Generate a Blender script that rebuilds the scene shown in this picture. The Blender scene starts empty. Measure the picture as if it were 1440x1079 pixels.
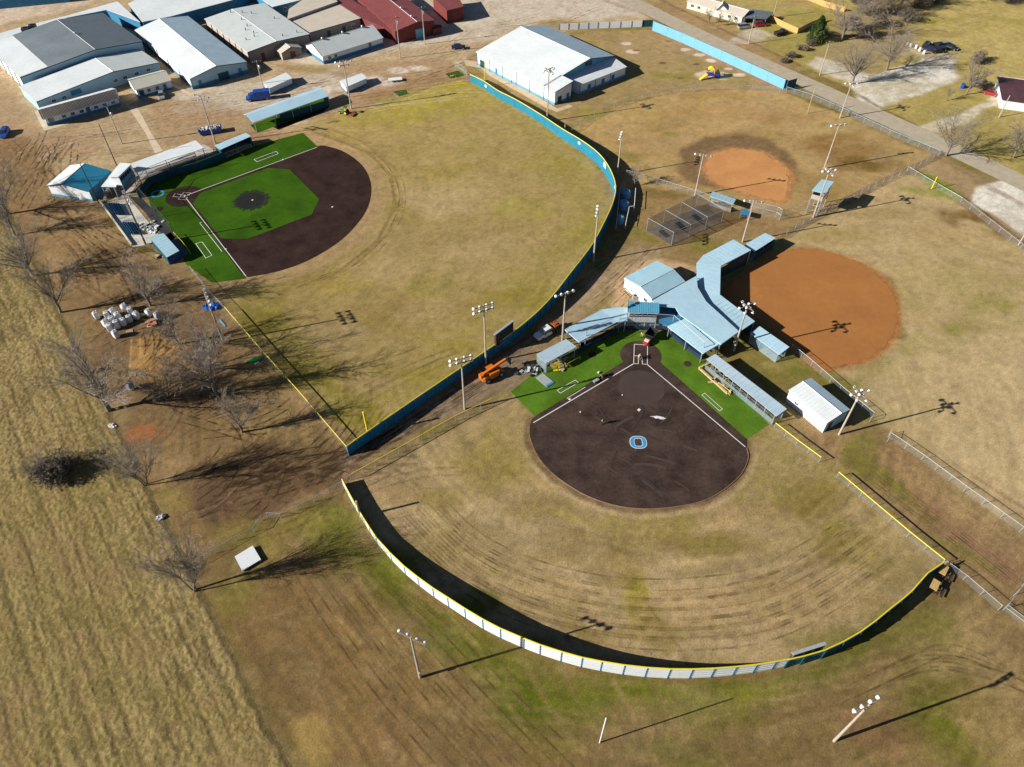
# Aerial view of a small-town ball park: two artificial-turf diamonds, two clay diamonds, school buildings and a hay field.
import bpy, bmesh, math, random
import numpy as np
from mathutils import Vector, Matrix, Euler
rnd = random.Random(7)
scene = bpy.context.scene
COL = scene.collection
R = math.radians
# ---------------------------------------------------------------- survey: photo pixel -> point of the site at height z (metres)
CAM_F, CAM_PITCH, CAM_H = 1050.0, R(47.34), 105.9
SP, CP = math.sin(CAM_PITCH), math.cos(CAM_PITCH)
def U(p, z=0.0):
    x = (p[0]-720)/CAM_F; y = -(p[1]-539.5)/CAM_F
    w = Vector((x, CP + y*SP, -SP + y*CP))
    t = (z-CAM_H)/w.z
    return Vector((w.x*t, w.y*t, z))
def onplane(p, A, B):
    """point of the vertical plane through A and B seen at photo pixel p"""
    x = (p[0]-720)/CAM_F; y = -(p[1]-539.5)/CAM_F
    w = Vector((x, CP + y*SP, -SP + y*CP))
    n = Vector((-(B.y-A.y), B.x-A.x, 0))
    t = (A.x*n.x + A.y*n.y - CAM_H*0)/ (w.x*n.x + w.y*n.y)
    return Vector((w.x*t, w.y*t, CAM_H + w.z*t))
# ---------------------------------------------------------------- materials
def lin(c):
    return tuple(((v/255+0.055)/1.055)**2.4 if v > 10 else v/255/12.92 for v in c)
MATS = {}
def mat(name, rgb, rough=0.85, metal=0.0, var=0.12, scale=1.5, bump=0.0, spec=0.3, rgb2=None, sscale=None, fine=.05):
    """procedural surface: two noise scales tint a base colour; rgb are real-world linear values"""
    if name in MATS: return MATS[name]
    m = bpy.data.materials.new(name); m.use_nodes = True; MATS[name] = m
    nt = m.node_tree; N = nt.nodes; L = nt.links
    b = N['Principled BSDF']; b.inputs['Roughness'].default_value = rough; b.inputs['Metallic'].default_value = metal
    b.inputs['Specular IOR Level'].default_value = spec
    tc = N.new('ShaderNodeTexCoord')
    geo = N.new('ShaderNodeNewGeometry')
    n1 = N.new('ShaderNodeTexNoise'); n1.inputs['Scale'].default_value = scale; n1.inputs['Detail'].default_value = 6
    n1.inputs['Roughness'].default_value = 0.65
    L.new(geo.outputs['Position'], n1.inputs['Vector'])
    r = N.new('ShaderNodeValToRGB')
    lo = [max(0, c*(1-var)) for c in rgb]; hi = [min(1, c*(1+var)) for c in (rgb2 or rgb)]
    r.color_ramp.elements[0].position = 0.34; r.color_ramp.elements[1].position = 0.66
    r.color_ramp.elements[0].color = (*lo, 1); r.color_ramp.elements[1].color = (*hi, 1)
    L.new(n1.outputs['Fac'], r.inputs['Fac'])
    n3 = N.new('ShaderNodeTexNoise'); n3.inputs['Scale'].default_value = min(14, scale*8); n3.inputs['Detail'].default_value = 5; n3.inputs['Roughness'].default_value = .7
    L.new(geo.outputs['Position'], n3.inputs['Vector']); q3 = N.new('ShaderNodeMapRange'); q3.inputs['From Min'].default_value = .3; q3.inputs['From Max'].default_value = .7
    q3.inputs['To Min'].default_value = 1-fine; q3.inputs['To Max'].default_value = 1+fine*.6; L.new(n3.outputs['Fac'], q3.inputs['Value'])
    sc_ = N.new('ShaderNodeVectorMath'); sc_.operation = 'SCALE'; L.new(r.outputs['Color'], sc_.inputs[0]); L.new(q3.outputs['Result'], sc_.inputs['Scale'])
    L.new(sc_.outputs[0], b.inputs['Base Color'])
    if bump:
        n2 = N.new('ShaderNodeTexNoise'); n2.inputs['Scale'].default_value = sscale or scale*6; n2.inputs['Detail'].default_value = 4
        L.new(geo.outputs['Position'], n2.inputs['Vector'])
        bp = N.new('ShaderNodeBump'); bp.inputs['Strength'].default_value = bump; bp.inputs['Distance'].default_value = 0.1
        L.new(n2.outputs['Fac'], bp.inputs['Height']); L.new(bp.outputs['Normal'], b.inputs['Normal'])
    return m
def mesh_mat(name, rgb, cover):
    """woven wire or netting too fine to model: a share of every face lets light straight through"""
    if name in MATS: return MATS[name]
    m = bpy.data.materials.new(name); m.use_nodes = True; MATS[name] = m
    nt = m.node_tree; N = nt.nodes; L = nt.links
    b = N['Principled BSDF']; b.inputs['Roughness'].default_value = 0.6
    geo = N.new('ShaderNodeNewGeometry'); n1 = N.new('ShaderNodeTexNoise'); n1.inputs['Scale'].default_value = 0.8
    L.new(geo.outputs['Position'], n1.inputs['Vector'])
    mr = N.new('ShaderNodeMapRange'); mr.inputs['To Min'].default_value = cover*0.75; mr.inputs['To Max'].default_value = cover*1.25
    L.new(n1.outputs['Fac'], mr.inputs['Value'])
    b.inputs['Base Color'].default_value = (*rgb, 1)
    t = N.new('ShaderNodeBsdfTransparent'); mx = N.new('ShaderNodeMixShader'); out = N['Material Output']
    L.new(mr.outputs['Result'], mx.inputs[0]); L.new(t.outputs[0], mx.inputs[1]); L.new(b.outputs[0], mx.inputs[2])
    L.new(mx.outputs[0], out.inputs['Surface'])
    return m
M = {}
M['white_metal'] = mat('white_metal', (.74,.76,.77), .5, 0, .05, .5)
M['white_roof'] = mat('white_roof', (.70,.73,.73), .55, 0, .07, .12)
M['pale_grey_roof'] = mat('pale_grey_roof', (.58,.61,.59), .5, 0, .06, .3)
M['grey_roof'] = mat('grey_roof', (.19,.22,.235), .55, 0, .12, .12)
M['dark_grey_roof'] = mat('dark_grey_roof', (.125,.15,.17), .55, 0, .08, .3)
M['tan_roof'] = mat('tan_roof', (.58,.50,.41), .6, 0, .07, .3)
M['tan_wall'] = mat('tan_wall', (.42,.36,.30), .8, 0, .07, .6)
M['tan_wall_shaded'] = mat('tan_wall_shaded', (.26,.22,.19), .8, 0, .1, .6)  # the tan walls again, darkened to stand for their shaded fronts
M['cream_roof'] = mat('cream_roof', (.60,.58,.47), .6, 0, .06, .4)
M['red_roof'] = mat('red_roof', (.22,.062,.058), .5, 0, .12, .3)
M['maroon_roof'] = mat('maroon_roof', (.10,.045,.05), .6, 0, .15, .4)
M['red_wall'] = mat('red_wall', (.17,.035,.03), .7, 0, .12, .6)
M['light_blue_roof'] = mat('light_blue_roof', (.345,.53,.61), .5, 0, .06, .35)
M['pale_blue_roof'] = mat('pale_blue_roof', (.40,.575,.67), .5, 0, .08, .16)
M['grey_blue_roof'] = mat('grey_blue_roof', (.36,.46,.53), .5, 0, .08, .35)
M['mid_blue_roof'] = mat('mid_blue_roof', (.10,.33,.47), .5, 0, .07, .4)
M['teal_blue_roof'] = mat('teal_blue_roof', (.025,.21,.34), .5, 0, .07, .4)
M['blue_paint'] = mat('blue_paint', (.04,.20,.36), .6, 0, .12, .7)
M['deep_blue'] = mat('deep_blue', (.015,.05,.22), .5, 0, .1, .8)
M['wall_blue'] = mat('wall_blue', (.018,.19,.29), .55, 0, .14, .5)
M['sky_blue_paint'] = mat('sky_blue_paint', (.16,.39,.55), .6, 0, .05, .5)
M['dark_teal'] = mat('dark_teal', (.01,.07,.09), .6, 0, .1, .7)
M['navy'] = mat('navy', (.015,.03,.07), .7, 0, .15, .7)
M['yellow'] = mat('yellow', (.75,.60,.03), .5, 0, .05, 2)
M['timber'] = mat('timber', (.50,.36,.20), .8, 0, .2, 2.5)
M['fence_wood'] = mat('fence_wood', (.52,.33,.12), .8, 0, .15, 1.5)
M['pole_wood'] = mat('pole_wood', (.24,.19,.14), .85, 0, .2, 2)
M['pole_grey'] = mat('pole_grey', (.42,.36,.29), .7, 0, .15, 2)
M['dark_wood'] = mat('dark_wood', (.05,.035,.025), .85, 0, .2, 2)
M['galv'] = mat('galv', (.42,.45,.46), .45, .3, .08, 3)
M['steel_dark'] = mat('steel_dark', (.06,.065,.07), .5, .2, .1, 3)
M['glass'] = mat('glass', (.02,.03,.04), .08, 0, .1, 1, spec=.8)
M['dark_void'] = mat('dark_void', (.02,.02,.022), .8, 0, .1, 1)
M['concrete'] = mat('concrete', (.46,.41,.35), .85, 0, .12, .6, bump=.1)
M['pale_concrete'] = mat('pale_concrete', (.58,.54,.46), .85, 0, .1, .6, bump=.1)
M['lamp_white'] = mat('lamp_white', (.80,.81,.84), .25, .1, .04, 3, spec=.6)
M['bag_white'] = mat('bag_white', (.66,.66,.66), .8, 0, .10, 3, bump=.4)
M['bag_grey'] = mat('bag_grey', (.34,.35,.38), .8, 0, .15, 3, bump=.4)
M['rubber'] = mat('rubber', (.02,.02,.02), .85, 0, .2, 4)
M['black'] = mat('black_plastic', (.012,.012,.014), .5, 0, .2, 4)
M['orange'] = mat('orange_paint', (.62,.15,.015), .4, 0, .1, 2)
M['rust'] = mat('rust', (.25,.08,.03), .85, 0, .3, 3)
M['red_paint'] = mat('red_paint', (.40,.02,.02), .35, 0, .08, 2)
M['green_paint'] = mat('green_paint', (.02,.16,.03), .4, 0, .1, 2)
M['silver'] = mat('silver_paint', (.42,.44,.46), .3, .4, .05, 2, spec=.5)
M['white_paint'] = mat('white_paint', (.72,.73,.74), .3, 0, .04, 2, spec=.5)
M['navy_paint'] = mat('navy_paint', (.02,.03,.08), .3, .2, .08, 2, spec=.5)
M['black_paint'] = mat('black_paint', (.02,.022,.025), .3, .2, .08, 2, spec=.5)
M['blue_paint_car'] = mat('blue_vehicle_paint', (.01,.07,.35), .35, 0, .08, 2, spec=.5)
M['maroon_paint'] = mat('maroon_paint', (.25,.02,.03), .35, 0, .08, 2, spec=.5)
M['wire'] = mesh_mat('chain_link_wire', (.42,.43,.42), .12)
M['wire_thin'] = mesh_mat('backstop_wire', (.35,.37,.38), .06)
M['net_thin'] = mesh_mat('thin_black_netting', (.05,.055,.055), .14)
M['wire_blue'] = mesh_mat('chain_link_wire_blue', (.30,.42,.46), .28)
M['net'] = mesh_mat('black_netting', (.06,.065,.065), .28)
M['screen'] = mesh_mat('dark_windscreen', (.015,.035,.055), .90)
M['bark'] = mat('bark', (.20,.165,.13), .9, 0, .25, 3)
M['twig'] = mat('twig', (.27,.22,.175), .9, 0, .25, 1.2)
M['evergreen'] = mat('evergreen', (.035,.07,.012), .8, 0, .45, 1.2)
M['brush'] = mat('brush_twigs', (.19,.15,.105), .9, 0, .35, .8)
M['brush_dark'] = mat('brush_dark', (.13,.105,.075), .9, 0, .4, .8)
M['skin'] = mat('skin', (.42,.25,.17), .6, 0, .05, 8)
M['hair'] = mat('hair', (.04,.025,.015), .8, 0, .2, 20)
M['pad_grey'] = mat('grey_pads', (.33,.35,.36), .8, 0, .1, 2)
M['seat_blue'] = mat('seat_blue', (.005,.09,.20), .5, 0, .1, 3)
# ---------------------------------------------------------------- mesh builder
class MB:
    def __init__(s): s.v = []; s.f = []; s.m = []
    def add(s, verts, faces, mi=0):
        o = len(s.v); s.v += [tuple(v) for v in verts]; s.f += [tuple(i+o for i in f) for f in faces]; s.m += [mi]*len(faces); return s
    def box(s, c, d, rz=0.0, mi=0, taper=1.0):
        """c centre, d full size, rotated rz about z"""
        hx, hy, hz = d[0]/2, d[1]/2, d[2]/2; cs, sn = math.cos(rz), math.sin(rz); vs = []
        for z, k in ((-hz,1.0),(hz,taper)):
            for x, y in ((-hx,-hy),(hx,-hy),(hx,hy),(-hx,hy)):
                vs.append((c[0]+(x*cs-y*sn)*k, c[1]+(x*sn+y*cs)*k, c[2]+z))
        return s.add(vs, [(3,2,1,0),(4,5,6,7),(0,1,5,4),(1,2,6,5),(2,3,7,6),(3,0,4,7)], mi)
    def beam(s, a, b, w, h, mi=0, up=None):
        """rectangular bar from a to b"""
        a = Vector(a); b = Vector(b); d = (b-a)
        if d.length < 1e-6: return s
        d.normalize(); u = Vector(up) if up else (Vector((0,0,1)) if abs(d.z) < .95 else Vector((1,0,0)))
        r = d.cross(u).normalized()*w/2; t = r.cross(d).normalized()*h/2
        vs = [a-r-t, a+r-t, a+r+t, a-r+t, b-r-t, b+r-t, b+r+t, b-r+t]
        return s.add(vs, [(0,1,2,3),(7,6,5,4),(0,4,5,1),(1,5,6,2),(2,6,7,3),(3,7,4,0)], mi)
    def tube(s, a, b, r0, r1=None, n=8, mi=0, caps=True):
        r1 = r0 if r1 is None else r1; a = Vector(a); b = Vector(b); d = b-a
        if d.length < 1e-6: return s
        d.normalize(); u = Vector((0,0,1)) if abs(d.z) < .9 else Vector((1,0,0))
        x = d.cross(u).normalized(); y = d.cross(x); vs = []
        for c, r in ((a,r0),(b,r1)):
            for i in range(n):
                t = 2*math.pi*i/n; vs.append(c + x*(math.cos(t)*r) + y*(math.sin(t)*r))
        fs = [(i,(i+1)%n,n+(i+1)%n,n+i) for i in range(n)]
        if caps: fs += [tuple(range(n-1,-1,-1)), tuple(range(n,2*n))]
        return s.add(vs, fs, mi)
    def slab(s, q, t, mi=0):
        """quad or polygon q (3-D points) thickened downward by t"""
        n = len(q); top = [Vector(p) for p in q]
        nn = (top[1]-top[0]).cross(top[2]-top[0])
        if nn.z < 0: top.reverse()
        bot = [p-Vector((0,0,t)) for p in top]
        fs = [tuple(range(n)), tuple(range(2*n-1, n-1, -1))]+[(i, n+i, n+(i+1)%n, (i+1)%n) for i in range(n)]
        return s.add(top+bot, fs, mi)
    def lathe(s, c, prof, n=12, mi=0, axis=None):
        """prof [(r,z)] turned about z through c (or about axis)"""
        vs = []; q = Vector((0,0,1)).rotation_difference(Vector(axis).normalized()) if axis is not None else None
        for r, z in prof:
            for i in range(n):
                p = Vector((r*math.cos(2*math.pi*i/n), r*math.sin(2*math.pi*i/n), z))
                if q: p = q @ p
                vs.append(Vector(c)+p)
        fs = [(k*n+i, k*n+(i+1)%n, (k+1)*n+(i+1)%n, (k+1)*n+i) for k in range(len(prof)-1) for i in range(n)]
        if prof[0][0] > 1e-4: fs.append(tuple(range(n-1,-1,-1)))
        if prof[-1][0] > 1e-4: fs.append(tuple((len(prof)-1)*n+i for i in range(n)))
        return s.add(vs, fs, mi)
    def build(s, name, m, parent=None, off=None, smooth=False, structure=False, label=None):
        me = bpy.data.meshes.new(name)
        if off is None and parent is not None:
            o = parent
            while o.parent: o = o.parent
            off = o.location
        v = s.v
        if off is not None: v = [(p[0]-off[0], p[1]-off[1], p[2]-off[2]) for p in s.v]
        me.from_pydata([tuple(p) for p in v], [], s.f)
        for mm in (m if isinstance(m, (list, tuple)) else [m]): me.materials.append(mm)
        if isinstance(m, (list, tuple)): me.polygons.foreach_set('material_index', s.m)
        if smooth: me.polygons.foreach_set('use_smooth', [True]*len(me.polygons))
        me.update()
        o = bpy.data.objects.new(name, me); COL.objects.link(o)
        if parent: o.parent = parent
        if structure: o['kind'] = 'structure'
        if label: o['label'] = label
        return o
def thing(name, label, cat, loc=(0,0,0), rz=0.0, group=None):
    o = bpy.data.objects.new(name, None); COL.objects.link(o); o.empty_display_size = .3
    o.location = loc; o.rotation_euler = (0,0,rz); o['label'] = label; o['category'] = cat
    if group: o['group'] = group
    return o
def solo(o, label, cat, group=None):
    o['label'] = label; o['category'] = cat
    if group: o['group'] = group
    return o
def copy_tree(o, parent=None):
    c = o.copy(); COL.objects.link(c)
    if parent: c.parent = parent
    for ch in [x for x in KIDS(o)]: copy_tree(ch, c)
    return c
def KIDS(o): return list(o.children)
def put(o, loc, rz, label, group=None):
    o.location = loc; o.rotation_euler = (0,0,rz); o['label'] = label
    if group: o['group'] = group
    return o
# ---------------------------------------------------------------- numpy noise
_rs = np.random.RandomState(3)
_T = _rs.rand(256,256).astype(np.float32)
def vnoise(x, y):
    xi = np.floor(x).astype(np.int64); yi = np.floor(y).astype(np.int64); fx = (x-xi).astype(np.float32); fy = (y-yi).astype(np.float32)
    fx = fx*fx*(3-2*fx); fy = fy*fy*(3-2*fy)
    a = _T[xi&255, yi&255]; b = _T[(xi+1)&255, yi&255]; c = _T[xi&255,(yi+1)&255]; d = _T[(xi+1)&255,(yi+1)&255]
    return (a*(1-fx)+b*fx)*(1-fy)+(c*(1-fx)+d*fx)*fy
def fbm(x, y, s, o=4, g=.55):
    r = 0; a = 1; t = 0; x = x/s; y = y/s
    for i in range(o):
        r = r + a*vnoise(x+17.3*i, y+9.1*i); t += a; a *= g; x = x*2.03+.37; y = y*2.03-.21
    return r/t
def sstep(a, b, x):
    t = np.clip((x-a)/(b-a), 0, 1); return t*t*(3-2*t)
# ---------------------------------------------------------------- camera, sun, sky
cam_d = bpy.data.cameras.new('camera'); cam = bpy.data.objects.new('camera', cam_d); COL.objects.link(cam)
cam_d.sensor_fit = 'HORIZONTAL'; cam_d.sensor_width = 36.0; cam_d.lens = CAM_F/1440*36.0
cam_d.clip_start = 1; cam_d.clip_end = 6000
cam.location = (0,0,CAM_H); cam.rotation_euler = (math.pi/2-CAM_PITCH, 0, 0)
scene.camera = cam
scene.render.resolution_x = 1024; scene.render.resolution_y = 767
SUN_EL = R(25.5); SHADOW_AZ = R(17.0)          # shadows fall along +x, 17 degrees towards +y
sd = bpy.data.lights.new('sun','SUN'); sun = bpy.data.objects.new('sun', sd); COL.objects.link(sun)
sd.energy = 5.0; sd.angle = R(0.5); sd.color = (1.0,.97,.89)
tosun = Vector((-math.cos(SHADOW_AZ)*math.cos(SUN_EL), -math.sin(SHADOW_AZ)*math.cos(SUN_EL), math.sin(SUN_EL)))
sun.rotation_euler = tosun.to_track_quat('Z','Y').to_euler()
w = bpy.data.worlds.new('World'); scene.world = w; w.use_nodes = True
sky = w.node_tree.nodes.new('ShaderNodeTexSky'); sky.sky_type = 'NISHITA'; sky.sun_disc = False
sky.air_density = .42; sky.dust_density = .2; sky.sun_elevation = SUN_EL; sky.sun_rotation = math.atan2(tosun.x, tosun.y)
bg = w.node_tree.nodes['Background']; bg.inputs[1].default_value = 0.06
w.node_tree.links.new(sky.outputs[0], bg.inputs[0])
scene.view_settings.view_transform = 'Standard'; scene.view_settings.look = 'None'; scene.view_settings.exposure = 0.62
scene.view_settings.gamma = 1.0
scene.render.engine = 'CYCLES'
scene.cycles.max_bounces = 4; scene.cycles.diffuse_bounces = 1; scene.cycles.transparent_max_bounces = 12
EXPO = 1.05
def G(r,g,b):
    """ground colour: real albedo that shows as about this sRGB value in full sun"""
    return tuple(v/EXPO for v in lin((r,g,b)))
# ================================================================ SETTING: ground sheet with earth colours
def axis(lo, hi, step, far):
    a = list(np.arange(lo, hi+1e-6, step)); d = step; x = hi; r = []
    while x < far: d *= 1.35; x += d; r.append(x)
    l = []; d = step; x = lo
    while x > -far: d *= 1.35; x -= d; l.append(x)
    return np.array(l[::-1]+a+r)
def grid_mesh(name, X, Y, Z, mask=None, colour=None, mt=None):
    ny, nx = X.shape; co = np.stack([X,Y,Z], -1).reshape(-1,3).astype(np.float32)
    j, i = np.meshgrid(np.arange(ny-1), np.arange(nx-1), indexing='ij'); a = (j*nx+i)
    q = np.stack([a, a+1, a+nx+1, a+nx], -1).reshape(-1,4)
    if mask is not None:
        q = q[mask[:-1,:-1].reshape(-1) & mask[1:,1:].reshape(-1)]
        used = np.unique(q); rm = np.full(len(co), -1, np.int64); rm[used] = np.arange(len(used)); co = co[used]; q = rm[q]
        if colour is not None: colour = colour.reshape(-1,4)[used]
    me = bpy.data.meshes.new(name); me.vertices.add(len(co)); me.vertices.foreach_set('co', co.ravel())
    me.loops.add(len(q)*4); me.loops.foreach_set('vertex_index', q.ravel().astype(np.int32))
    me.polygons.add(len(q)); me.polygons.foreach_set('loop_start', np.arange(0,len(q)*4,4,dtype=np.int32))
    me.polygons.foreach_set('use_smooth', np.ones(len(q), bool))
    me.update(calc_edges=True)
    if colour is not None:
        ca = me.color_attributes.new('earth','FLOAT_COLOR','POINT'); ca.data.foreach_set('color', colour.reshape(-1).astype(np.float32))
    if mt: me.materials.append(mt)
    o = bpy.data.objects.new(name, me); COL.objects.link(o); o['kind'] = 'structure'; return o
xs = axis(-150, 150, .4, 3000); ys = axis(26, 292, .4, 3000)
# widen the fine zone at the far side, where the view is wide
X, Y = np.meshgrid(xs, ys)
X = X.astype(np.float32)
wide = (np.clip(Y,0,400)*.55+75)/150.0
core = np.abs(X) <= 150.1
wide = np.clip(wide, .6, 2.0)
X = np.where(core, X*wide, np.sign(X)*(150*wide + (np.abs(X)-150)))
XX, YY = X.ravel(), Y.ravel().astype(np.float32)
NV = len(XX)
wx = (fbm(XX,YY,9,3)-.5); wy = (fbm(XX+91,YY-37,9,3)-.5)
n30 = fbm(XX,YY,34,4); n8 = fbm(XX+50,YY+13,9,4); n2 = fbm(XX-20,YY+70,2.6,3); n1 = fbm(XX+5,YY+7,1.1,2,.7); nf = fbm(XX+3,YY+71,.7,2,.8)
EC = np.empty((NV,3), np.float32)
A1 = np.array(G(150,126,88)); A2 = np.array(G(118,103,56)); A3 = np.array(G(128,124,50))
t = sstep(.38,.62,n30*.6+n8*.4)[:,None]
EC[:] = A1*(1-t)+A2*t
RG = np.zeros(NV, np.float32)        # roughness of the earth: ruts and clods
def _near(x0,x1,y0,y1,pad):
    return np.nonzero((XX>x0-pad)&(XX<x1+pad)&(YY>y0-pad)&(YY<y1+pad))[0]
def _mix(ix, k, col, al, rug):
    col = np.array(G(*col)); k = (k*al)[:,None].astype(np.float32)
    EC[ix] = EC[ix]*(1-k)+col*k
    if rug is not None: RG[ix] = RG[ix]*(1-k[:,0])+rug*k[:,0]
def area(pts, col, al=1., soft=1.5, warp=4., tex=0., rug=None):
    P = np.array([U(p)[:2] for p in pts]); lo = P.min(0); hi = P.max(0); ix = _near(lo[0],hi[0],lo[1],hi[1],soft+warp)
    x = XX[ix]+wx[ix]*warp*2; y = YY[ix]+wy[ix]*warp*2
    d = np.full(len(ix), 1e9, np.float32); ins = np.zeros(len(ix), bool)
    for i in range(len(P)):
        a = P[i]; b = P[(i+1)%len(P)]; e = b-a; L = (e**2).sum()+1e-9
        tt = np.clip(((x-a[0])*e[0]+(y-a[1])*e[1])/L,0,1); d = np.minimum(d, (x-a[0]-tt*e[0])**2+(y-a[1]-tt*e[1])**2)
        c = ((a[1]>y) != (b[1]>y)); 
        if abs(b[1]-a[1]) > 1e-9: ins ^= c & (x < (b[0]-a[0])*(y-a[1])/(b[1]-a[1])+a[0])
    d = np.sqrt(d); d = np.where(ins, d, -d)
    k = sstep(-soft, soft, d)
    if tex: k = k*(1-tex+tex*sstep(.35,.65,n2[ix]*.5+n8[ix]*.5)*1.)
    _mix(ix, k, col, al, rug)
def streak(pts, w, col, al=1., soft=.5, tex=.3, warp=.6, rug=None, br=None):
    P = np.array([tuple(p)[:2] if br else U(p)[:2] for p in pts]); lo = P.min(0); hi = P.max(0); ix = _near(lo[0],hi[0],lo[1],hi[1],w+warp+1)
    x = XX[ix]+wx[ix]*warp*2; y = YY[ix]+wy[ix]*warp*2; d = np.full(len(ix), 1e9, np.float32)
    for i in range(max(1,len(P)-1)):
        a = P[i]; b = P[min(i+1,len(P)-1)]; e = b-a; L = (e**2).sum()+1e-9
        tt = np.clip(((x-a[0])*e[0]+(y-a[1])*e[1])/L,0,1); d = np.minimum(d, (x-a[0]-tt*e[0])**2+(y-a[1]-tt*e[1])**2)
    d = np.sqrt(d)/(w/2); k = 1-sstep(1-soft, 1+soft*.6, d)
    if tex: k = k*(1-tex+tex*sstep(.35,.65,n2[ix]*.6+n1[ix]*.4))
    _mix(ix, k, col, al, rug)
def blob(c, rx, ry, col, al=.7, ang=0., soft=1.0, tex=.5, rug=None):
    """soft-edged patch centred on photo point c, radii in metres"""
    C = U(c); ix = _near(C.x-max(rx,ry),C.x+max(rx,ry),C.y-max(rx,ry),C.y+max(rx,ry),2)
    x = XX[ix]+wx[ix]*rx*.8-C.x; y = YY[ix]+wy[ix]*rx*.8-C.y; cs, sn = math.cos(R(ang)), math.sin(R(ang))
    d = np.sqrt(((x*cs+y*sn)/rx)**2+((-x*sn+y*cs)/ry)**2); k = 1-sstep(1-soft*.6, 1, d); al = min(1,al*1.3)
    if tex: k = k*(1-tex+tex*sstep(.3,.65,n8[ix]*.5+n2[ix]*.5))
    _mix(ix, k, col, al, rug)
# --- school yard gravel and dirt
area([(-400,-200),(870,-200),(915,35),(780,30),(690,60),(640,95),(560,115),(500,150),(460,185),(350,190),(270,215),(190,225),(130,300),(60,330),(-60,240),(-400,200)],(172,149,114),1,1.5,3,.2,.4)
area([(420,-60),(880,-60),(900,25),(780,28),(660,60),(600,60),(560,70),(430,100),(380,60)],(190,178,158),.9,3,4,.3,.2)
area([(250,130),(460,100),(560,125),(430,145),(330,160),(240,160)],(184,172,154),.8,2,3,.4)
area([(0,35),(150,0),(-50,-60),(-400,20)],(196,176,154),.8,2,3,.3)
area([(0,110),(60,180),(150,190),(130,215),(0,230),(-60,180)],(160,132,100),.85,2,3,.4)
area([(200,130),(250,135),(330,155),(470,150),(470,100),(620,80),(650,110),(500,160),(400,200),(270,215),(215,205)],(152,122,88),.75,2,4,.5,.5)
for p in [((500,118),(30,5)),((560,100),(8,3)),((420,170),(14,3)),((590,95),(10,2.5))]: blob(p[0],p[1][0]*.5,p[1][1],(196,184,166),.7)
streak([(270,215),(330,195),(420,165),(500,150),(560,125),(640,110)],7,(150,116,80),.7,.5,.5,1.2,.6)
streak([(395,93),(480,105),(505,112)],3,(128,100,70),.5)
streak([(0,243),(60,222),(120,190),(190,180)],2.2,(186,164,138),.5)
blob((430,98),9,5,(150,128,78),.8); blob((300,190),7,3,(140,104,66),.5)
# --- mud around the press box and tree row
area([(-60,170),(40,200),(70,235),(140,290),(190,345),(270,390),(320,430),(400,520),(500,650),(470,680),(380,722),(270,790),(225,700),(150,560),(100,450),(60,380),(-10,330),(-80,300)],(136,108,74),.97,2,3,.2,.7)
area([(70,300),(140,290),(190,345),(215,370),(160,400),(80,420),(50,340)],(158,128,88),.7,2,3,.5,.7)
area([(120,430),(210,400),(300,440),(330,520),(300,580),(220,620),(160,560)],(118,95,68),.8,3,4,.4,.6)
area([(-10,200),(60,200),(75,290),(20,320),(-20,300)],(130,102,68),.6,3,3,.5,.9)
area([(190,480),(250,475),(262,530),(200,545),(180,520)],(168,128,74),.9,1.2,2,.4,1)
area([(150,570),(240,560),(330,600),(340,640),(230,700),(190,640)],(124,100,64),.7,3,4,.5,.6)
area([(250,690),(330,650),(420,620),(520,625),(470,670),(400,700),(360,735),(290,770),(262,740)],(98,76,54),.95,2,3,.2,1)
area([(320,640),(470,610),(490,640),(440,670),(330,690)],(106,84,58),.9,2,3,.2,1)
area([(205,640),(265,640),(270,665),(225,690)],(160,132,92),.8,1,1.5,.3)
area([(180,600),(222,592),(235,608),(190,628)],(156,108,64),.9,.8,1.5,.3,.8)
blob((204,608),2.4,1.6,(52,24,12),1,0,.7,0,1)
area([(345,520),(440,600),(480,625),(380,620),(310,560)],(126,106,70),.6,3,4,.5,.5)
area([(310,590),(400,580),(470,620),(330,645)],(140,116,72),.6,3,3,.5)
area([(215,690),(262,680),(300,770),(272,792)],(146,118,72),.7,1.5,2,.4)
blob((235,700),6,4,(140,124,60),.5)
# --- baseball outfield
BO = [(303,420),(340,395),(420,365),(500,325),(530,280),(520,225),(470,200),(400,180),(470,160),(560,135),(640,112),(700,135),(760,170),(800,198),(838,235),(858,290),(835,355),(800,405),(740,452),(690,492),(600,560),(490,628)]
area(BO,(160,137,84),1,1.2,2,0,.15)
area([(440,180),(560,140),(650,115),(720,150),(640,150),(520,190),(480,200)],(158,136,62),.7,5,6,.5)
area([(540,270),(640,250),(760,280),(800,330),(700,400),(560,380),(520,330)],(170,146,102),.6,8,8,.5)
area([(330,400),(450,370),(560,420),(600,520),(500,600),(430,560)],(146,124,76),.6,8,8,.4)
for c,rx,ry,col,al in [((620,150),16,6,(150,138,50),.6),((560,215),9,6,(140,118,66),.5),((700,200),14,8,(162,138,88),.5),((640,240),12,5,(148,128,58),.5),((780,240),14,9,(142,128,60),.45),
    ((700,310),16,8,(150,126,74),.5),((600,330),12,9,(148,126,78),.5),((830,330),6,12,(146,130,52),.5),((560,440),12,6,(144,120,66),.5),((690,430),12,6,(148,122,66),.5),((400,400),10,6,(132,116,52),.7),
    ((470,470),9,7,(146,124,88),.5),((370,440),6,8,(128,114,46),.8),((430,520),8,8,(122,108,46),.6),((495,590),7,4,(146,132,36),.8),((590,520),14,4,(150,134,48),.6),((640,480),10,3,(146,132,44),.6),
    ((740,420),9,5,(138,126,42),.6),((520,540),8,5,(160,134,98),.5),((600,440),9,5,(168,142,98),.5),((480,400),8,5,(158,136,66),.6),((650,120),9,3,(160,142,40),.7),((490,175),6,3,(164,148,60),.6),((800,380),7,5,(168,142,90),.5)]:
    blob(c,rx,ry,col,al)
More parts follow.
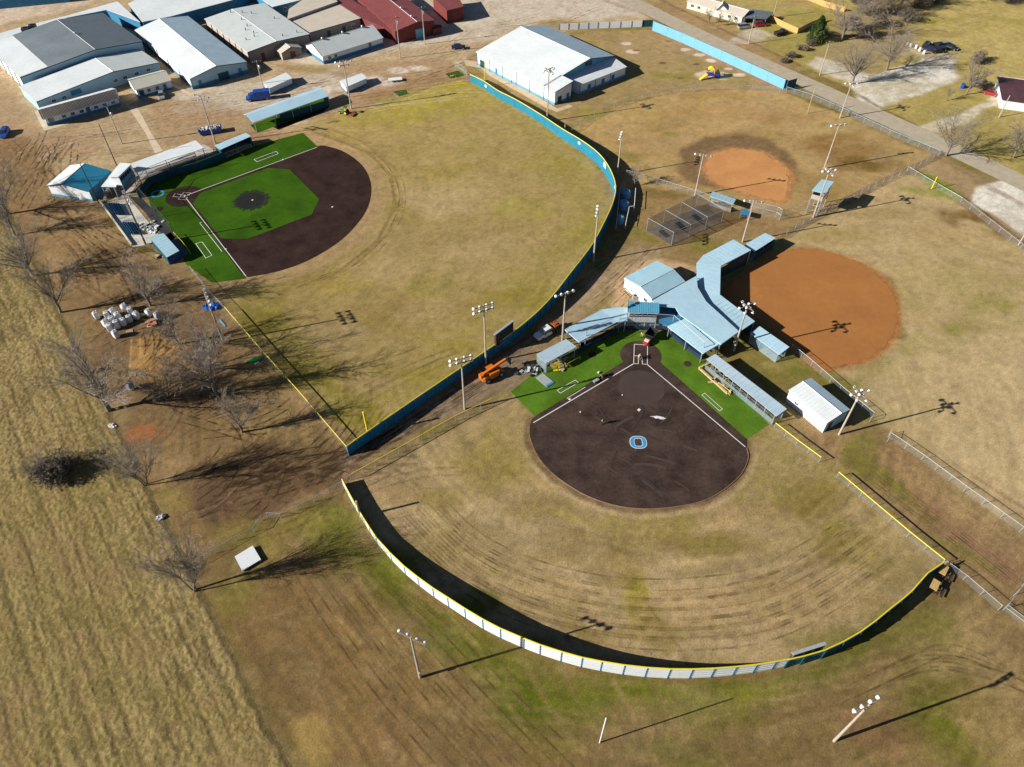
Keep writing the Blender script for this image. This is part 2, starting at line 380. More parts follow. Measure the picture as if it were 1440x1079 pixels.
area([(690,130),(770,178),(830,230),(850,290),(825,350),(760,420),(690,470),(600,540),(490,612),(470,585),(560,520),(660,440),(740,380),(790,310),(780,240),(720,190)],(142,127,60),.55,4,5,.5)
area([(300,425),(350,405),(400,440),(460,500),(520,580),(490,622),(420,545),(360,478)],(126,113,46),.75,3,4,.4)
area([(470,165),(560,138),(640,118),(700,140),(640,165),(540,180)],(156,144,58),.6,4,4,.4)
for c,rx,ry,col,al in [((730,290),9,7,(152,140,62),.6),((560,300),7,6,(140,122,66),.5),((620,280),12,8,(176,152,108),.6),((480,480),8,8,(164,140,96),.5),((680,210),10,5,(148,134,66),.5),((600,400),8,6,(140,124,62),.5),((540,380),9,7,(168,144,98),.5),((660,350),8,6,(174,150,106),.5)]: blob(c,rx,ry,col,al)
# worn track round the dirt arc of the baseball infield
ARC = [(430,375),(480,352),(520,318),(545,275),(535,232),(500,205),(452,188)]
streak([(345,395),(400,388),(455,366),(500,335),(527,296),(530,262),(516,232),(490,212),(445,195),(400,182)],4.5,(168,138,98),.9,.4,.2,.5)
streak([(420,405),(480,380),(530,340),(556,290),(550,248),(520,215),(480,200),(440,185)],1.0,(126,100,58),.8,.5,.3,.3)
streak([(440,400),(500,372),(545,330),(566,285),(556,240),(528,210)],.9,(140,112,66),.6,.5,.4,.3)
streak([(430,180),(470,184),(510,200),(548,232)],.8,(110,86,50),.6,.5,.4,.3)
blob((470,171),3,.8,(80,56,40),.9,15)
streak([(303,425),(365,500),(430,570),(487,625)],2.5,(148,120,90),.5,.5,.6,.5)
# --- alley between the two fields
area([(487,632),(600,570),(700,500),(760,462),(815,410),(850,372),(870,385),(800,440),(760,500),(720,550),(650,575),(560,620),(480,668),(455,662)],(128,106,84),1,1,2,.3,.8)
area([(540,612),(660,545),(735,500),(745,545),(650,572),(560,618)],(146,126,102),.8,1.2,2,.5,.7)
area([(850,372),(900,345),(925,365),(878,400),(870,430),(800,465),(760,500),(745,480),(800,430)],(176,150,116),.8,1.5,2,.4,.3)
area([(795,468),(868,405),(878,430),(840,455),(800,490)],(124,108,52),.8,1,2,.4)
area([(866,395),(880,375),(930,360),(985,375),(960,400),(890,445),(858,440)],(196,160,124),1,.8,.6,.2)
for k in range(7):
    streak([(470+k*2,660-k*4),(560+k*4,614-k*5),(650+k*5,562-k*5),(730+k*4,512-k*5)],.55,(100,80,60) if k%2 else (164,146,124),.6,.5,.5,.4)
# --- around the playground and the recreation hall
area([(640,100),(690,60),(900,40),(1100,115),(1105,128),(1030,120),(950,124),(870,146),(810,180),(760,165),(700,130)],(150,128,82),1,1,2,.3)
area([(870,45),(905,42),(990,80),(900,85),(860,70)],(156,130,92),.7,2,3,.5)
area([(960,60),(1100,118),(1090,124),(1000,100)],(158,118,88),.6,2,2,.5)
streak([(915,48),(970,68),(1040,98),(1095,122)],2.5,(168,104,80),.6,.6,.6,.7)
area([(660,85),(700,72),(790,158),(800,155),(812,170),(770,155)],(160,128,88),.7,1.5,1.5,.3)
blob((830,160),7,4,(138,128,52),.7); blob((950,108),10,4,(128,118,50),.6); blob((1020,105),9,4,(132,122,56),.5)
for c,rx,ry in [((1002,107),7,3.2),((882,62),2,1.6),((891,73),2.4,1.6),((962,70),2,1.4),((981,78),2.4,1.5),((998,86),2,1.5),((1038,105),2.4,1.4),((1024,97),1.6,1)]:
    blob(c,rx,ry,(204,184,162),1,0,.5,0)
for c in [(895,71),(932,89),(939,58),(957,110),(979,91)]: blob(c,1.3,.9,(104,70,50),.8,0,.6,.2)
# --- upper right clay field and its outfield
area([(805,182),(870,148),(950,127),(1035,123),(1105,130),(1180,160),(1310,215),(1255,255),(1140,305),(1060,300),(985,278),(905,262),(870,265),(862,225),(838,205)],(172,142,92),1,1,2,.25)
for c,rx,ry,col,al in [((880,200),10,12,(168,138,88),.6),((960,160),16,6,(160,126,74),.6),((1060,160),14,6,(162,130,84),.6),((1100,170),10,5,(142,110,66),.6),((1130,185),12,6,(168,140,92),.6),((930,175),9,5,(136,110,58),.5),
    ((1180,210),16,10,(132,98,52),.7),((1210,230),14,6,(104,78,36),.7),((1150,260),12,8,(140,112,62),.6),((1080,190),12,5,(146,120,66),.5),((885,222),6,4,(112,108,44),.5),((940,190),4,2,(116,110,44),.5),((870,230),5,6,(168,136,86),.5),
    ((1200,180),14,6,(162,140,92),.6),((860,200),6,8,(160,130,76),.5),((1000,135),16,4,(150,118,64),.5),((1250,215),12,4,(152,132,92),.5)]: blob(c,rx,ry,col,al)
area([(952,210),(990,190),(1050,186),(1090,200),(1120,230),(1112,280),(1060,275),(985,262),(955,240)],(112,88,60),.95,1.5,2,.2,.5)
area([(970,215),(1010,205),(1060,205),(1105,235),(1100,270),(985,255)],(142,112,80),.6,2,2,.4,.5)
# --- south of it: cage and batting area
area([(905,262),(985,280),(1060,305),(1140,308),(1250,255),(1100,330),(1030,340),(985,372),(930,360),(880,340),(895,300)],(146,118,76),1,1.2,2,.3,.3)
blob((905,330),7,4,(124,116,50),.7); blob((1000,345),8,3,(120,112,46),.7); blob((920,350),6,3,(150,132,100),.7); blob((940,270),9,3,(112,92,46),.6); blob((1030,310),8,3,(136,100,66),.6)
blob((1090,305),9,4,(152,124,84),.6); blob((1160,290),8,5,(150,122,80),.5)
streak([(1325,216),(1250,252),(1180,285),(1115,325)],2.2,(128,110,92),.8,.4,.3,.3)
# --- right clay field outfield
area([(1100,335),(1180,295),(1275,242),(1340,275),(1440,350),(1620,480),(1620,860),(1440,745),(1250,610),(1200,560),(1110,490),(1270,470),(1260,400),(1190,365)],(184,158,114),1,1.2,2,.15)
for c,rx,ry,col,al in [((1180,330),14,6,(158,136,84),.6),((1240,300),12,5,(150,126,76),.6),((1380,310),16,4,(112,84,40),.75),((1300,270),10,2.5,(120,132,38),.6),((1320,330),14,6,(166,140,94),.5),((1290,400),8,14,(168,146,92),.5),
    ((1360,400),10,8,(150,138,62),.6),((1400,440),8,8,(132,130,46),.6),((1330,480),14,4,(138,132,56),.7),((1360,455),9,4,(126,122,44),.7),((1260,520),9,7,(140,128,60),.6),((1420,360),10,5,(176,150,104),.5),((1400,520),14,10,(186,158,118),.6),
    ((1330,560),12,8,(172,146,98),.5),((1390,620),12,10,(190,162,124),.6),((1300,610),10,7,(168,140,92),.6),((1220,550),6,5,(120,116,48),.7),((1260,580),6,5,(132,124,60),.5),((1420,400),8,4,(162,142,88),.5)]: blob(c,rx,ry,col,al)
area([(1282,244),(1300,240),(1352,268),(1345,285),(1310,270)],(118,134,34),.8,.8,1.5,.3)
area([(1285,236),(1325,220),(1440,290),(1440,350),(1350,268)],(166,138,104),.85,1,1.5,.3)
area([(1290,470),(1440,440),(1620,500),(1620,860),(1440,735),(1250,600),(1215,560)],(192,166,124),.85,4,5,.25)
area([(1190,350),(1300,330),(1400,400),(1380,440),(1270,420)],(184,160,114),.6,4,5,.3)
area([(1070,470),(1110,490),(1175,520),(1230,590),(1190,610),(1110,545),(1040,500),(1000,480),(1030,470)],(134,116,62),.9,1.2,2,.4)
area([(1020,380),(1060,350),(1100,335),(1110,345),(1060,370),(1030,400)],(124,126,46),.8,1,1,.3)
blob((1130,510),7,4,(112,110,40),.7); blob((1080,520),7,5,(122,112,52),.6); blob((1170,540),8,4,(118,112,40),.7)
# --- strip between softball and right field
area([(1160,600),(1200,600),(1250,610),(1440,750),(1440,880),(1330,792),(1180,668),(1100,600)],(148,120,82),1,1.5,2,.3,.4)
area([(1170,640),(1230,650),(1330,720),(1440,800),(1440,840),(1330,760),(1200,675)],(138,104,78),.8,2,2,.3,.4)
blob((1210,640),4,8,(126,118,48),.6,-40); blob((1240,680),8,4,(120,112,46),.6,-40); blob((1350,780),7,3,(118,112,46),.6,-40); blob((1290,720),8,3,(128,112,62),.5,-40); blob((1360,700),12,4,(162,136,92),.5,-40)
blob((1150,600),6,4,(148,120,84),.6)
# --- softball outfield
SO = [(484,672),(600,622),(720,556),(748,600),(760,640),(800,690),(900,716),(1000,702),(1048,640),(1080,600),(1150,640),(1325,790),(1290,828),(1210,885),(1110,925),(1000,943),(860,935),(740,905),(620,840),(530,750)]
area(SO,(166,141,101),1,1,1.5,0,.15)
area([(1060,610),(1100,600),(1160,650),(1310,785),(1250,850),(1150,800),(1080,720),(1055,660)],(150,130,80),.6,5,6,.4)
area([(520,700),(640,650),(740,700),(900,780),(1060,820),(1200,830),(1100,910),(900,925),(740,880),(600,800)],(174,149,110),.8,6,5,.2)
for c,rx,ry,col,al in [((690,660),7,8,(140,120,64),.8),((750,720),10,5,(132,112,56),.6),((900,745),22,3,(150,130,70),.6),((1000,760),14,5,(130,112,58),.6),((1130,700),9,5,(122,104,50),.7),((1190,760),9,5,(134,120,50),.8),((890,840),3,7,(138,126,24),.85),
    ((820,780),16,4,(132,110,60),.6),((760,850),12,4,(160,132,86),.5),((640,760),9,6,(124,108,60),.45),((560,690),8,4,(158,130,90),.5),((980,860),20,5,(172,142,100),.5),((1150,850),16,5,(158,130,84),.6),((690,800),9,5,(148,124,80),.5),((1240,790),7,5,(148,126,78),.6),
    ((1060,690),6,8,(146,124,72),.6),((620,700),6,4,(150,128,66),.5),((1030,715),10,3,(166,138,92),.7),((760,690),5,4,(168,140,96),.6),((900,900),18,2.5,(140,120,60),.6)]: blob(c,rx,ry,col,al)
for k in range(9):      # mower passes following the fence curve
    o = k*13
    pts = [(540+o*.5,745-o*.35),(620+o*.35,822-o*.55),(740+o*.2,880-o*.7),(900,912-o*.8),(1060-o*.1,905-o*.85),(1180-o*.3,855-o*.8),(1270-o*.5,790-o*.6)]
    streak(pts,1.0,(138,112,72) if k%2 else (180,154,114),.34,.7,.5,1.0)
# --- bottom meadow
area([(260,800),(300,775),(380,725),(480,680),(500,712),(530,757),(570,800),(620,845),(680,885),(740,910),(860,940),(1000,950),(1110,935),(1210,895),(1265,855),(1335,795),(1440,890),(1700,1050),(1700,1300),(380,1300),(420,1085),(300,870)],(124,102,64),1,1,2,0,.2)
area([(400,740),(470,690),(520,770),(600,850),(720,920),(640,900),(520,850),(430,790)],(104,100,36),1,3,4,.25)
area([(600,850),(690,902),(780,936),(900,958),(1060,955),(1200,905),(1290,860),(1270,900),(1190,960),(1060,1000),(900,1010),(760,1010),(690,970),(630,910)],(98,102,26),1,3.5,4,.15)
area([(300,860),(420,780),(520,860),(560,960),(600,1079),(420,1079),(380,980)],(128,98,62),.8,5,4,.4)
area([(420,900),(560,920),(760,1000),(860,1079),(500,1079)],(132,104,66),.6,6,5,.5)
for c,rx,ry,col,al in [((560,800),5,5,(96,100,30),.7),((660,850),6,3,(96,98,26),.8),((740,990),5,5,(86,94,16),.8),((600,960),9,4,(120,94,54),.5),((470,740),8,6,(112,112,40),.7),((780,1040),7,4,(112,104,42),.5),((420,740),7,3,(134,118,56),.6),
    ((900,1040),12,5,(134,112,72),.5),((1000,1000),10,4,(110,102,46),.6),((1340,990),9,8,(98,100,22),.85),((1320,1040),9,5,(104,102,34),.6),((1250,960),9,4,(146,120,80),.5),((1150,900),8,3,(112,108,40),.7),((1290,880),9,5,(126,114,60),.6),
    ((1400,920),7,9,(168,140,96),.6),((1230,1040),9,4,(132,100,68),.7),((1120,1050),10,4,(124,102,62),.5),((1400,1020),6,9,(160,132,86),.5),((440,1040),3.5,5,(160,134,76),.7),((330,830),6,6,(122,108,52),.7),((1330,920),7,5,(150,130,84),.5),((960,1060),9,3,(104,100,40),.6),((350,760),9,4,(130,116,54),.7)]: blob(c,rx,ry,col,al)
for k in range(22):
    a = 300+k*26+rnd.uniform(-8,8); 
    streak([(a+60,830+rnd.uniform(0,40)),(a+120,920),(a+215,1085)],rnd.uniform(.35,.9),(104,80,48) if k%2 else (154,126,84),rnd.uniform(.25,.5),.6,.6,.8)
for k in range(9):
    o = k*9
    streak([(1060,955+o),(1180,935+o),(1290,900+o*1.2),(1400,930+o*1.4)],.6,(108,86,50) if k%2 else (160,134,92),.3,.6,.6,.8)
streak([(315,885),(345,940),(380,1000),(420,1079)],3.2,(110,98,52),.6,.6,.4,1)
streak([(426,1020),(438,1050),(452,1090)],3.5,(160,132,76),.75,.5,.4,.6)
# --- far side of the road: lawns and driveways
area([(840,-250),(2600,-250),(2300,500),(1450,350),(1440,262),(1330,205),(1200,130),(1000,30),(930,-10)],(160,144,80),1,1.5,3,.2,.2)
area([(880,-40),(990,-40),(1050,45),(1120,80),(1090,90),(940,10)],(150,120,82),.8,2,3,.4)
area([(1060,40),(1150,10),(1200,50),(1130,95),(1080,75)],(140,130,62),.8,2,3,.3)
area([(1100,-60),(1280,-30),(1180,0),(1110,10)],(150,118,80),.7,2,3,.3)
area([(1180,20),(1340,-10),(1290,50),(1250,90),(1200,120),(1150,90)],(140,122,88),.8,3,4,.4)
area([(1300,0),(1500,-40),(1500,130),(1400,130),(1360,90),(1280,55)],(172,152,92),.8,3,5,.3)
for c,rx,ry,col,al in [((1380,30),22,4,(140,128,60),.5),((1330,50),14,4,(134,116,66),.6),((1420,70),14,5,(178,156,98),.6),((1300,30),9,4,(148,144,60),.6),((1340,170),10,6,(142,136,66),.6),((1300,180),9,4,(160,146,92),.5),((1430,170),8,6,(172,150,92),.5),((1150,70),9,4,(150,128,86),.5)]: blob(c,rx,ry,col,al)
area([(1195,120),(1225,105),(1270,92),(1300,78),(1340,80),(1352,118),(1300,128),(1250,150),(1240,165),(1205,150)],(206,198,182),.95,1.0,2.5,.4,.3)
area([(1290,92),(1335,90),(1345,115),(1310,116)],(226,218,202),.9,1.5,2,.3)
area([(1150,80),(1180,90),(1230,110),(1215,122),(1175,110),(1130,90)],(200,190,176),.85,1.0,2,.4)
area([(1258,72),(1280,66),(1350,80),(1345,88)],(172,158,136),.7,1,2,.4)
area([(1290,178),(1330,168),(1385,145),(1400,135),(1410,142),(1360,175),(1310,188)],(204,192,172),.8,.8,1.5,.4)
area([(1372,262),(1440,250),(1500,250),(1500,330),(1440,333),(1400,305),(1366,285)],(222,214,198),1,.6,1.2,.2,.2)
streak([(1352,285),(1390,312),(1440,350)],2.5,(124,92,62),.8,.5,.3,.5)
area([(1018,62),(1060,38),(1090,50),(1050,62)],(184,172,154),.8,.8,1.2,.3)
# --- verge of the road
streak([(850,0),(960,40),(1060,92),(1180,152),(1320,222),(1440,290)],2.4,(132,106,80),.6,.5,.5,.8)
streak([(930,0),(1010,38),(1100,80),(1200,130),(1330,200),(1440,250)],1.6,(108,84,58),.8,.5,.5,.8)
# clay diamonds: bare earth with ragged edges
def warea(P, col, al=1., soft=1.0, warp=.8, tex=0., rug=None):
    global U; keep = U; U = lambda q, z=0.0: Vector((q[0],q[1],0))
    try: area(P,col,al,soft,warp,tex,rug)
    finally: U = keep
def smooth_px0(pts, n=6):
    P = [U(p) for p in pts]; out = []; m = len(P)
    for i in range(m):
        p0,p1,p2,p3 = P[i-1],P[i],P[(i+1)%m],P[(i+2)%m]
        for k in range(n):
            t = k/n; q = .5*((2*p1)+(p2-p0)*t+(2*p0-5*p1+4*p2-p3)*t*t+(3*p1-p0-3*p2+p3)*t**3); out.append((q.x,q.y))
    return out
GRASS_MASK = RG.copy()
CL = smooth_px0([(1020,404),(1048,382),(1080,360),(1110,351),(1140,350),(1175,357),(1210,370),(1245,395),(1262,420),(1266,450),(1255,480),(1225,505),(1185,517),(1155,521),(1120,498),(1070,455),(1020,420)])
warea(CL,(160,108,62),1,.5,.2,0,0); warea(CL,(168,114,62),.9,2.2,1.0,0,.9); RG[:] = np.where(RG>.85,.9,RG)
CS = smooth_px0([(990,240),(992,222),(1010,212),(1030,208),(1065,212),(1090,224),(1110,240),(1112,262),(1105,284),(1080,282),(1030,268),(1005,258)])
warea(CS,(172,120,78),1,.8,.6,0,0); warea(CS,(188,134,82),.9,2.0,1.5,0,.9)
for c,rx,ry,col,al in [((1130,420),14,8,(184,122,70),.5),((1200,430),10,7,(168,104,56),.5),((1080,400),9,4,(182,118,66),.5),((1180,490),10,4,(166,104,58),.5),((1140,380),12,3,(182,116,64),.5),((1050,240),8,4,(198,138,88),.5),((1085,262),5,4,(180,120,74),.5)]: blob(c,rx,ry,col,al,0,1,.4,.9)
area([(1050,600),(1100,603),(1165,655),(1200,690),(1160,720),(1090,700),(1058,660)],(142,128,66),.5,3,4,.4)
area([(610,645),(715,575),(745,610),(752,660),(700,690),(650,680)],(150,130,66),.55,3,4,.4)
# wheel tracks
_tr = random.Random(5)
def tracks(c, n, spread, head, hj, L, curv, cols, w=.42, al=.6):
    C = U(c)
    for i in range(n):
        x = C.x+_tr.uniform(-1,1)*spread[0]; y = C.y+_tr.uniform(-1,1)*spread[1]; a = R(head+_tr.uniform(-hj,hj)); k = _tr.uniform(-curv,curv); col = _tr.choice(cols)
        for s in (-.85,.85):
            pts = []; px,py,aa = x-math.sin(a)*s,y+math.cos(a)*s,a
            for j in range(14): pts.append((px,py)); px += math.cos(aa)*L/14; py += math.sin(aa)*L/14; aa += k*L/14
            streak(pts,w,col,al*_tr.uniform(.5,1),.5,.5,.15,.6,True)
D_ = [(84,63,42),(92,72,50),(80,60,42),(136,112,82)]
tracks((170,470),10,(10,10),30,60,16,.10,D_,.42,.7); tracks((180,620),8,(8,8),60,50,14,.1,D_,.4,.7); tracks((130,380),12,(10,8),-20,30,20,.05,D_,.45,.8)
tracks((370,690),26,(18,7),35,35,18,.09,D_); tracks((430,655),14,(10,5),40,20,16,.05,D_); tracks((300,720),12,(9,6),60,60,14,.14,D_)
tracks((600,570),10,(16,5),38,4,24,.01,D_,.5,.5); tracks((700,520),8,(9,5),40,10,20,.03,D_,.5,.5)
tracks((30,250),18,(9,9),100,18,16,.06,[(92,70,46),(84,62,38),(176,146,104)],.5,.8); tracks((150,320),10,(14,9),-40,12,22,.02,D_,.5,.7); tracks((200,370),8,(12,8),-35,25,18,.05,D_,.5,.5)
tracks((217,503),9,(4,3.5),80,25,9,.22,[(110,78,40),(196,156,98),(120,86,48)],.4,.9); tracks((250,560),8,(12,8),10,60,16,.08,D_,.4,.5)
tracks((300,180),10,(25,6),20,12,30,.02,[(140,108,74),(190,166,134)],.5,.5); tracks((470,140),12,(30,9),22,14,34,.02,[(140,108,74),(196,174,144)],.5,.5); tracks((60,200),8,(12,8),20,20,26,.03,[(140,110,76),(186,160,126)],.5,.5)
tracks((640,85),10,(25,14),35,30,30,.03,[(150,122,92),(200,182,156)],.5,.45); tracks((1300,700),8,(10,12),-48,5,40,.005,[(112,80,56),(160,128,92)],.5,.5); tracks((820,440),6,(6,8),50,6,26,.02,[(140,116,86),(190,166,134)],.5,.5)
tracks((620,1010),9,(26,9),-28,12,40,.01,[(110,90,52),(154,130,88)],.45,.35); tracks((1250,930),8,(20,8),10,16,40,.02,[(110,90,52),(160,134,92)],.45,.35)
# mown grass mottling: olive and straw hues at several sizes
gm = (1-sstep(.12,.35,RG))
def tint(mask, col, al):
    k = (mask*al*gm)[:,None]; EC[:] = EC*(1-k)+np.array(G(*col))*k
tint(sstep(.52,.68,n8),(122,108,46),.15); tint(sstep(.54,.68,fbm(XX-7,YY+31,4.5,4)),(184,160,116),.14); tint(sstep(.56,.70,fbm(XX+77,YY-31,2.2,3)),(104,92,44),.16)
tint(sstep(.56,.68,fbm(XX*.5+YY*.2,YY+3,1.6,3)),(176,150,104),.18)
streak([(1054,625),(1055,645),(1044,671),(1018,694),(987,710),(940,719),(900,721),(860,715),(818,699),(780,676),(754,650),(742,622),(741,602),(746,590)],1.5,(100,76,52),.75,.6,.3,.25,.6)
streak([(1060,625),(1061,648),(1049,676),(1022,699),(990,716),(940,725),(900,727),(858,721),(812,704),(774,680),(746,652)],1.2,(186,160,120),.55,.6,.4,.3)
# mower and tractor passes: long fine streaks that follow the outfield curves and the field edge
def polar(C, dr, da, o=3): 
    r_ = np.sqrt((XX-C.x)**2+(YY-C.y)**2)+wx*3; a_ = np.arctan2(YY-C.y,XX-C.x); return fbm(r_/dr, a_*55/da, 1.0, o, .65), r_
hB_ = U((901.5,507)); hA_ = U((259.7,276.3))
pB, rB = polar(hB_, 1.0, 16); pA, rA = polar(hA_, 1.1, 13); pB2,_ = polar(hB_, 3.2, 30)
south = sstep(30,38,rB)*(YY < 104)*(1-sstep(60,90,XX)*.5); east = (XX > 60)
near = (1-sstep(0,14,np.abs(rA-52)))
sB = (pB-.5)*.62*south+(pB2-.5)*.22*south; sA = (pA-.5)*.28*sstep(38,46,rA)*(1-sstep(90,105,rA))*(YY>95)*(1-sstep(28,36,XX))*(1-sstep(.2,.4,RG))
dirx = fbm((XX*.79+YY*.61)/1.0,(XX*-.61+YY*.79)/14.,1.1,3,.65); sL = (dirx-.5)*.62*((XX<-5)&(YY<70))
EC *= (1+(sB+sA+sL)*(.35+.65*sstep(.3,.6,n8)))[:,None]
streak([(575,815),(610,842),(660,874),(740,914),(820,942),(880,953),(960,958),(1040,953),(1100,945)],1.0,(122,88,54),.6,.6,.8,.5)
# general speckle: tufts, bare spots, clover
sp = sstep(.58,.74,n1)*.35+sstep(.6,.78,n2)*.2
EC *= (1-.30*sp)[:,None]
rg_ = RG*(RG<.84); EC *= (1+rg_*.55*(nf-.5)+rg_*.35*(n1-.5))[:,None]
na = (1-.80*sstep(.8,.88,RG)); RG[:] = np.where((RG>.84)&(RG<.95)&(XX>30),.08,RG); EC *= (1+na*(.42*(nf-.5)+.22*(n2-.5)+.22*(n8-.5)))[:,None]
EC *= (1+np.array([.24,.22,.26])[None,:]*sstep(110,250,YY)[:,None])  # far ground colour lightened to stand in for haze
ec4 = np.concatenate([np.clip(EC,0,1), RG[:,None]], 1)
def earth_material(nm='earth',sc=3.2,lo=.66,hi=1.34,bst=.55):
    m = bpy.data.materials.new(nm); m.use_nodes = True; nt = m.node_tree; N = nt.nodes; L = nt.links; b = N['Principled BSDF']
    b.inputs['Roughness'].default_value = .95; b.inputs['Specular IOR Level'].default_value = .1
    at = N.new('ShaderNodeVertexColor'); at.layer_name = 'earth'; geo = N.new('ShaderNodeNewGeometry')
    n = N.new('ShaderNodeTexNoise'); n.inputs['Scale'].default_value = sc; n.inputs['Detail'].default_value = 8; n.inputs['Roughness'].default_value = .75
    L.new(geo.outputs['Position'], n.inputs['Vector'])
    mr = N.new('ShaderNodeMapRange'); mr.inputs['From Min'].default_value = .3; mr.inputs['From Max'].default_value = .7; mr.inputs['To Min'].default_value = lo; mr.inputs['To Max'].default_value = hi
    L.new(n.outputs['Fac'], mr.inputs['Value'])
    mul = N.new('ShaderNodeVectorMath'); mul.operation = 'SCALE'; L.new(at.outputs['Color'], mul.inputs[0]); L.new(mr.outputs['Result'], mul.inputs['Scale'])
    L.new(mul.outputs[0], b.inputs['Base Color'])
    # wheel ruts: bands bent by noise, only where the earth is churned
    wv = N.new('ShaderNodeTexNoise'); wv.inputs['Scale'].default_value = 1.6; wv.inputs['Detail'].default_value = 5; wv.inputs['Roughness'].default_value = .7
    L.new(geo.outputs['Position'], wv.inputs['Vector'])
    mm = N.new('ShaderNodeMath'); mm.operation = 'MULTIPLY'; L.new(wv.outputs['Fac'], mm.inputs[0]); L.new(at.outputs['Alpha'], mm.inputs[1])
    ad = N.new('ShaderNodeMath'); ad.operation = 'MULTIPLY_ADD'; ad.inputs[1].default_value = .8; L.new(n.outputs['Fac'], ad.inputs[0]); L.new(mm.outputs[0], ad.inputs[2])
    bp = N.new('ShaderNodeBump'); bp.inputs['Strength'].default_value = bst; bp.inputs['Distance'].default_value = .14
    L.new(ad.outputs[0], bp.inputs['Height']); L.new(bp.outputs['Normal'], b.inputs['Normal'])
    return m
M['earth'] = earth_material()
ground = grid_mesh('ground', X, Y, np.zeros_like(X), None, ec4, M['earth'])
# --- hay field: one displaced sheet beside the tree row
e0, e1 = U((62,390)), U((412,1079)); dv = (e1-e0).normalized(); nv = Vector((-dv.y, dv.x, 0))
if nv.x > 0: nv = -nv
sa = np.arange(-50, 150, .2); sb = np.arange(0, 62, .2)
SA, SB = np.meshgrid(sa, sb)
edge = (fbm(SA.ravel()*1.0, SA.ravel()*0+3, 3, 4).reshape(SA.shape)-.5)*1.1
HX = e0.x+dv.x*SA+nv.x*(SB+edge*np.exp(-SB/4)); HY = e0.y+dv.y*SA+nv.y*(SB+edge*np.exp(-SB/4))
row = fbm(SB.ravel()/1.0, SA.ravel()/11., .8, 4, .7).reshape(SA.shape)
tuft = fbm(SA.ravel()/1.3, SB.ravel(), .45, 3,.8).reshape(SA.shape); big = fbm(SA.ravel(), SB.ravel(), 22, 4).reshape(SA.shape); med = fbm(SA.ravel(), SB.ravel(), 5, 4).reshape(SA.shape)
rows = .5+.5*np.sin((SB+(med-.5)*2.2)*2*math.pi/4.3)
hz = .02+.085*sstep(.3,.72,tuft)+.022*sstep(.3,.7,row)+.015*rows
fade = sstep(0,1.2,SB); hz = .015+(hz*fade)
c1 = np.array(G(163,142,95)); c2 = np.array(G(118,101,62)); c3 = np.array(G(136,122,66)); c4 = np.array(G(138,112,76))
k = sstep(.34,.66,tuft*.6+row*.2+med*.2)[...,None]
hc = c2*(1-k)+c1*k
kg = sstep(.48,.62,big)[...,None]*.28; hc = hc*(1-kg)+c3*kg
kb = sstep(.55,.7,med*.5+big*.5)[...,None]*.6; hc = hc*(1-kb)+c4*kb
kd = np.exp(-((SB-.6)/.7)**2)[...,None]*.5; hc = hc*(1-kd)+np.array(G(84,66,42))*kd
ln = sstep(.62,.95,.5+.5*np.sin((SB+(med-.5)*.7)*2*math.pi/2.15))*sstep(.35,.6,fbm(SA.ravel()/6,SB.ravel(),2,3).reshape(SA.shape)); hc = hc*(.92+.16*rows[...,None])*(1-.20*ln[...,None]); hz = hz-.05*ln*fade
h4 = np.concatenate([hc, np.full(hc.shape[:2]+(1,), .1)], -1)
M['hay'] = earth_material('hay',4.5,.52,1.5,.8)
hay = grid_mesh('hay_field', HX, HY, hz, None, h4, M['hay'])
# ================================================================ roads, paths, playing surfaces (thin sheets)
def sheet(name, pts, z, m, t=None, px=True):
    P = [U(p) for p in pts] if px else [Vector((p[0],p[1],0)) for p in pts]
    P = [Vector((p.x,p.y,z)) for p in P]; mb = MB()
    bm = bmesh.new(); vs = [bm.verts.new(p) for p in P]; f = bm.faces.new(vs)
    if f.normal.z < 0 or f.calc_area() == 0: f.normal_flip()
    f.normal_update()
    if f.normal.z < 0: f.normal_flip()
    bmesh.ops.triangulate(bm, faces=[f])
    me = bpy.data.meshes.new(name); bm.to_mesh(me); bm.free(); me.materials.append(m)
    o = bpy.data.objects.new(name, me); COL.objects.link(o); o['kind'] = 'structure'; return o
def band(pts, w, z=.0, px=True, closed=False):
    """flat strip of width w along points -> MB"""
    P = [U(p) for p in pts] if px else [Vector((p[0],p[1],0)) for p in pts]; mb = MB(); n = len(P); L = []
    for i in range(n):
        d1 = (P[i]-P[(i-1)%n]) if (closed or i) else (P[i+1]-P[i]); d2 = (P[(i+1)%n]-P[i]) if (closed or i < n-1) else d1
        d1 = Vector((d1.x,d1.y,0)).normalized(); d2 = Vector((d2.x,d2.y,0)).normalized(); n1 = Vector((-d1.y,d1.x,0)); n2_ = Vector((-d2.y,d2.x,0))
        q = (n1+n2_)/max(.25,1+n1.dot(n2_))*w/2; L.append((P[i]+q, P[i]-q))
    for i in range(n if closed else n-1):
        a, b = L[i], L[(i+1)%n]
        mb.add([(a[0].x,a[0].y,z),(a[1].x,a[1].y,z),(b[1].x,b[1].y,z),(b[0].x,b[0].y,z)], [(0,1,2,3)])
    return mb
M['asphalt'] = mat('asphalt', G(176,161,138), .9, 0, .06, .5, bump=.1, rgb2=G(184,169,146))
M['turf'] = mat('artificial_turf', G(54,88,6), .85, 0, .22, .12, bump=.3, sscale=9, rgb2=G(57,92,8), spec=.1)
M['turf2'] = mat('artificial_turf_softball', G(78,110,26), .85, 0, .22, .15, bump=.3, sscale=9, rgb2=G(84,116,30), spec=.1)
M['dark_infill'] = mat('dark_infield', G(50,35,31), .95, 0, .2, .22, bump=.25, sscale=5, rgb2=G(60,44,39), spec=.08, fine=.14)
M['dark_infill2'] = mat('brown_infield', G(62,48,43), .95, 0, .22, .22, bump=.25, sscale=5, rgb2=G(76,61,54), spec=.08, fine=.16)
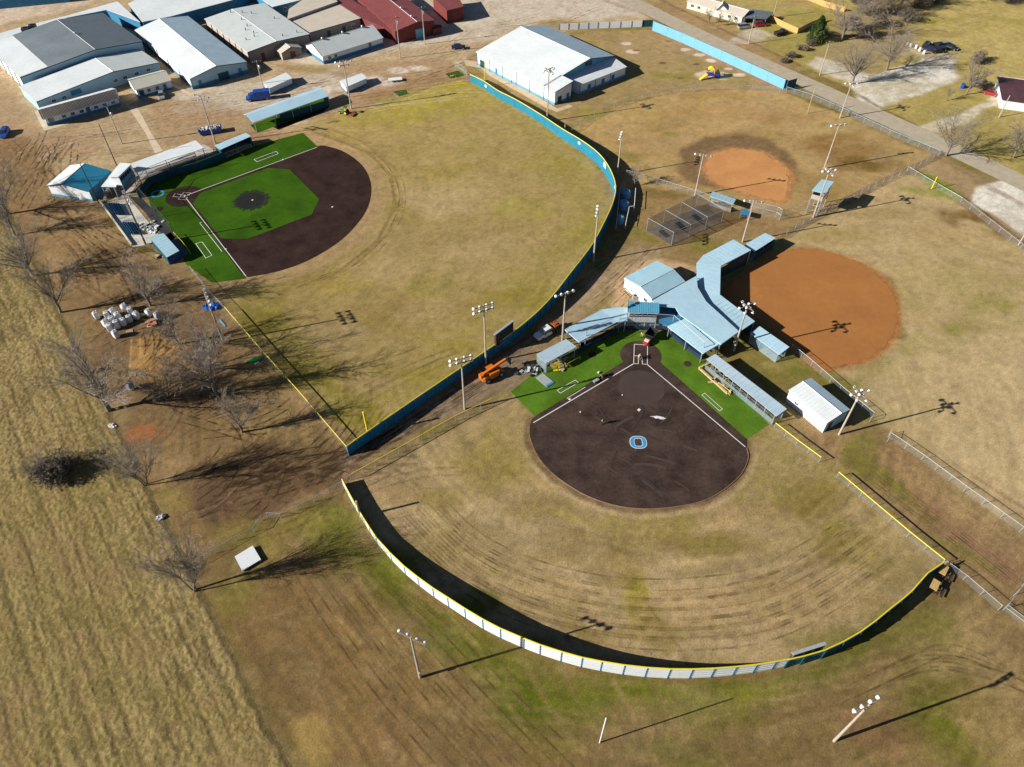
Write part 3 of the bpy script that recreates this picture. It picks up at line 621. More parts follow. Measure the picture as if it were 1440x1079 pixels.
M['clay'] = mat('clay', G(166,110,62), .95, 0, .05, .1, bump=.1, sscale=4, rgb2=G(170,114,64), spec=.1)
M['clay_small'] = mat('clay_small', G(196,138,86), .95, 0, .06, .15, bump=.1, sscale=4, rgb2=G(202,144,90), spec=.1)
M['clay_edge'] = mat('clay_edge', G(150,92,52), .95, 0, .15, .4, spec=.1)
M['chalk'] = mat('chalk', (.72,.68,.64), .9, 0, .08, 3)
M['dark_strip'] = mat('dark_ground', G(62,62,66), .95, 0, .2, .6, spec=.1)
road = band([(700,-100),(790,-46),(870,-7),(960,38),(1012,62.5),(1119,110.5),(1240,165),(1318,200),(1440,258),(1640,350)], 7.2, .02).build('road', M['asphalt'], structure=True)
sheet('footpath', [(193,150),(213,188),(229,212),(218,216),(205,188),(180,150)], .02, mat('path_concrete', G(212,190,160), .9, 0, .1, .5))
def arcpts(c, r, a0, a1, n=40): return [(c[0]+r*math.cos(a0+(a1-a0)*i/n), c[1]+r*math.sin(a0+(a1-a0)*i/n)) for i in range(n+1)]
def smooth_px(pts, n=6):
    """Catmull-Rom through photo points -> world (x, y) list"""
    P = [U(p) for p in pts]; out = []
    for i in range(len(P)-1):
        p0 = P[max(i-1,0)]; p1 = P[i]; p2 = P[i+1]; p3 = P[min(i+2,len(P)-1)]
        for k in range(n):
            t = k/n; out.append(.5*((2*p1)+(p2-p0)*t+(2*p0-5*p1+4*p2-p3)*t*t+(3*p1-p0-3*p2+p3)*t**3))
    out.append(P[-1]); return [(p.x,p.y) for p in out]
def W(p): q = U(p); return (q.x,q.y)
# -------- baseball diamond
bb_turf = smooth_px([(205,268),(213,258),(240,247),(280,236),(320,220),(360,205),(426,187)],3)+[W((448,208)),W((345,392)),W((298,398)),W((262,372)),W((245,335)),W((215,300))]
sheet('artificial_turf', bb_turf, .03, M['turf'], px=False)
homeA = U((259.7,276.3)); b1A = U((398.3,224.4)); b3A = U((317.6,351.1)); b2A = U((467.5,291.6))
infA = [W((259,276)),W((450,205))]+smooth_px([(456,205),(480,212),(502,226),(516,243),(522,266),(516,294),(497,321),(470,345),(430,368),(390,382),(349,390)],5)+[W((340,386))]
sheet('infield', infA, .045, M['dark_infill'], px=False)
hp = arcpts(homeA, 4.6, 0, 2*math.pi*39/40, 39)
sheet('infield', hp, .055, M['dark_infill'], px=False)
def chalk_line(pts, w=.16, z=.085, closed=False, m='chalk', name='chalk_line'): return band(pts, w, z, True, closed).build(name, M[m], structure=True)
# inner grass with clipped corners
inner = [(271,287),(280,274),(284,271),(377,236.5),(407,238.5),(449,280.5),(438.5,302),(348,336.5),(311,335.5)]
sheet('infield_turf', inner, .065, M['turf'])
def shag_disc(c, r, z, m, name, jag=.25, n=90):
    C = U(c); pts = []
    for i in range(n):
        a = 2*math.pi*i/n; rr = r*(1+jag*(rnd.random()-.5)*(1 if i%2 else .2)); pts.append((C.x+rr*math.cos(a), C.y+rr*math.sin(a)))
    return sheet(name, pts, z, m, px=False)
shag_disc((353,282), 4.4, .075, mat('dark_infill_dust', G(32,46,18), .95, 0, .3, 1.5), 'mound_dust', .35)
shag_disc((352,282.5), 3.4, .08, mat('mound_infill', G(26,26,22), .95, 0, .2, .5), 'mound', .22)
shag_disc((224,294.5), 1.0, .04, M['dark_infill'], 'on_deck_circle', .05)
def ring(c, r0, r1, z, m, name):
    C = U(c); mb = MB(); n = 48
    for i in range(n):
        a = 2*math.pi*i/n; b = 2*math.pi*(i+1)/n
        mb.add([(C.x+r0*math.cos(a),C.y+r0*math.sin(a),z),(C.x+r1*math.cos(a),C.y+r1*math.sin(a),z),(C.x+r1*math.cos(b),C.y+r1*math.sin(b),z),(C.x+r0*math.cos(b),C.y+r0*math.sin(b),z)],[(0,1,2,3)])
    return mb.build(name, m, structure=True)
ring((221.5,273), 1.15, 1.7, .05, mat('logo_blue_paint', (.05,.25,.55), .9, 0, .05, 2), 'painted_circle')
lineA = [(264,274.5),(446,207.5)]; chalk_line(lineA,.17)
chalk_line([(262,279.5),(346,389)],.17)
chalk_line([(284,313),(281,314),(312.5,354.5)],.14)
chalk_line([(357.5,224.8),(388.5,213.4),(391.5,216.8),(361.5,228)],.14,.085,True)
chalk_line([(275.5,343.2),(284.4,340.7),(298.2,359.5),(289.7,363.6)],.14,.085,True)
def batter_boxes(H, ang, name):
    for s in (-1, 1):
        u = Vector((math.cos(ang),math.sin(ang),0)); v = Vector((-u.y,u.x,0)); c = H+v*s*1.0
        q = [c-u*.95-v*.55, c+u*.95-v*.55, c+u*.95+v*.55, c-u*.95+v*.55]
        band([(p.x,p.y) for p in q], .08, .085, False, True).build(name, M['chalk'], structure=True)
dA = (b2A-homeA); batter_boxes(homeA, math.atan2(dA.y,dA.x), 'batters_box')
u = dA.normalized(); v = Vector((-u.y,u.x,0)); c = homeA-u*1.9
band([((c+a*u*.9+b*v*.6).x,(c+a*u*.9+b*v*.6).y) for a,b in ((-1,-1),(1,-1),(1,1),(-1,1))], .1, .085, False, True).build('catchers_box', M['chalk'], structure=True)
# -------- softball diamond
sb_turf = [W((718,551)),W((748,528)),W((790,500)),W((830,478)),W((872,466)),W((915,464)),W((940,473)),W((975,500)),W((1082,598)),W((1048,619)),W((940,520)),W((900,505)),W((750,592)),W((746,582))]
sheet('artificial_turf', [W((718,551)),W((755,522)),W((800,497)),W((835,480)),W((875,466)),W((930,466)),W((962,482)),W((1012,524)),W((1081,597)),W((1048,619)),W((915,503)),W((885,508)),W((752,585.5))], .03, M['turf2'], px=False)
infB = [W((913,496)),W((1050.5,618))]+smooth_px([(1050,628),(1051,645),(1040,668),(1015,690),(985,705),(940,713.5),(900,715),(860,709),(820,694),(785,672),(760,647),(747,620),(745,602),(749,588)],5)+[W((887,502.5))]
sheet('infield', infB, .045, M['dark_infill2'], px=False)
homeB = U((901.5,507)); hb = U((901,500))
sheet('infield', arcpts(hb, 4.1, 0, 2*math.pi*39/40, 39), .055, M['dark_infill2'], px=False)
shag_disc((902,545), 4.5, .062, mat('worn_infill', G(73,59,53), .95, 0, .1, .4), 'worn_patch', .08)
shag_disc((967,512), .8, .04, M['dark_infill2'], 'on_deck_circle', .05); shag_disc((833,499), .8, .04, M['dark_infill2'], 'on_deck_circle', .05)
chalk_line([(891,512),(750,595)],.18); chalk_line([(910,513),(1048,629)],.18)
chalk_line([(823,545),(797,561)],.12)
chalk_line([(892,484.5),(910.5,486),(910.2,513),(903.2,512.5),(903,503)],.13); chalk_line([(892,484.5),(891,512),(897.5,512),(897.8,501),(892,501)],.13)
chalk_line([(783.5,549.5),(809,535),(813.5,538.5),(788,553.5)],.12,.085,True); chalk_line([(987,556),(991,553.5),(1016,575.5),(1012,578.5)],.12,.085,True)
# kerb board round the softball dirt
kb = MB(); Kp = smooth_px([(1050,630),(1052,645),(1041,668.5),(1015,691),(985,706),(940,714.5),(900,716),(860,710),(820,695),(785,673)],6)
for i in range(len(Kp)-1): kb.beam((*Kp[i],.06),(*Kp[i+1],.06),.12,.14)
kb.build('infield_edging', mat('edging', G(140,110,92), .9), structure=True)
# the O emblem: rounded-rectangle letter with white rims
def rrect(c, a, b, r, n=8, rot=0.):
    pts = []
    for sx, sy, a0 in ((1,1,0),(-1,1,90),(-1,-1,180),(1,-1,270)):
        for i in range(n+1):
            t = R(a0+90*i/n); pts.append((sx*(a-r)+r*math.cos(t), sy*(b-r)+r*math.sin(t)))
    cs, sn = math.cos(rot), math.sin(rot); return [(c[0]+x*cs-y*sn, c[1]+x*sn+y*cs) for x,y in pts]
oc = U((897.5,622.5)); M['emblem_blue'] = mat('emblem_blue', (.03,.30,.62), .9, 0, .05, 2)
def rframe(a0,b0,r0,a1,b1,r1,z,m,name):
    A = rrect(oc,a0,b0,r0); B = rrect(oc,a1,b1,r1); n = len(A); mb = MB()
    for i in range(n):
        j = (i+1)%n; mb.add([(*A[i],z),(*B[i],z),(*B[j],z),(*A[j],z)],[(0,1,2,3)])
    return mb.build(name, m, structure=True)
rframe(.66,.82,.42, 1.55,1.44,1.20,.09,M['chalk'],'painted_emblem')
rframe(.76,.92,.50, 1.44,1.33,1.10,.10,M['emblem_blue'],'painted_emblem')
# scuffs, drag marks and thin patches on the brown dirt
def scuff(cx, cy, L, ang, w_, m):
    C = U((cx,cy)); a = R(ang); k = rnd.uniform(-.12,.12); pts = []; x,y = C.x,C.y
    for j in range(7): pts.append((x,y)); x += math.cos(a)*L/6; y += math.sin(a)*L/6; a += k
    return pts
M['scuff'] = mat('dirt_scuff', G(75,61,54), .95, 0, .15, .8); M['scuff_dark'] = mat('dirt_scuff_dark', G(62,49,44), .95, 0, .15, .8)
for dark in (0,1):
    mb = MB()
    for i in range(15):
        P_ = scuff(rnd.uniform(850,965),rnd.uniform(575,680),rnd.uniform(2,6),rnd.choice((-32,148,42))+rnd.gauss(0,9),0,0); q = band(P_,rnd.uniform(.25,.6),.066+.002*(i%5)+.001*dark,False); mb.add(q.v,q.f)
    mb.build('drag_marks',M['scuff_dark' if dark else 'scuff'],structure=True)
def inset(P, d):
    cx_ = sum(p[0] for p in P)/len(P); cy_ = sum(p[1] for p in P)/len(P); out = []
    for i,(x,y) in enumerate(P):
        r_ = math.hypot(x-cx_,y-cy_); k = 1-(d+.5*math.sin(i*1.7)*rnd.random())/r_; out.append((cx_+(x-cx_)*k,cy_+(y-cy_)*k))
    return out
sheet('clay_infield', inset(CL,.6), .03, M['clay'], px=False); sheet('clay_infield', inset(CS,.9), .03, M['clay_small'], px=False)
# wheel ruts pressed into the earth, each a narrow strip of darker soil
def faint(name, rgb, cover):
    """loose soil scattered thinly: a share of the strip, varying along it, lets the ground show"""
    m = mesh_mat(name, rgb, cover); N = m.node_tree.nodes
    N['Principled BSDF'].inputs['Roughness'].default_value = .98; N['Principled BSDF'].inputs['Specular IOR Level'].default_value = .05
    r_ = N['Map Range']; r_.inputs['From Min'].default_value = .36; r_.inputs['From Max'].default_value = .62; r_.inputs['To Min'].default_value = 0; r_.inputs['To Max'].default_value = cover; N['Noise Texture'].inputs['Scale'].default_value = .45; N['Noise Texture'].inputs['Detail'].default_value = 5
    return m
M['rut_mud'] = faint('rut_mud', G(84,64,44), .5); M['rut_grass'] = faint('rut_grass', G(116,94,58), .24); M['rut_dirt'] = faint('rut_dirt', G(130,102,70), .4)
_nz = [0]
def rut(mb, pts, w_, gauge=1.7):
    for s in ((-gauge/2,gauge/2) if gauge else (0,)):
        for i0 in range(0,len(pts)-2,3):
            if rnd.random() < .12: continue
            seg = pts[i0:i0+5]; q = []
            for i,(x,y) in enumerate(seg):
                a = seg[max(0,i-1)]; b = seg[min(len(seg)-1,i+1)]; d = Vector((b[0]-a[0],b[1]-a[1])).normalized(); q.append((x-d.y*s,y+d.x*s))
            _nz[0] = (_nz[0]+1)%23; bq = band(q, w_*rnd.uniform(.7,1.15), .004+.0009*_nz[0], False); mb.add(bq.v,bq.f)
def curve(p, head, L, k, n=16):
    C = U(p); x,y,a = C.x,C.y,R(head); out = []
    for j in range(n+1): out.append((x,y)); x += math.cos(a)*L/n; y += math.sin(a)*L/n; a += k*L/n
    return out
mud = MB()
for (cx_,cy_),n_,(sx,sy),hd,hj,L_,kk in [((330,700),16,(55,32),20,30,16,.10),((400,665),14,(55,22),30,25,18,.06),((60,260),12,(45,40),105,14,14,.05),((150,320),9,(70,30),-42,10,24,.02),((215,505),8,(22,18),80,25,9,.2),((170,460),6,(50,40),20,60,14,.1),((280,590),7,(60,25),20,40,16,.08)]:
    for i in range(n_): rut(mud, curve((cx_+rnd.uniform(-sx,sx),cy_+rnd.uniform(-sy,sy)),hd+rnd.uniform(-hj,hj),L_*rnd.uniform(.6,1.1),rnd.uniform(-kk,kk)), .38)
for k in range(6): rut(mud, smooth_px([(400+k*9,690-k*6),(500+k*5,645-k*4),(600+k*5,590-k*5),(690+k*3,535-k*5)],6), .22)
mud.build('wheel_ruts',M['rut_mud'],structure=True)
gr = MB()
for off in (0,9): rut(gr, smooth_px([(415+off,402),(480+off,380),(530+off,340),(556+off,290),(550+off,248),(520+off,215),(480+off,199),(440+off,184)],5), .22, 1.5)
for k in range(7):
    o = k*17; rut(gr, smooth_px([(560+o*.5,735-o*.35),(640+o*.35,815-o*.55),(750+o*.2,872-o*.7),(900,904-o*.8),(1060-o*.1,897-o*.85),(1170-o*.3,850-o*.8),(1255-o*.5,790-o*.6)],5), .34, 1.9)
for k in range(11): rut(gr, smooth_px([(395+k*17,790+k*3),(450+k*19,880),(520+k*22,980),(610+k*24,1085)],5), .32, rnd.choice((1.6,0)))
for k in range(5): rut(gr, smooth_px([(1170+k*26,985-k*12),(1250+k*20,950-k*9),(1330+k*16,935),(1440+k*10,960+k*8)],5), .32, 1.7)
for k in range(4): rut(gr, smooth_px([(1180+k*8,640+k*2),(1260+k*7,700),(1350+k*6,765),(1440+k*5,835)],5), .22, 1.6)
gr.build('wheel_ruts',M['rut_grass'],structure=True)
yd = MB()
for (cx_,cy_),n_,(sx,sy),hd,hj,L_,kk in [((300,150),9,(110,14),22,10,34,.015),((560,100),10,(80,22),28,14,34,.02),((90,205),6,(60,20),18,16,26,.02),((830,430),5,(35,22),50,6,26,.01),((720,55),6,(60,20),20,30,30,.03)]:
    for i in range(n_): rut(yd, curve((cx_+rnd.uniform(-sx,sx),cy_+rnd.uniform(-sy,sy)),hd+rnd.uniform(-hj,hj),L_*rnd.uniform(.6,1.1),rnd.uniform(-kk,kk)), .3)
yd.build('wheel_ruts',M['rut_dirt'],structure=True)
# dark ground strip and slab beside the baseball backstop
sheet('dark_ground_strip', [(181,276),(199,279),(224,305),(250,334),(237,340),(226,328),(205,300)], .05, M['dark_strip'])
# ================================================================ BUILDINGS
def hdir(a,b): d = b-a; d.z = 0; return d.normalized()
def wall_point(A,B,u,z,off): 
    d = hdir(A,B); n = Vector((d.y,-d.x,0)); L = (Vector((B.x,B.y,0))-Vector((A.x,A.y,0))).length
    return Vector((A.x,A.y,0))+d*(u*L)+n*off+Vector((0,0,z))
def ribs_on(mb, a, b, c, d, step, h=.018, w=.04):
    """raised seams running from edge a-b to edge d-c"""
    if a.y > 190: return
    n = max(2, int((Vector(b)-Vector(a)).length/step))
    for i in range(n+1):
        t = i/n; p = a.lerp(b,t)+Vector((0,0,h*.5)); q = d.lerp(c,t)+Vector((0,0,h*.5)); mb.beam(p,q,w,h)
def opening(root, A, B, u, w, z0, h, kind, off=.05):
    """A-B wall with its outside on the right of A->B"""
    rz = math.atan2((B-A).y,(B-A).x); c = wall_point(A,B,u,z0+h/2,off*.5)
    if kind in ('door','dark_door','red_door','garage'):
        mm = {'door':'blue_paint','dark_door':'dark_teal','red_door':'red_wall','garage':'white_metal'}[kind]
        o = MB().box(c,(w,off,h),rz).build('door',M[mm],root)
        hc = wall_point(A,B,u,z0+h*.45,off*.9)+hdir(A,B)*(w*.35); MB().box(hc,(.16,.08,.1),rz).build('handle',M['steel_dark'],o)
    else:
        o = MB().box(c,(w,off,h),rz).build('window',M['glass'],root)
        f = MB(); t = .09
        for sx,sz,dx,dz in ((0,h/2,w+2*t,t),(0,-h/2,w+2*t,t),(w/2,0,t,h),(-w/2,0,t,h),(0,0,t*.6,h)):
            f.box(c+hdir(A,B)*sx+Vector((0,0,sz)),(dx,off+.05,dz),rz)
        f.build('frame',M['white_metal'],o)
    return o
def hall(name,label,cat,prof,h0,back,roof,wall,h1=None,band_=None,opn=(),over=.3,step=1.2,wall_side=None,trim='steel_dark',group=None,root=None,V=None,D=None,base=0.0,pilasters=None):
    if V is None:
        A = U(prof[0],h0); B = U(prof[-1],h1 or h0)
        V = [A]+[onplane(p,A,B) for p in prof[1:-1]]+[B]
        for v in V[1:-1]: v.z = max(v.z, min(A.z,B.z)+.35)
        D = U(back[1],V[back[0]].z)-V[back[0]]
        n = Vector((-(B-A).y,(B-A).x,0)).normalized(); D = n*D.dot(n)
    A, B = V[0], V[-1]
    if root is None: root = thing(name,label,cat,(A.x,A.y,0),0,group)
    mb = MB(); n = len(V)
    fl = Vector((0,0,base))
    front = [Vector((A.x,A.y,base)),Vector((B.x,B.y,base))]+list(reversed(V)); bk = [p+D for p in front]
    m_ = len(front); mb.add(front+bk,[tuple(range(m_)),tuple(range(2*m_-1,m_-1,-1))])
    for i,j in ((0,m_-1),(1,2)): mb.f.append((i,j,m_+j,m_+i)); mb.m.append(1)
    mb.build('wall',[M[wall],M[wall_side or wall]],root)
    nd = D.normalized(); out = -nd
    for i in range(n-1):
        p, q = V[i].copy(), V[i+1].copy(); e = (q-p).normalized()
        if i == 0: p = p-e*over
        if i == n-2: q = q+e*over
        up = Vector((0,0,.13)); a = p+out*over+up; b = q+out*over+up; c = q+D-out*over+up; d = p+D-out*over+up
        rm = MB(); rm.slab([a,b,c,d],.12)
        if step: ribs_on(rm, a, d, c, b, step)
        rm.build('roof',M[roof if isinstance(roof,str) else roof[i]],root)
    rg = MB()
    for i in range(1,n-1): rg.tube(V[i]+out*over+Vector((0,0,.17)),V[i]+D-out*over+Vector((0,0,.14)),.07,n=6)
    if n > 2: rg.build('ridge_cap',M['white_metal'],root)
    tr = MB()
    for i in range(n-1): tr.beam(V[i]+out*(over+.04)+Vector((0,0,.02)),V[i+1]+out*(over+.04)+Vector((0,0,.02)),.06,.24)
    tr.build('fascia',M[trim],root)
    if band_:
        bm_ = MB(); hb_ = band_[1]; rz = math.atan2((B-A).y,(B-A).x)
        for P,Q in ((A,B),(B,B+D),(A+D,A)):
            L = math.hypot(Q.x-P.x,Q.y-P.y); bm_.box(wall_point(P,Q,.5,base+hb_/2,.02),(L+.08,.06,hb_),math.atan2(Q.y-P.y,Q.x-P.x))
        bm_.build('wainscot',M[band_[0]],root)
    faces = {'F':(A,B),'R':(B,B+D),'L':(A+D,A)}
    for f,u,w_,z0,h_,k in opn: opening(root,faces[f][0],faces[f][1],u,w_,base+z0,h_,k)
    if pilasters:
        for f,k in pilasters:
            P,Q = faces[f]; zt = min(P.z,Q.z)
            for i in range(k+1):
                MB().box(wall_point(P,Q,i/k,zt/2,.06),(.22,.16,zt),math.atan2(Q.y-P.y,Q.x-P.x)).build('pilaster',M['blue_paint'],root)
    return root, V, D
def roofbox(root,c,d,rz,m,name='vent'): return MB().box(c,d,rz).build(name,M[m],root)
# ---- gymnasium complex, top left
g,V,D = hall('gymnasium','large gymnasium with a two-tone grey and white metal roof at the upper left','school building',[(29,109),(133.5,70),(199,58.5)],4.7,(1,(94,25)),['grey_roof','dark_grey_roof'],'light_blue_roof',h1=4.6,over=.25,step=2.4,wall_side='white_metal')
# white painted third of the left slope
a0 = V[0].copy(); r0 = V[1].copy(); k1 = .36; up = Vector((0,0,.19))
mw = MB(); mw.slab([a0+up-(r0-a0).normalized()*.4, a0.lerp(r0,k1)+up, a0.lerp(r0,k1)+up+D, a0+up+D-(r0-a0).normalized()*.4],.04); mw.build('white_roof_sheet',M['white_roof'],g)
lg,V2,D2 = hall('gymnasium_wing','','',[(51,143.4),(159,101),(222.6,88.4)],3.0,(0,(35,120)),['white_roof','pale_grey_roof'],'light_blue_roof',h1=2.8,root=g,over=.2,step=2.4)
roofbox(g,wall_point(V2[0],V2[-1],.30,2.2,.1),(3,.1,1.4),math.atan2((V2[-1]-V2[0]).y,(V2[-1]-V2[0]).x),'blue_paint','door')
for px in ((35,40),(45,36)):
    p = U(px,5.3); u_ = thing('air_conditioner','dark rooftop air conditioner, %s of the pair behind the grey gymnasium roof'%('left one' if px[0]==35 else 'right one'),'air conditioner',(p.x,p.y,3.95),.3,'rooftop air conditioners')
    MB().box((0,0,.8),(2.2,2.0,1.6)).build('casing',M['steel_dark'],u_,off=(0,0,0)); MB().tube((0,0,1.6),(0,0,1.75),.7,n=12).build('fan',M['black'],u_,off=(0,0,0))
def flatroof(name,label,cat,corners,z,wall,roof,band_=None,group=None,slope=0,ribs=1.5,opn=(),zs=None):
    """low building under one roof sheet; corners are photo points of the roof edge"""
    zs = zs or [z]*len(corners); P = [U(p,zz) for p,zz in zip(corners,zs)]; root = thing(name,label,cat,(P[0].x,P[0].y,0),0,group)
    ar = sum(P[i].x*P[(i+1)%len(P)].y-P[(i+1)%len(P)].x*P[i].y for i in range(len(P)))
    if ar < 0: P = P[:1]+P[1:][::-1]
    c = sum(P,Vector())/len(P); w_ = MB(); I = [p+(c-p).normalized()*.25 for p in P]; n = len(P)
    for i in range(n):
        a, b = I[i], I[(i+1)%n]; w_.add([(a.x,a.y,0),(b.x,b.y,0),(b.x,b.y,b.z-.1),(a.x,a.y,a.z-.1)],[(0,1,2,3)])
    w_.build('wall',M[wall],root); r_ = MB(); r_.slab(P,.14)
    if n == 4 and ribs: ribs_on(r_,P[0],P[1],P[2],P[3],ribs)
    r_.build('roof',M[roof],root)
    if band_:
        b_ = MB()
        for i in range(n):
            a, b = I[i], I[(i+1)%n]; L = math.hypot(b.x-a.x,b.y-a.y); b_.box(wall_point(a,b,.5,band_[1]/2,.02),(L,.06,band_[1]),math.atan2(b.y-a.y,b.x-a.x))
        b_.build('wainscot',M[band_[0]],root)
    for e,u,w2,z0,h_,k in opn: opening(root,I[e],I[(e+1)%n],u,w2,z0,h_,k)
    return root,I
flatroof('school_annex','low white-roofed annex behind the grey gymnasium roof','school building',[(-40,58),(30,38),(94,22),(165,2),(197,31),(150,14),(94,25),(29,56),(0,68),(-40,80)],3.8,'blue_paint','white_roof',ribs=0)
flatroof('school_block','broad white-roofed block between gymnasium and top edge','school building',[(180,5),(200,31),(240,23),(327,0),(352,-14),(215,-12)],4.0,'blue_paint','white_roof',ribs=0)
flatroof('bus_barn','long blue-sided building cut by the top left corner','school building',[(-60,6),(95,-9),(90,-30),(-60,-20)],3.0,'blue_paint','mid_blue_roof')
sheet('footpath', [(49,158),(54,155),(70,178),(96,172),(97,175),(62,184)], .02, mat('path_pale2', G(206,190,160), .9, 0, .1, .5))
sheet('footpath', [(236,118),(240,116),(268,131),(350,105),(352,108),(268,135)], .02, MATS['path_pale2'])
# ---- white hall with blue skirting
h3,V3,D3 = hall('school_hall','long white metal hall with blue skirting and dark double door','school building',[(267.5,111),(303.8,93),(345.8,87.5)],3.3,(1,(232.5,25)),['white_roof','grey_blue_roof'],'light_blue_roof',band_=('blue_paint',.95),wall_side='white_metal',over=.25,step=2.4,opn=[('F',.56,3.4,.0,2.4,'dark_door')])  # shade of the front gable painted as pale blue; side walls white
h4,V4,D4 = hall('cafeteria','wide hall with flat grey-green roof and tan end wall darkened as shade','school building',[(348.3,73.3),(388.3,58.3),(434,48.3)],3.7,(1,(331.7,12.5)),['pale_grey_roof','pale_grey_roof'],'tan_wall_shaded',wall_side='tan_wall',step=2.4,opn=[('F',.22,1.2,0,2.2,'red_door')])
for i in range(12):
    t = rnd.random(); s = rnd.random(); q = V4[0].lerp(V4[1],t) if rnd.random()<.5 else V4[1].lerp(V4[2],t); MB().tube(q+D4*s,q+D4*s+Vector((0,0,.9)),.14,n=6).build('vent_pipe',M['steel_dark'],h4)
hall('classroom_building','tan building with salmon roof beside the red building','school building',[(435,46),(506,26)],3.2,(0,(402,27)),'tan_roof','tan_wall_shaded',h1=3.2,wall_side='tan_wall',step=2.0,opn=[('F',.36,1.2,0,2.2,'dark_door'),('F',.66,1.2,0,2.2,'dark_door'),('F',.85,1.4,.9,1.2,'window')])
flatroof('rear_classrooms','pale tan roof rising behind the tan classroom building','school building',[(404,27),(475,2),(462,-8),(428,-2),(406,13)],4.2,'tan_wall','tan_roof',ribs=0)
h6,V6,D6 = hall('portable_classroom','long white portable with blue skirting beside the tan building','portable building',[(454,79.5),(439,60.5),(430,63)],2.5,(0,(539,54)),['pale_grey_roof','white_roof'],'white_metal',band_=('blue_paint',1.0),opn=[('L',.22,1.0,.2,2.0,'door'),('L',.80,1.0,.9,1.1,'window'),('L',.9,1.0,.9,1.1,'window')],over=.25,group='portable buildings')
h8,V8,D8 = hall('red_school_building','red-roofed red school building with pale blue doorway','school building',[(556,44),(586,31),(610,29)],4.0,(1,(527,-14)),['red_roof','red_roof'],'red_wall',h1=4.6,step=1.8)
MB().box(wall_point(V8[0],V8[-1],.62,1.5,.05),(3.2,.12,3.0),math.atan2((V8[-1]-V8[0]).y,(V8[-1]-V8[0]).x)).build('doorway',M['sky_blue_paint'],h8)
flatroof('red_school_wing','red lean-to wing on the left side of the red building','school building',[(512.5,27.5),(540,39),(556,43),(545,30),(476,-12),(450,-12)],3.4,'red_wall','red_roof',ribs=0)
flatroof('red_shed','small dark red shed right of the red building','shed',[(603,36),(619,34.5),(622,38),(609,42)],2.2,'red_wall','red_wall',opn=[(0,.5,1,0,1.9,'red_door')])
flatroof('red_classroom_block','red roof with stepped gable at the top edge','school building',[(608,-4),(628,15),(652,9),(640,-12)],4.5,'red_wall','red_roof')
flatroof('white_classroom_block','white classroom block with window row behind the tan roofs','school building',[(350,-14),(383,10),(462,-10),(440,-26)],3.6,'blue_paint','white_roof',opn=[(1,.2,1.2,1.2,1.2,'window'),(1,.3,1.2,1.2,1.2,'window'),(1,.4,1.2,1.2,1.2,'window'),(1,.55,1.2,1.2,1.2,'window')])
def canopy(name,label,cat,corners,zs,roof,step=1.0,posts=((0,0),(1,0),(2,0),(3,0)),walls=(),floor=None,benches=0,pm='galv',group=None,over=.0,t=.12,rails=None,edge=None):
    """open shelter: roof sheet on posts; walls = (edge, material, z0, z1, inset)"""
    P = [U(p,z) for p,z in zip(corners,zs)]; root = thing(name,label,cat,(P[0].x,P[0].y,0),0,group)
    r_ = MB(); r_.slab(P,t)
    if step: ribs_on(r_,P[0],P[1],P[2],P[3],step)
    r_.build('roof',M[roof],root)
    if edge:
        e_ = MB()
        for i in range(len(P)): e_.beam(P[i]-Vector((0,0,.1)),P[(i+1)%len(P)]-Vector((0,0,.1)),.08,.24)
        e_.build('fascia',M[edge],root)
    c = sum(P,Vector())/len(P)
    def at(e,u,ins):
        a, b = P[e%len(P)], P[(e+1)%len(P)]; q = a.lerp(b,u); return q+(c-q).normalized()*ins
    proto = None
    for e,u in posts:
        q = at(e,u,.35); h = q.z-.1
        MB().box((q.x,q.y,h/2),(.14,.14,h)).build('post',M[pm],root)
    for e,m,z0,z1,ins in walls:
        a, b = at(e,0,ins), at(e,1,ins); L = math.hypot(b.x-a.x,b.y-a.y); cc = (a+b)/2
        MB().box((cc.x,cc.y,(z0+z1)/2),(L,.12,z1-z0),math.atan2(b.y-a.y,b.x-a.x)).build('rear_wall' if m not in('wire','net','wire_blue') else 'mesh_panel',M[m],root)
    if floor:
        f_ = MB(); f_.slab([Vector((p.x,p.y,.12)) for p in [q+(c-q).normalized()*.3 for q in P]],.1); f_.build('floor_slab',M[floor],root)
    if benches:
        a, b = P[0], P[1]; d, e2 = P[3], P[2]
        for k in range(benches):
            s = (k+1)/(benches+1); q0 = a.lerp(d,s); q1 = b.lerp(e2,s); q0, q1 = q0.lerp(q1,.06), q0.lerp(q1,.94)
            z = .45+.32*k; MB().beam((q0.x,q0.y,z),(q1.x,q1.y,z),.3,.06).build('bench',M['galv'],root)
    return root,P
# ---- front portables
hp1,Vp,Dp = hall('portable_classroom','ribbed-roof portable with a row of windows in front of the gymnasium','portable building',[(62.5,166.7),(57,155),(53.5,153)],2.35,(0,(164,136)),['white_roof','white_roof'],'white_metal',band_=('blue_paint',.8),opn=[('L',u_,1.1,1.0,.9,'window') for u_ in (.08,.2,.32,.52,.64,.76)]+[('L',.43,1.2,.1,2.0,'door'),('L',.93,1.6,.1,2.0,'door')],over=.45,step=0,group='portable buildings')
rb = MB()
e_ = (Vp[1]-Vp[0]); 
for i in range(56):
    t = (i+.5)/56; p = Vp[0]-e_.normalized()*.45+Dp*t+Vector((0,0,.16)); q = Vp[1]+Dp*t+Vector((0,0,.16)); rb.beam(p,q,.16,.14)
rb.build('roof_rib',M['steel_dark'],hp1)
hall('portable_classroom','small portable with cream roof and two windows near the silver car','portable building',[(191,126),(183.5,113),(180,112)],2.7,(0,(237.7,111)),['cream_roof','cream_roof'],'white_metal',band_=('blue_paint',.6),opn=[('L',.42,1.0,1.0,1.0,'window'),('L',.66,1.0,1.0,1.0,'window'),('L',.2,1.0,.1,2.0,'door'),('L',.88,1.4,.1,2.0,'door')],over=.3,group='portable buildings')
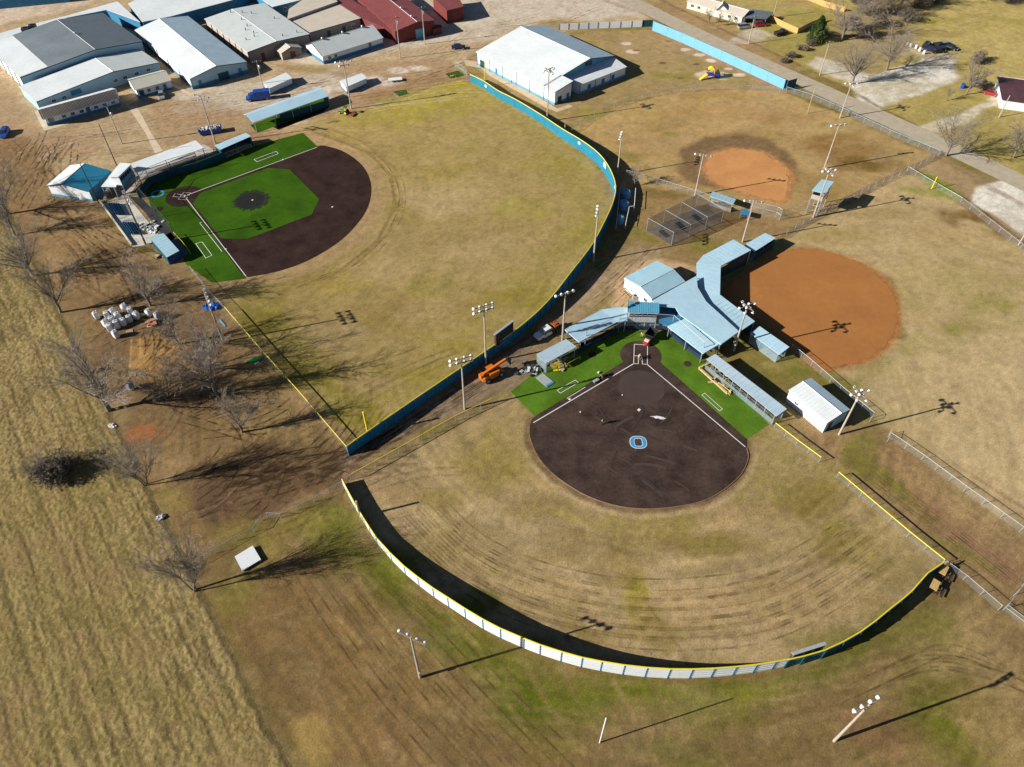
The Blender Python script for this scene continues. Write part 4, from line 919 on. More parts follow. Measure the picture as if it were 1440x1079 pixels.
def shedlet(label,corners,h,group='small white sheds'):
    P = [U(p,h) for p in corners]
    r,I = flatroof('storage_trailer',label,'shed',corners,h,'white_metal','white_roof',('blue_paint',.55),group,ribs=.8)
    return r,I
shedlet('white storage trailer with open left door beside the blue truck',[(377.5,125),(411,110),(402.5,102),(370,116)],2.1)
shedlet('white storage box with blue lower wall casting a long shadow near gym road',[(486,123),(516,110),(508.8,103),(477.5,114)],2.1)
r7,V7,D7 = hall('garden_shed','small tan double-gabled shed against the cafeteria wall','shed',[(395.8,75),(408,66.5),(423,67)],2.3,(1,(400,57)),['tan_roof','tan_roof'],'tan_wall_shaded',wall_side='tan_wall',step=.8,opn=[('F',.55,1.8,0,1.9,'red_door')])
# roof vents, downpipes and doors on the long halls
def fittings(root, V, D, n_v, n_d, seed, side='L'):
    r_ = random.Random(seed)
    for i in range(n_v):
        t = (i+.5)/n_v; a,b = V[len(V)//2],V[len(V)//2]+D; q = a.lerp(b,t)+Vector((0,0,.2)); MB().lathe((q.x,q.y,q.z),[(.28,0),(.28,.3),(.42,.36),(.3,.6),(.02,.66)],10).build('roof_vent',M['galv'],root)
    A,B = (V[0]+D,V[0]) if side=='L' else (V[-1],V[-1]+D)
    for i in range(n_d+1):
        p = wall_point(A,B,i/n_d,0,.1); MB().box((p.x,p.y,V[0].z/2),(.14,.14,V[0].z)).build('downpipe',M['steel_dark'],root)
fittings(h3,V3,D3,0,5,1); fittings(g,V,D,1,5,2); fittings(h4,V4,D4,0,7,3); fittings(h6,V6,D6,3,4,4); fittings(h8,V8,D8,4,4,5)
for u_ in (.12,.2,.62,.7,.8,.9): opening(g,V2[0],V2[-1],u_,1.2,1.3,.9,'window')
for u_ in (.14,.86): opening(h3,V3[0],V3[-1],u_,1.0,0,2.1,'door')
# ---- recreation hall
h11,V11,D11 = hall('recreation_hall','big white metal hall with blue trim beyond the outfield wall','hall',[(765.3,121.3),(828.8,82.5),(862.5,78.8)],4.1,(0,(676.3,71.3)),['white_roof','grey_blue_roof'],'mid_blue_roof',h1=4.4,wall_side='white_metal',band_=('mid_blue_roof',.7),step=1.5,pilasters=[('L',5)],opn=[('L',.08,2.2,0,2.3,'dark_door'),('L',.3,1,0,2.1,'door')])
A_,B_ = V11[0],V11[-1]; dd = -D11.normalized()
q0,q1 = V11[0], V11[0].lerp(V11[1],.36)
h12,V12,D12 = hall('x','','',None,0,None,'white_roof','white_metal',V=[q0+dd*4.6,q1+dd*4.6],D=-dd*4.6,root=h11,step=1.5,band_=('mid_blue_roof',.7),opn=[('F',.3,1.6,0,2.1,'dark_door'),('F',.8,1.0,0,2.0,'door')])
# porch-like annex under a lower roof
an = MB(); z1 = 3.5; P = [U((807,121),z1+.3),U((866,80),z1+.3),U((881.5,94),2.6),U((815,119.8),2.6)]
P = [U((790.5,107),4.0),U((862.5,80),4.2),U((881.8,94),3.0),U((815,120),3.0)]
an.slab(P,.14); ribs_on(an,P[0],P[1],P[2],P[3],1.2); an.build('annex_roof',M['white_roof'],h11)
aw = MB(); c_ = sum(P,Vector())/4; I = [p+(c_-p).normalized()*.4 for p in P]
for i in range(4):
    a,b = I[i],I[(i+1)%4]; aw.add([(a.x,a.y,0),(b.x,b.y,0),(b.x,b.y,b.z-.12),(a.x,a.y,a.z-.12)],[(0,1,2,3)])
aw.build('annex_wall',M['white_metal'],h11)
for u_ in (.2,.5,.72): opening(h11,I[3],I[2],u_,1.2,0,2.1,'door')
for u_ in (0,.33,.66,1.): MB().box(wall_point(I[3],I[2],u_,1.4,.06),(.2,.14,2.8),math.atan2((I[2]-I[3]).y,(I[2]-I[3]).x)).build('pilaster',M['mid_blue_roof'],h11)
bb_ = MB(); bb_.box(wall_point(I[3],I[2],.5,.35,.03),((I[2]-I[3]).length,.06,.7),math.atan2((I[2]-I[3]).y,(I[2]-I[3]).x)); bb_.build('wainscot',M['mid_blue_roof'],h11)
fans = MB()
for px in ((825,90),(830,88.5)):
    q = onplane(px,V11[0],V11[-1]); fans.box(q+dd*.12,(1.1,.2,1.1),math.atan2((B_-A_).y,(B_-A_).x))
fans.build('vent_fan',M['steel_dark'],h11)
sheet('footpath',[(652,84),(676,88),(783.8,153),(800,147),(806,150),(783,158),(768,152),(690,108),(676,96),(655,92)],.03,mat('path_pale', G(204,180,148), .9, 0, .1, .5))
# ---- batting shelter above the baseball turf
r_,P_ = canopy('batting_shelter','long pale blue gable-roofed shelter over green turf','shelter',[(356,172.5),(463,135),(453,125),(346,161.5)],[3.0,3.0,3.5,3.5],'pale_blue_roof',posts=[(0,0),(0,.25),(0,.5),(0,.75),(0,1),(2,.0),(2,.33),(2,.66),(2,1)],step=1.2,walls=[(1,'dark_teal',0,2.9,.3)],edge=None)
rb2 = MB(); q = [U((346,161.5),3.5),U((453,125),3.5),U((450,122.5),3.1),U((342.5,161),3.1)]; rb2.slab(q,.12); rb2.build('rear_roof',M['pale_blue_roof'],r_)
sw = MB(); a,b = U((395,170),0),U((463,150),0); sw.beam((a.x,a.y,1.0),(b.x,b.y,1.0),.1,2.0); sw.build('windscreen',M['dark_teal'],r_)
sheet('batting_turf',[(352,176),(452,138),(463,150),(362,187)],.03,M['turf'])
sheet('batting_mat',[(384,179),(463,150),(456,157),(392,183)],.045,M['dark_infill'])
# ---- baseball dugouts and grandstand
canopy('dugout','teal dugout with pale roof beside the upper foul line','dugout',[(309.5,210.7),(352.8,191.7),(345.4,187),(301.4,204.5)],[2.9,2.9,2.6,2.6],'pale_blue_roof',posts=[(0,0),(0,.5),(0,1)],walls=[(2,'dark_teal',0,2.5,.15),(1,'dark_teal',0,2.5,.1),(3,'dark_teal',0,2.5,.1)],floor='concrete',benches=1,pm='blue_paint')
gs,P_ = canopy('grandstand','white-roofed bleacher shelter behind the baseball backstop','grandstand',[(190.6,242.7),(237,228),(286.7,208),(275,197.5),(183.6,230)],[3.8,3.6,3.4,3.2,3.4],'white_roof',step=0,posts=[(0,0),(0,1),(1,1),(2,1),(3,1)],walls=[],pm='blue_paint')
a,b = U((196,258)),U((300,222)); n_ = Vector((-(b-a).y,(b-a).x,0)).normalized()
for k in range(5):
    o = n_*(1.6+k*.75); MB().beam((a.x+o.x,a.y+o.y,.5+.34*k),(b.x*.82+a.x*.18+o.x,b.y*.82+a.y*.18+o.y,.5+.34*k),.32,.07).build('bench',M['galv'],gs)
sheet('grandstand_slab',[(181,277),(196,254),(300,216),(300,210),(286,203),(215,228),(170,262),(160,280)],.05,M['concrete'])
bs = [(200,277),(213,258.5),(240,247),(280,236),(320,220)]
pb = thing('press_box','two-level white press box with dark windows behind home plate','press box',tuple(U((170,262))))
Pp = [U((166,249),5.6),U((184.8,230.5),5.6),U((168.6,229),5.3),U((152.3,249),5.3)]
mb = MB(); mb.slab(Pp,.14); ribs_on(mb,Pp[0],Pp[1],Pp[2],Pp[3],.8); mb.build('roof',M['white_roof'],pb)
cc = sum(Pp,Vector())/4; I = [p+(cc-p).normalized()*.35 for p in Pp]
mb = MB()
for i in range(4):
    a,b = I[i],I[(i+1)%4]; mb.add([(a.x,a.y,3.0),(b.x,b.y,3.0),(b.x,b.y,b.z-.1),(a.x,a.y,a.z-.1)],[(0,1,2,3)])
mb.add([(p.x,p.y,3.0) for p in I],[(0,1,2,3)]); mb.build('cabin_wall',M['white_metal'],pb)
bl = MB(); bl.beam(Vector((I[0].x,I[0].y,3.5))+Vector((.08,-.08,0)),Vector((I[1].x,I[1].y,3.5))+Vector((.08,-.08,0)),.12,.95); bl.build('blue_panel',M['mid_blue_roof'],pb)
for i in range(5):
    a,b = I[0].lerp(I[1],.06+i*.18),I[0].lerp(I[1],.2+i*.18); mb = MB(); mb.beam((a.x+.08,a.y-.08,4.6),(b.x+.08,b.y-.08,4.6),.12,.9); mb.build('window',M['glass'],pb)
for p in I: MB().box((p.x,p.y,1.5),(.16,.16,3.0)).build('post',M['galv'],pb)
lw = MB(); lw.slab([U((142,262.5),3.0),U((163,263),3.0),U((166,250),3.2),U((153,249),3.2)],.12); lw.build('porch_roof',M['white_roof'],pb)
for px in ((144,264),(160,264),(152,262)):
    p = U(px,2.9); MB().box((p.x,p.y,1.45),(.12,.12,2.9)).build('post',M['galv'],pb)
st = MB(); a = U((148,282)); b = U((160,272))
for k in range(9): st.box((a.x+(b.x-a.x)*k/9,a.y+(b.y-a.y)*k/9,.3+.3*k),(.9,.35,.06),.8)
st.build('stair',M['galv'],pb)
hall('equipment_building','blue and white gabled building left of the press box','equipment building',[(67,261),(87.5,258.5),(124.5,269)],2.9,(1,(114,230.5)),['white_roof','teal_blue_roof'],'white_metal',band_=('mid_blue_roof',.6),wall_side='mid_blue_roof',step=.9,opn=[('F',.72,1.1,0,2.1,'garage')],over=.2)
dl,P_ = canopy('dugout','pale blue roofed dugout beside the left foul line','dugout',[(211,335),(234.6,362),(252,352.7),(229,327)],[2.2,2.2,2.3,2.3],'light_blue_roof',posts=[(2,0),(2,.5),(2,1)],walls=[(0,'dark_teal',0,2.1,.15),(1,'deep_blue',0,1.4,.2),(3,'deep_blue',0,2.1,.2)],floor='concrete',benches=1,pm='blue_paint')
sheet('dugout_floor',[(229,333),(240,327),(266,356),(250,366)],.05,mat('dugout_floor',(.10,.13,.17),.9,0,.1,1))
# seat terrace
sheet('terrace_slab',[(144,287),(181,278.5),(223,330),(211,344),(187,348)],.06,M['pale_concrete'])
MB().beam((*W((141,284)),.3),(*W((186,346)),.3),.3,.6).build('terrace_kerb',M['pale_concrete'],structure=True)
def seat_bank(label,c0,c1,c2,rows,cols):
    """c0,c1 ends of the first row; c2 start of the last row"""
    a,b,c = U(c0),U(c1),U(c2); root = thing('seat_block',label,'stadium seats',(a.x,a.y,0),0,'blue seat blocks')
    for r in range(rows):
        s = r/(rows-1); o = (c-a)*s; mb = MB(); ang = math.atan2((b-a).y,(b-a).x); n = Vector((-math.sin(ang),math.cos(ang),0))
        for k in range(cols):
            q = a.lerp(b,(k+.5)/cols)+o; z = .12
            mb.box((q.x,q.y,z+.42),(.5,.46,.07),ang); mb.box((q.x-n.x*.24,q.y-n.y*.24,z+.68),(.5,.06,.5),ang); mb.box((q.x,q.y,z+.2),(.08,.3,.4),ang)
        mb.build('seat_row',M['seat_blue'],root)
    return root
seat_bank('upper block of dark blue stadium seats on the pale terrace',(154,288),(162.5,304),(167,288.5),5,8)
seat_bank('lower block of dark blue stadium seats nearer the dugout',(174,315),(185,331.5),(187,315),5,8)
# ---- softball / clay complex
hall('concession_building','white concession building with pale blue gable roof beside the batting cage','concession building',[(879,391),(901.7,403.4),(917,420)],2.9,(0,(922.5,368)),['light_blue_roof','light_blue_roof'],'white_metal',step=.55,opn=[('F',.80,1.0,.9,.9,'window'),('F',.3,.5,.8,.5,'window')],over=.2,trim='white_metal')
big = [(917,423),(979.5,388),(981,404),(993,424),(1039.3,466),(1014,484),(956,442),(950,432),(927,430)]
zs = [4.6]*9
P = [U(p,z) for p,z in zip(big,zs)]; cr = thing('concourse_roof','large pale blue canopy roof joining the grandstands and concession building','shelter',(P[0].x,P[0].y,0))
mb = MB(); mb.slab(P,.16); mb.build('roof',M['pale_blue_roof'],cr)
fs = MB()
for i in range(len(P)): fs.beam(P[i]-Vector((0,0,.14)),P[(i+1)%len(P)]-Vector((0,0,.14)),.08,.2)
fs.build('fascia',M['light_blue_roof'],cr)
for p in ((919,424),(979,390),(1013,482),(1037,466),(985,420),(958,441),(985,462),(1010,440)):
    q = U(p,4.2); MB().box((q.x,q.y,2.05),(.18,.18,4.1)).build('post',M['galv'],cr)
el = [(989,359),(1031,337),(1056,352),(1013.5,374),(1012.4,414.5),(1061.6,452),(1040,466.5),(994,424),(980,402),(979.5,370)]
zs = [3.6,3.6,3.9,3.9,3.9,3.9,3.9,3.7,3.6,3.6]
P = [U(p,z) for p,z in zip(el,zs)]; er = thing('elbow_canopy','bent pale blue canopy roof wrapping behind the large clay infield','shelter',(P[0].x,P[0].y,0))
def multi(root,P,quads,t,m,st):
    mb = MB()
    for q in quads:
        Q = [P[i] for i in q]; mb.slab(Q,t)
        if len(Q) == 4 and st: ribs_on(mb,Q[0],Q[1],Q[2],Q[3],st)
    mb.build('roof',m,root)
multi(er,P,[(0,1,2,3),(9,0,3),(8,9,3,4),(7,8,4),(6,7,4,5)],.16,M['pale_blue_roof'],1.0)
wl = MB()
for i,j in ((2,3),(3,4),(4,5)):
    a,b = P[i],P[j]; wl.beam((a.x-.25,a.y,1.5),(b.x-.25,b.y,1.5),.1,3.0)
wl.build('backstop_screen',M['screen'],er)
for i in range(len(P)):
    q = P[i]+(sum(P,Vector())/len(P)-P[i]).normalized()*.3; MB().box((q.x,q.y,q.z/2-.08),(.16,.16,q.z-.16)).build('post',M['galv'],er)
canopy('dugout','far dugout with pale blue roof above the clay infield','dugout',[(1061,354),(1090.7,335),(1075.5,328),(1047,344)],[2.9,2.9,2.6,2.6],'pale_blue_roof',posts=[(0,0),(0,.5),(0,1)],walls=[(2,'dark_teal',0,2.5,.15),(1,'dark_teal',0,2.5,.1),(0,'screen',0,1.8,.3)],floor='concrete',benches=1,pm='blue_paint')
canopy('dugout','near clay-field dugout with pale roof and open timber front','dugout',[(1054.6,468.7),(1096,499),(1110,488),(1068.5,459)],[2.5,2.5,2.8,2.8],'pale_blue_roof',posts=[(0,0),(0,.33),(0,.66),(0,1),(2,0),(2,1)],walls=[(0,'wire_blue',0,2.4,.3),(2,'screen',0,2.0,.1)],floor='concrete',benches=1,pm='galv')
sb = thing('press_box','ribbed blue press box with six windows behind softball home plate','press box',tuple(U((905,458))))
Pp = [U((882.8,439),5.0),U((926.7,440),5.0),U((926.7,426),5.5),U((883.6,423.4),5.5)]
mb = MB(); mb.slab(Pp,.12); ribs_on(mb,Pp[0],Pp[1],Pp[2],Pp[3],.42,.05,.08); mb.build('roof',M['mid_blue_roof'],sb)
c = sum(Pp,Vector())/4; I = [p+(c-p).normalized()*.3 for p in Pp]; mb = MB()
for i in range(4):
    a,b = I[i],I[(i+1)%4]; mb.add([(a.x,a.y,2.2),(b.x,b.y,2.2),(b.x,b.y,b.z-.1),(a.x,a.y,a.z-.1)],[(0,1,2,3)])
mb.build('cabin_wall',M['white_metal'],sb)
for p in I: MB().box((p.x,p.y,1.1),(.18,.18,2.2)).build('post',M['galv'],sb)
for i in range(6):
    a = I[0].lerp(I[1],.03+i*.16); b = I[0].lerp(I[1],.16+i*.16); o = MB().beam((a.x,a.y-.06,4.15),(b.x,b.y-.06,4.15),.08,.95).build('window',M['glass'],sb)
    MB().beam((a.x,a.y-.1,4.1),(b.x,b.y-.1,4.1),.06,.06).build('glazing_bar',M['white_metal'],o)
lr = MB(); lr.slab([U(p,3.0) for p in ((927,441),(927,429),(952,433),(964,447),(942,458),(927,454))],.12); lr.build('side_roof',M['blue_paint'],sb)
rb = MB()
for i in range(30):
    a = I[0].lerp(I[1],(i+.5)/30); rb.box((a.x,a.y-.05,2.9),(.06,.08,1.3))
rb.build('siding_rib',M['white_metal'],sb)
lg,P_ = canopy('grandstand','left softball grandstand under a pale blue roof','grandstand',[(814.5,481),(867,453),(882,451),(882,433),(870,432),(845.7,435.7),(794.5,463.5)],[3.2,3.2,3.2,3.8,3.8,3.8,3.8],'pale_blue_roof',step=0,posts=[(0,0),(0,1),(1,1),(5,0),(6,0)],walls=[(0,'screen',0,1.2,.0)],edge='pale_blue_roof')
for k in range(4):
    a = U((806-k*2,480-k*4)); b = U((862-k*2,456-k*4)); MB().beam((a.x,a.y,.5+.34*k),(b.x,b.y,.5+.34*k),.35,.07).build('bench',M['galv'],lg)
rg,P_ = canopy('grandstand','right softball grandstand under a pale ribbed roof','grandstand',[(939,459),(989,497),(1012,483.5),(964,448)],[3.0,3.0,3.5,3.5],'pale_blue_roof',step=.9,posts=[(0,0),(0,.5),(0,1),(2,0),(2,1)],edge='pale_blue_roof')
for k in range(4):
    a = U((942+k*4,466-k*3)); b = U((986+k*4,500-k*3)); MB().beam((a.x,a.y,.5+.34*k),(b.x,b.y,.5+.34*k),.35,.07).build('bench',M['galv'],rg)
ds,P_ = canopy('dugout','softball dugout with pale roof near the orange telehandler','dugout',[(767.8,511),(810.8,488),(795.6,477),(754.5,498)],[2.9,2.9,2.5,2.5],'grey_blue_roof',posts=[(0,0),(0,.5),(0,1),(2,0),(2,1)],walls=[(2,'wire',0,2.4,.1),(3,'wire_blue',0,2.5,.1),(0,'wire',0,1.1,.2)],benches=1)
dr,P_ = canopy('dugout','long pale-roofed softball dugout beside the right foul line','dugout',[(993.4,505),(1092,585.5),(1106.6,575),(1006,498)],[2.6,2.6,2.9,2.9],'grey_blue_roof',posts=[(0,u_/8) for u_ in range(9)]+[(2,0),(2,.25),(2,.5),(2,.75),(2,1)],walls=[(0,'wire_blue',0,1.2,.2),(2,'screen',0,1.0,.1)],step=1.0,benches=1)
MB().slab([U(p,.1) for p in ((984,517),(1002,508),(1033,534),(1024,551))],.08).build('deck_slab',mat('deck_floor', G(150,128,70), .9),structure=True)
tf = thing('timber_deck_frame','new timber deck edge in front of the long dugout','deck frame',tuple(U((984,518))))
for a,b in (((983,519),(1023,555)),((1023,555),(1032,546)),((1001,537),(1010,529)),((983,519),(1000,511))):
    p,q = U(a),U(b); MB().beam((p.x,p.y,.28),(q.x,q.y,.28),.4,.35).build('beam',M['timber'],tf)
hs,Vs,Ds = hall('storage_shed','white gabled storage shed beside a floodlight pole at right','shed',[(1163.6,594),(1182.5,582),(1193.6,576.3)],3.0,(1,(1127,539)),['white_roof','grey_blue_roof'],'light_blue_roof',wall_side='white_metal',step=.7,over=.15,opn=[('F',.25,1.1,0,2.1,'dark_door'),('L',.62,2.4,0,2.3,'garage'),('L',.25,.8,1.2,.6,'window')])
# ---- house with carport across the road, and the maroon-roofed house
hh,Vh,Dh = hall('house','pale green bungalow with porch gable across the road','house',[(1044,24),(1052,15),(1058,15)],2.4,(0,(974,-2)),['tan_roof','tan_roof'],'cream_roof',band_=None,opn=[('L',u_,1.2,.9,1.0,'window') for u_ in (.1,.22,.78,.9)]+[('L',.55,1.1,0,2.0,'garage')],trim='white_metal')
hall('porch','small white gabled porch on the green bungalow','porch',[(1008,14),(1016,6),(1026,16)],2.4,(1,(1024,2)),['tan_roof','tan_roof'],'white_metal',opn=[('F',.3,1.0,0,2.0,'door')])
canopy('carport','dark open carport joined to the bungalow','carport',[(1046,25),(1078,27),(1088,17),(1058,13)],[2.3,2.3,2.5,2.5],'dark_grey_roof',posts=[(0,0),(0,.5),(0,1),(1,1)],step=0)
hm,Vm,Dm = hall('house','white house with maroon roof at the right edge','house',[(1411,140.5),(1398,122),(1404,110)],2.6,(0,(1500,144)),['maroon_roof','maroon_roof'],'white_metal',h1=2.6,opn=[('L',.1,1.1,.8,1.1,'window'),('L',.3,1.1,.8,1.1,'window'),('F',.5,1.0,0,2.0,'garage')])
# ================================================================ FENCES, WALLS, NETS
def resample(P, step):
    """P: list of Vector -> points every ~step along each stretch keeping the corners"""
    out = [P[0]]
    for a,b in zip(P[:-1],P[1:]):
        n = max(1,round((b-a).length/step)); out += [a.lerp(b,(k+1)/n) for k in range(n)]
    return out
def fence(name,label,pts,h,wire='wire',rail='galv',post='galv',step=3.0,cat='fence',top=False,group=None,mid=False,smooth=0,pr=.045,rr=.035):
    if smooth: P = [Vector((x,y,0)) for x,y in smooth_px(pts,smooth)]
    else: P = [U(p,h if top else 0) for p in pts]
    P = [Vector((p.x,p.y,0)) for p in P]
    if smooth:
        Q = [P[0]]; acc = 0
        for a,b in zip(P[:-1],P[1:]):
            acc += (b-a).length
            if acc >= step: Q.append(b); acc = 0
        if (Q[-1]-P[-1]).length > .5: Q.append(P[-1])
        P = Q
    else: P = resample(P,step)
    root = thing(name,label,cat,tuple(P[0]),0,group); mb = MB(); rl = MB(); H = Vector((0,0,h))
    for a,b in zip(P[:-1],P[1:]):
        mb.add([a,b,b+H,a+H],[(0,1,2,3)]); rl.tube(a+H,b+H,rr,n=6,caps=False)
        if mid: rl.tube(a+H*.5,b+H*.5,rr,n=5,caps=False)
    if wire: mb.build('mesh_panel',M[wire],root)
    rl.build('top_rail',M[rail],root)
    pm = bpy.data.meshes.get('fence_post_%s_%.1f'%(post,h))
    if pm is None:
        o = MB().tube((0,0,0),(0,0,h+.05),pr,n=6).build('post',M[post],None); pm = o.data; pm.name = 'fence_post_%s_%.1f'%(post,h); bpy.data.objects.remove(o)
    for p in P[:100]:
        o = bpy.data.objects.new('post',pm); COL.objects.link(o); o.parent = root; o.location = (p.x-P[0].x,p.y-P[0].y,0)
    return root,P
def solid_wall(name,label,pts,hs,panel,post,cap='yellow',step=2.6,cat='outfield wall',side=1,brace=False,smooth=8,top=False,girt=None,pw=.2):
    """pts: photo points of the wall's top line, hs its heights"""
    Pt = [U(p,h) for p,h in zip(pts,hs)]; out = []
    n = len(Pt)
    for i in range(n-1):
        p0,p1,p2,p3 = Pt[max(i-1,0)],Pt[i],Pt[i+1],Pt[min(i+2,n-1)]; L = max(1,round((p2-p1).length/step))
        for k in range(L):
            t = k/L; out.append(.5*((2*p1)+(p2-p0)*t+(2*p0-5*p1+4*p2-p3)*t*t+(3*p1-p0-3*p2+p3)*t**3) if smooth else p1.lerp(p2,t))
    out.append(Pt[-1]); root = thing(name,label,cat,(out[0].x,out[0].y,0))
    w_ = MB(); c_ = MB(); ps = []
    for a,b in zip(out[:-1],out[1:]):
        d = hdir(a,b); nn = Vector((d.y,-d.x,0))*side
        q = [Vector((a.x,a.y,0)),Vector((b.x,b.y,0)),b,a]; q2 = [p+nn*.08 for p in q]
        w_.add(q+q2,[(0,1,2,3),(7,6,5,4),(0,4,5,1),(3,2,6,7),(0,3,7,4),(1,5,6,2)])
        if cap: c_.tube(a+Vector((0,0,.05)),b+Vector((0,0,.05)),.11,n=8)
        ps.append((a,nn,d))
    w_.build('panel',M[panel],root)
    if cap: c_.build('cap',M[cap],root)
    sl = MB()
    for (a,nn,d),b in zip(ps,out[1:]):
        for f in (.25,.5,.75):
            p = a+nn*.12; q = b+nn*.12; sl.beam((p.x,p.y,a.z*f),(q.x,q.y,b.z*f),.06,.07)
    sl.build('girt',M[girt or post],root)
    for a,nn,d in ps[:100]:
        mb = MB(); p = a+nn*(.2 if pw>.15 else .13); mb.box((p.x,p.y,a.z/2),(pw,.14 if pw>.15 else .07,a.z),math.atan2(d.y,d.x))
        if brace: mb.beam((p.x,p.y,a.z*.75),(p.x+nn.x*a.z*.4,p.y+nn.y*a.z*.4,.05),.1,.1)
        mb.build('post',M[post],root)
    return root,out
M['wall_outside'] = M['wall_blue']
BW = [(487,628),(540,591),(600,550),(696,485),(722,466.7),(751,443),(776,417.5),(800,387),(832,345),(850,312),(862,285),(866,262),(858,238),(843,217),(820,199),(790,181),(760,161),(725,140),(700,127.5),(680,114),(661,105)]
BH = [2.5,2.5,2.4,2.4,2.4,2.4,2.7,3.1,3.2,3.4,3.5,3.5,3.5,3.4,3.2,2.9,2.6,2.5,2.4,2.4,2.4]
bwl,BP = solid_wall('outfield_wall','curved bright blue baseball outfield wall with yellow cap',BW,BH,'wall_blue','blue_paint',side=1)
SW = [(481,674),(500,710),(530,757),(550,779),(569,797),(588,812),(609,827.2),(630,840.5),(654,856),(679,871),(704,884),(737,898),(760,907),(790,916.7),(819,924.8),(878.5,935.5),(942.7,941),(1004.6,940),(1064,934.6),(1110,927)]
SH = [1.5,1.5,1.7,2.0,2.3,2.5,2.7,2.8,2.9,3.0,3.0,3.1,3.1,3.1,3.1,3.1,3.1,3.0,2.7,2.5]
swl,SPT = solid_wall('outfield_wall','white panelled softball outfield wall with blue posts and yellow cap',SW,SH,'white_metal','blue_paint',step=2.9,side=1,girt='pale_grey_roof',pw=.11)
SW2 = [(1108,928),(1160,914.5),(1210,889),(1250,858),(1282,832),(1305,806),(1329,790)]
swr,_ = solid_wall('outfield_wall','right end of the softball outfield wall, its shade painted blue-green',SW2,[2.5,2.5,2.5,2.5,2.4,2.3,2.2],'wall_blue','dark_teal',step=2.9,side=1)  # white panels coloured blue and teal to paint in their shaded face
# small white distance plates on the baseball wall
for k,px in enumerate([(683,119.5),(816,203.5),(845,234.5),(860,262)]):
    best = min(range(len(BP)-1),key=lambda i:(BP[i]-U(px,BP[i].z-.6)).length); a,b = BP[best],BP[best+1]; d = hdir(a,b); nn = Vector((-d.y,d.x,0)); c = (a+b)/2+nn*.08
    s_ = 1.6 if k==2 else .9; t_ = thing('distance_sign',['small white distance plate nearest the recreation hall','small white distance plate on the upper curve of the blue wall','larger white sign on the right curve of the blue wall','white marker plate near the blue tanks'][k],'sign',(c.x,c.y,c.z-1.1),math.atan2(d.y,d.x),'plates on the blue outfield wall')
    MB().box((0,0,0),(s_,.05,s_*.8)).build('plate',M['white_metal'],t_,off=(0,0,0))
fence('foul_line_fence','chain-link fence with yellow cap along the left baseball foul line',[(316,432),(365,489),(420,550),(487,628)],1.5,rail='yellow',top=True,rr=.08)
fence('foul_line_fence','bare galvanised fence running from baseball turf to the yellow-capped stretch',[(266,374),(292,407),(316,432)],1.5,top=True)
fence('foul_line_fence','yellow-capped chain-link fence along the alley beside the softball field',[(693,560),(640,585),(560,630),(492,668)],1.5,rail='yellow',top=True,rr=.08,step=2.6)
fence('foul_line_fence','short yellow-capped fence next to the long dugout',[(1091,595),(1122,619),(1155,643)],1.5,rail='yellow',top=True,rr=.09,step=2.6)
fence('foul_line_fence','long yellow-capped fence right of the softball outfield',[(1180,664),(1230,706),(1280,748),(1329,787)],1.5,rail='yellow',top=True,rr=.09,step=2.8)
fence('meadow_fence','grey chain-link fence from the softball corner to the gate gap',[(482,676),(440,700),(393,722),(374,721)],1.4,top=True,step=3)
fence('meadow_fence','grey chain-link fence from the gate gap to the hay field trees',[(366,726),(355,742),(330,754),(268,791)],1.4,top=True,step=3)
fence('field_fence','long chain-link fence across the right clay outfield edge',[(1253,608),(1300,640),(1360,684),(1440,741),(1500,784)],1.5,top=True,step=3,mid=False)
fence('field_gate','open chain-link gate leaf at the end of the clay field fence',[(1250,612),(1247,622)],1.5,step=2,cat='gate')
fence('field_fence','chain-link fence behind the white storage shed',[(1112,492),(1140,515),(1180,550),(1226,588),(1222,594)],1.5,top=False,step=3)
fence('field_fence','chain-link fence from the softball corner toward the practice pen',[(1332,789),(1360,809),(1410,852)],1.5,top=True,step=3)
fence('practice_pen','chain-link pen with gate at the right edge',[(1410,858),(1425,838),(1437,824),(1450,830)],2.2,top=False,step=3,cat='fence')
fence('practice_pen_fence','pair of rails and wire below the practice pen',[(1411,858),(1440,880),(1470,902)],1.6,step=3,mid=True)
fence('clay_field_fence','chain-link fence curving round the small clay outfield',[(640,118),(655,105)],1.4,step=3) if False else None
fence('outfield_fence','curved chain-link fence between playground and small clay field',[(804,187),(830,168),(870,150),(910,138),(950,131),(990,128),(1030,127),(1070,128),(1105,132)],1.5,smooth=6,step=3)
fence('roadside_fence','blue-topped chain-link fence along the road',[(1105,129),(1140,140),(1180,157),(1250,190),(1319,219)],1.5,top=False,rail='sky_blue_paint',rr=.06,step=3)
fence('cross_fence','chain-link fence between the two clay outfields',[(1320,220),(1275,242),(1230,263),(1180,289),(1118,322),(1094,338)],1.5,step=3)
fence('outfield_fence','chain-link fence right of the yellow foul pole toward the gravel lot',[(1275,241),(1310,262),(1350,285),(1390,316),(1434,350),(1480,386)],1.4,step=3,pr=.07)
fence('backstop_fence','chain-link fence from the outfield wall to the small clay dugout',[(880,248),(910,256),(950,268),(1000,284)],1.8,step=3)
fence('infield_fence','tall galvanised fence right of the small clay dugout',[(1054,297),(1090,306),(1096,310),(1133,302),(1152,298)],3.0,step=2.6,mid=True)
fence('yard_fence','chain-link fence along the baseball outfield below the school yard',[(641,112),(600,122),(560,137),(527,150),(498,158)],1.4,step=3)
fence('corner_fence','tall chain-link panel at the end of the blue wall',[(640,97),(653,106),(657,110)],2.6,step=2,mid=True)
fence('backstop_fence','chain-link fence between the two softball grandstands',[(868,464),(882,463),(930,463),(945,466)],2.4,step=2.6,mid=True,wire='wire_blue')
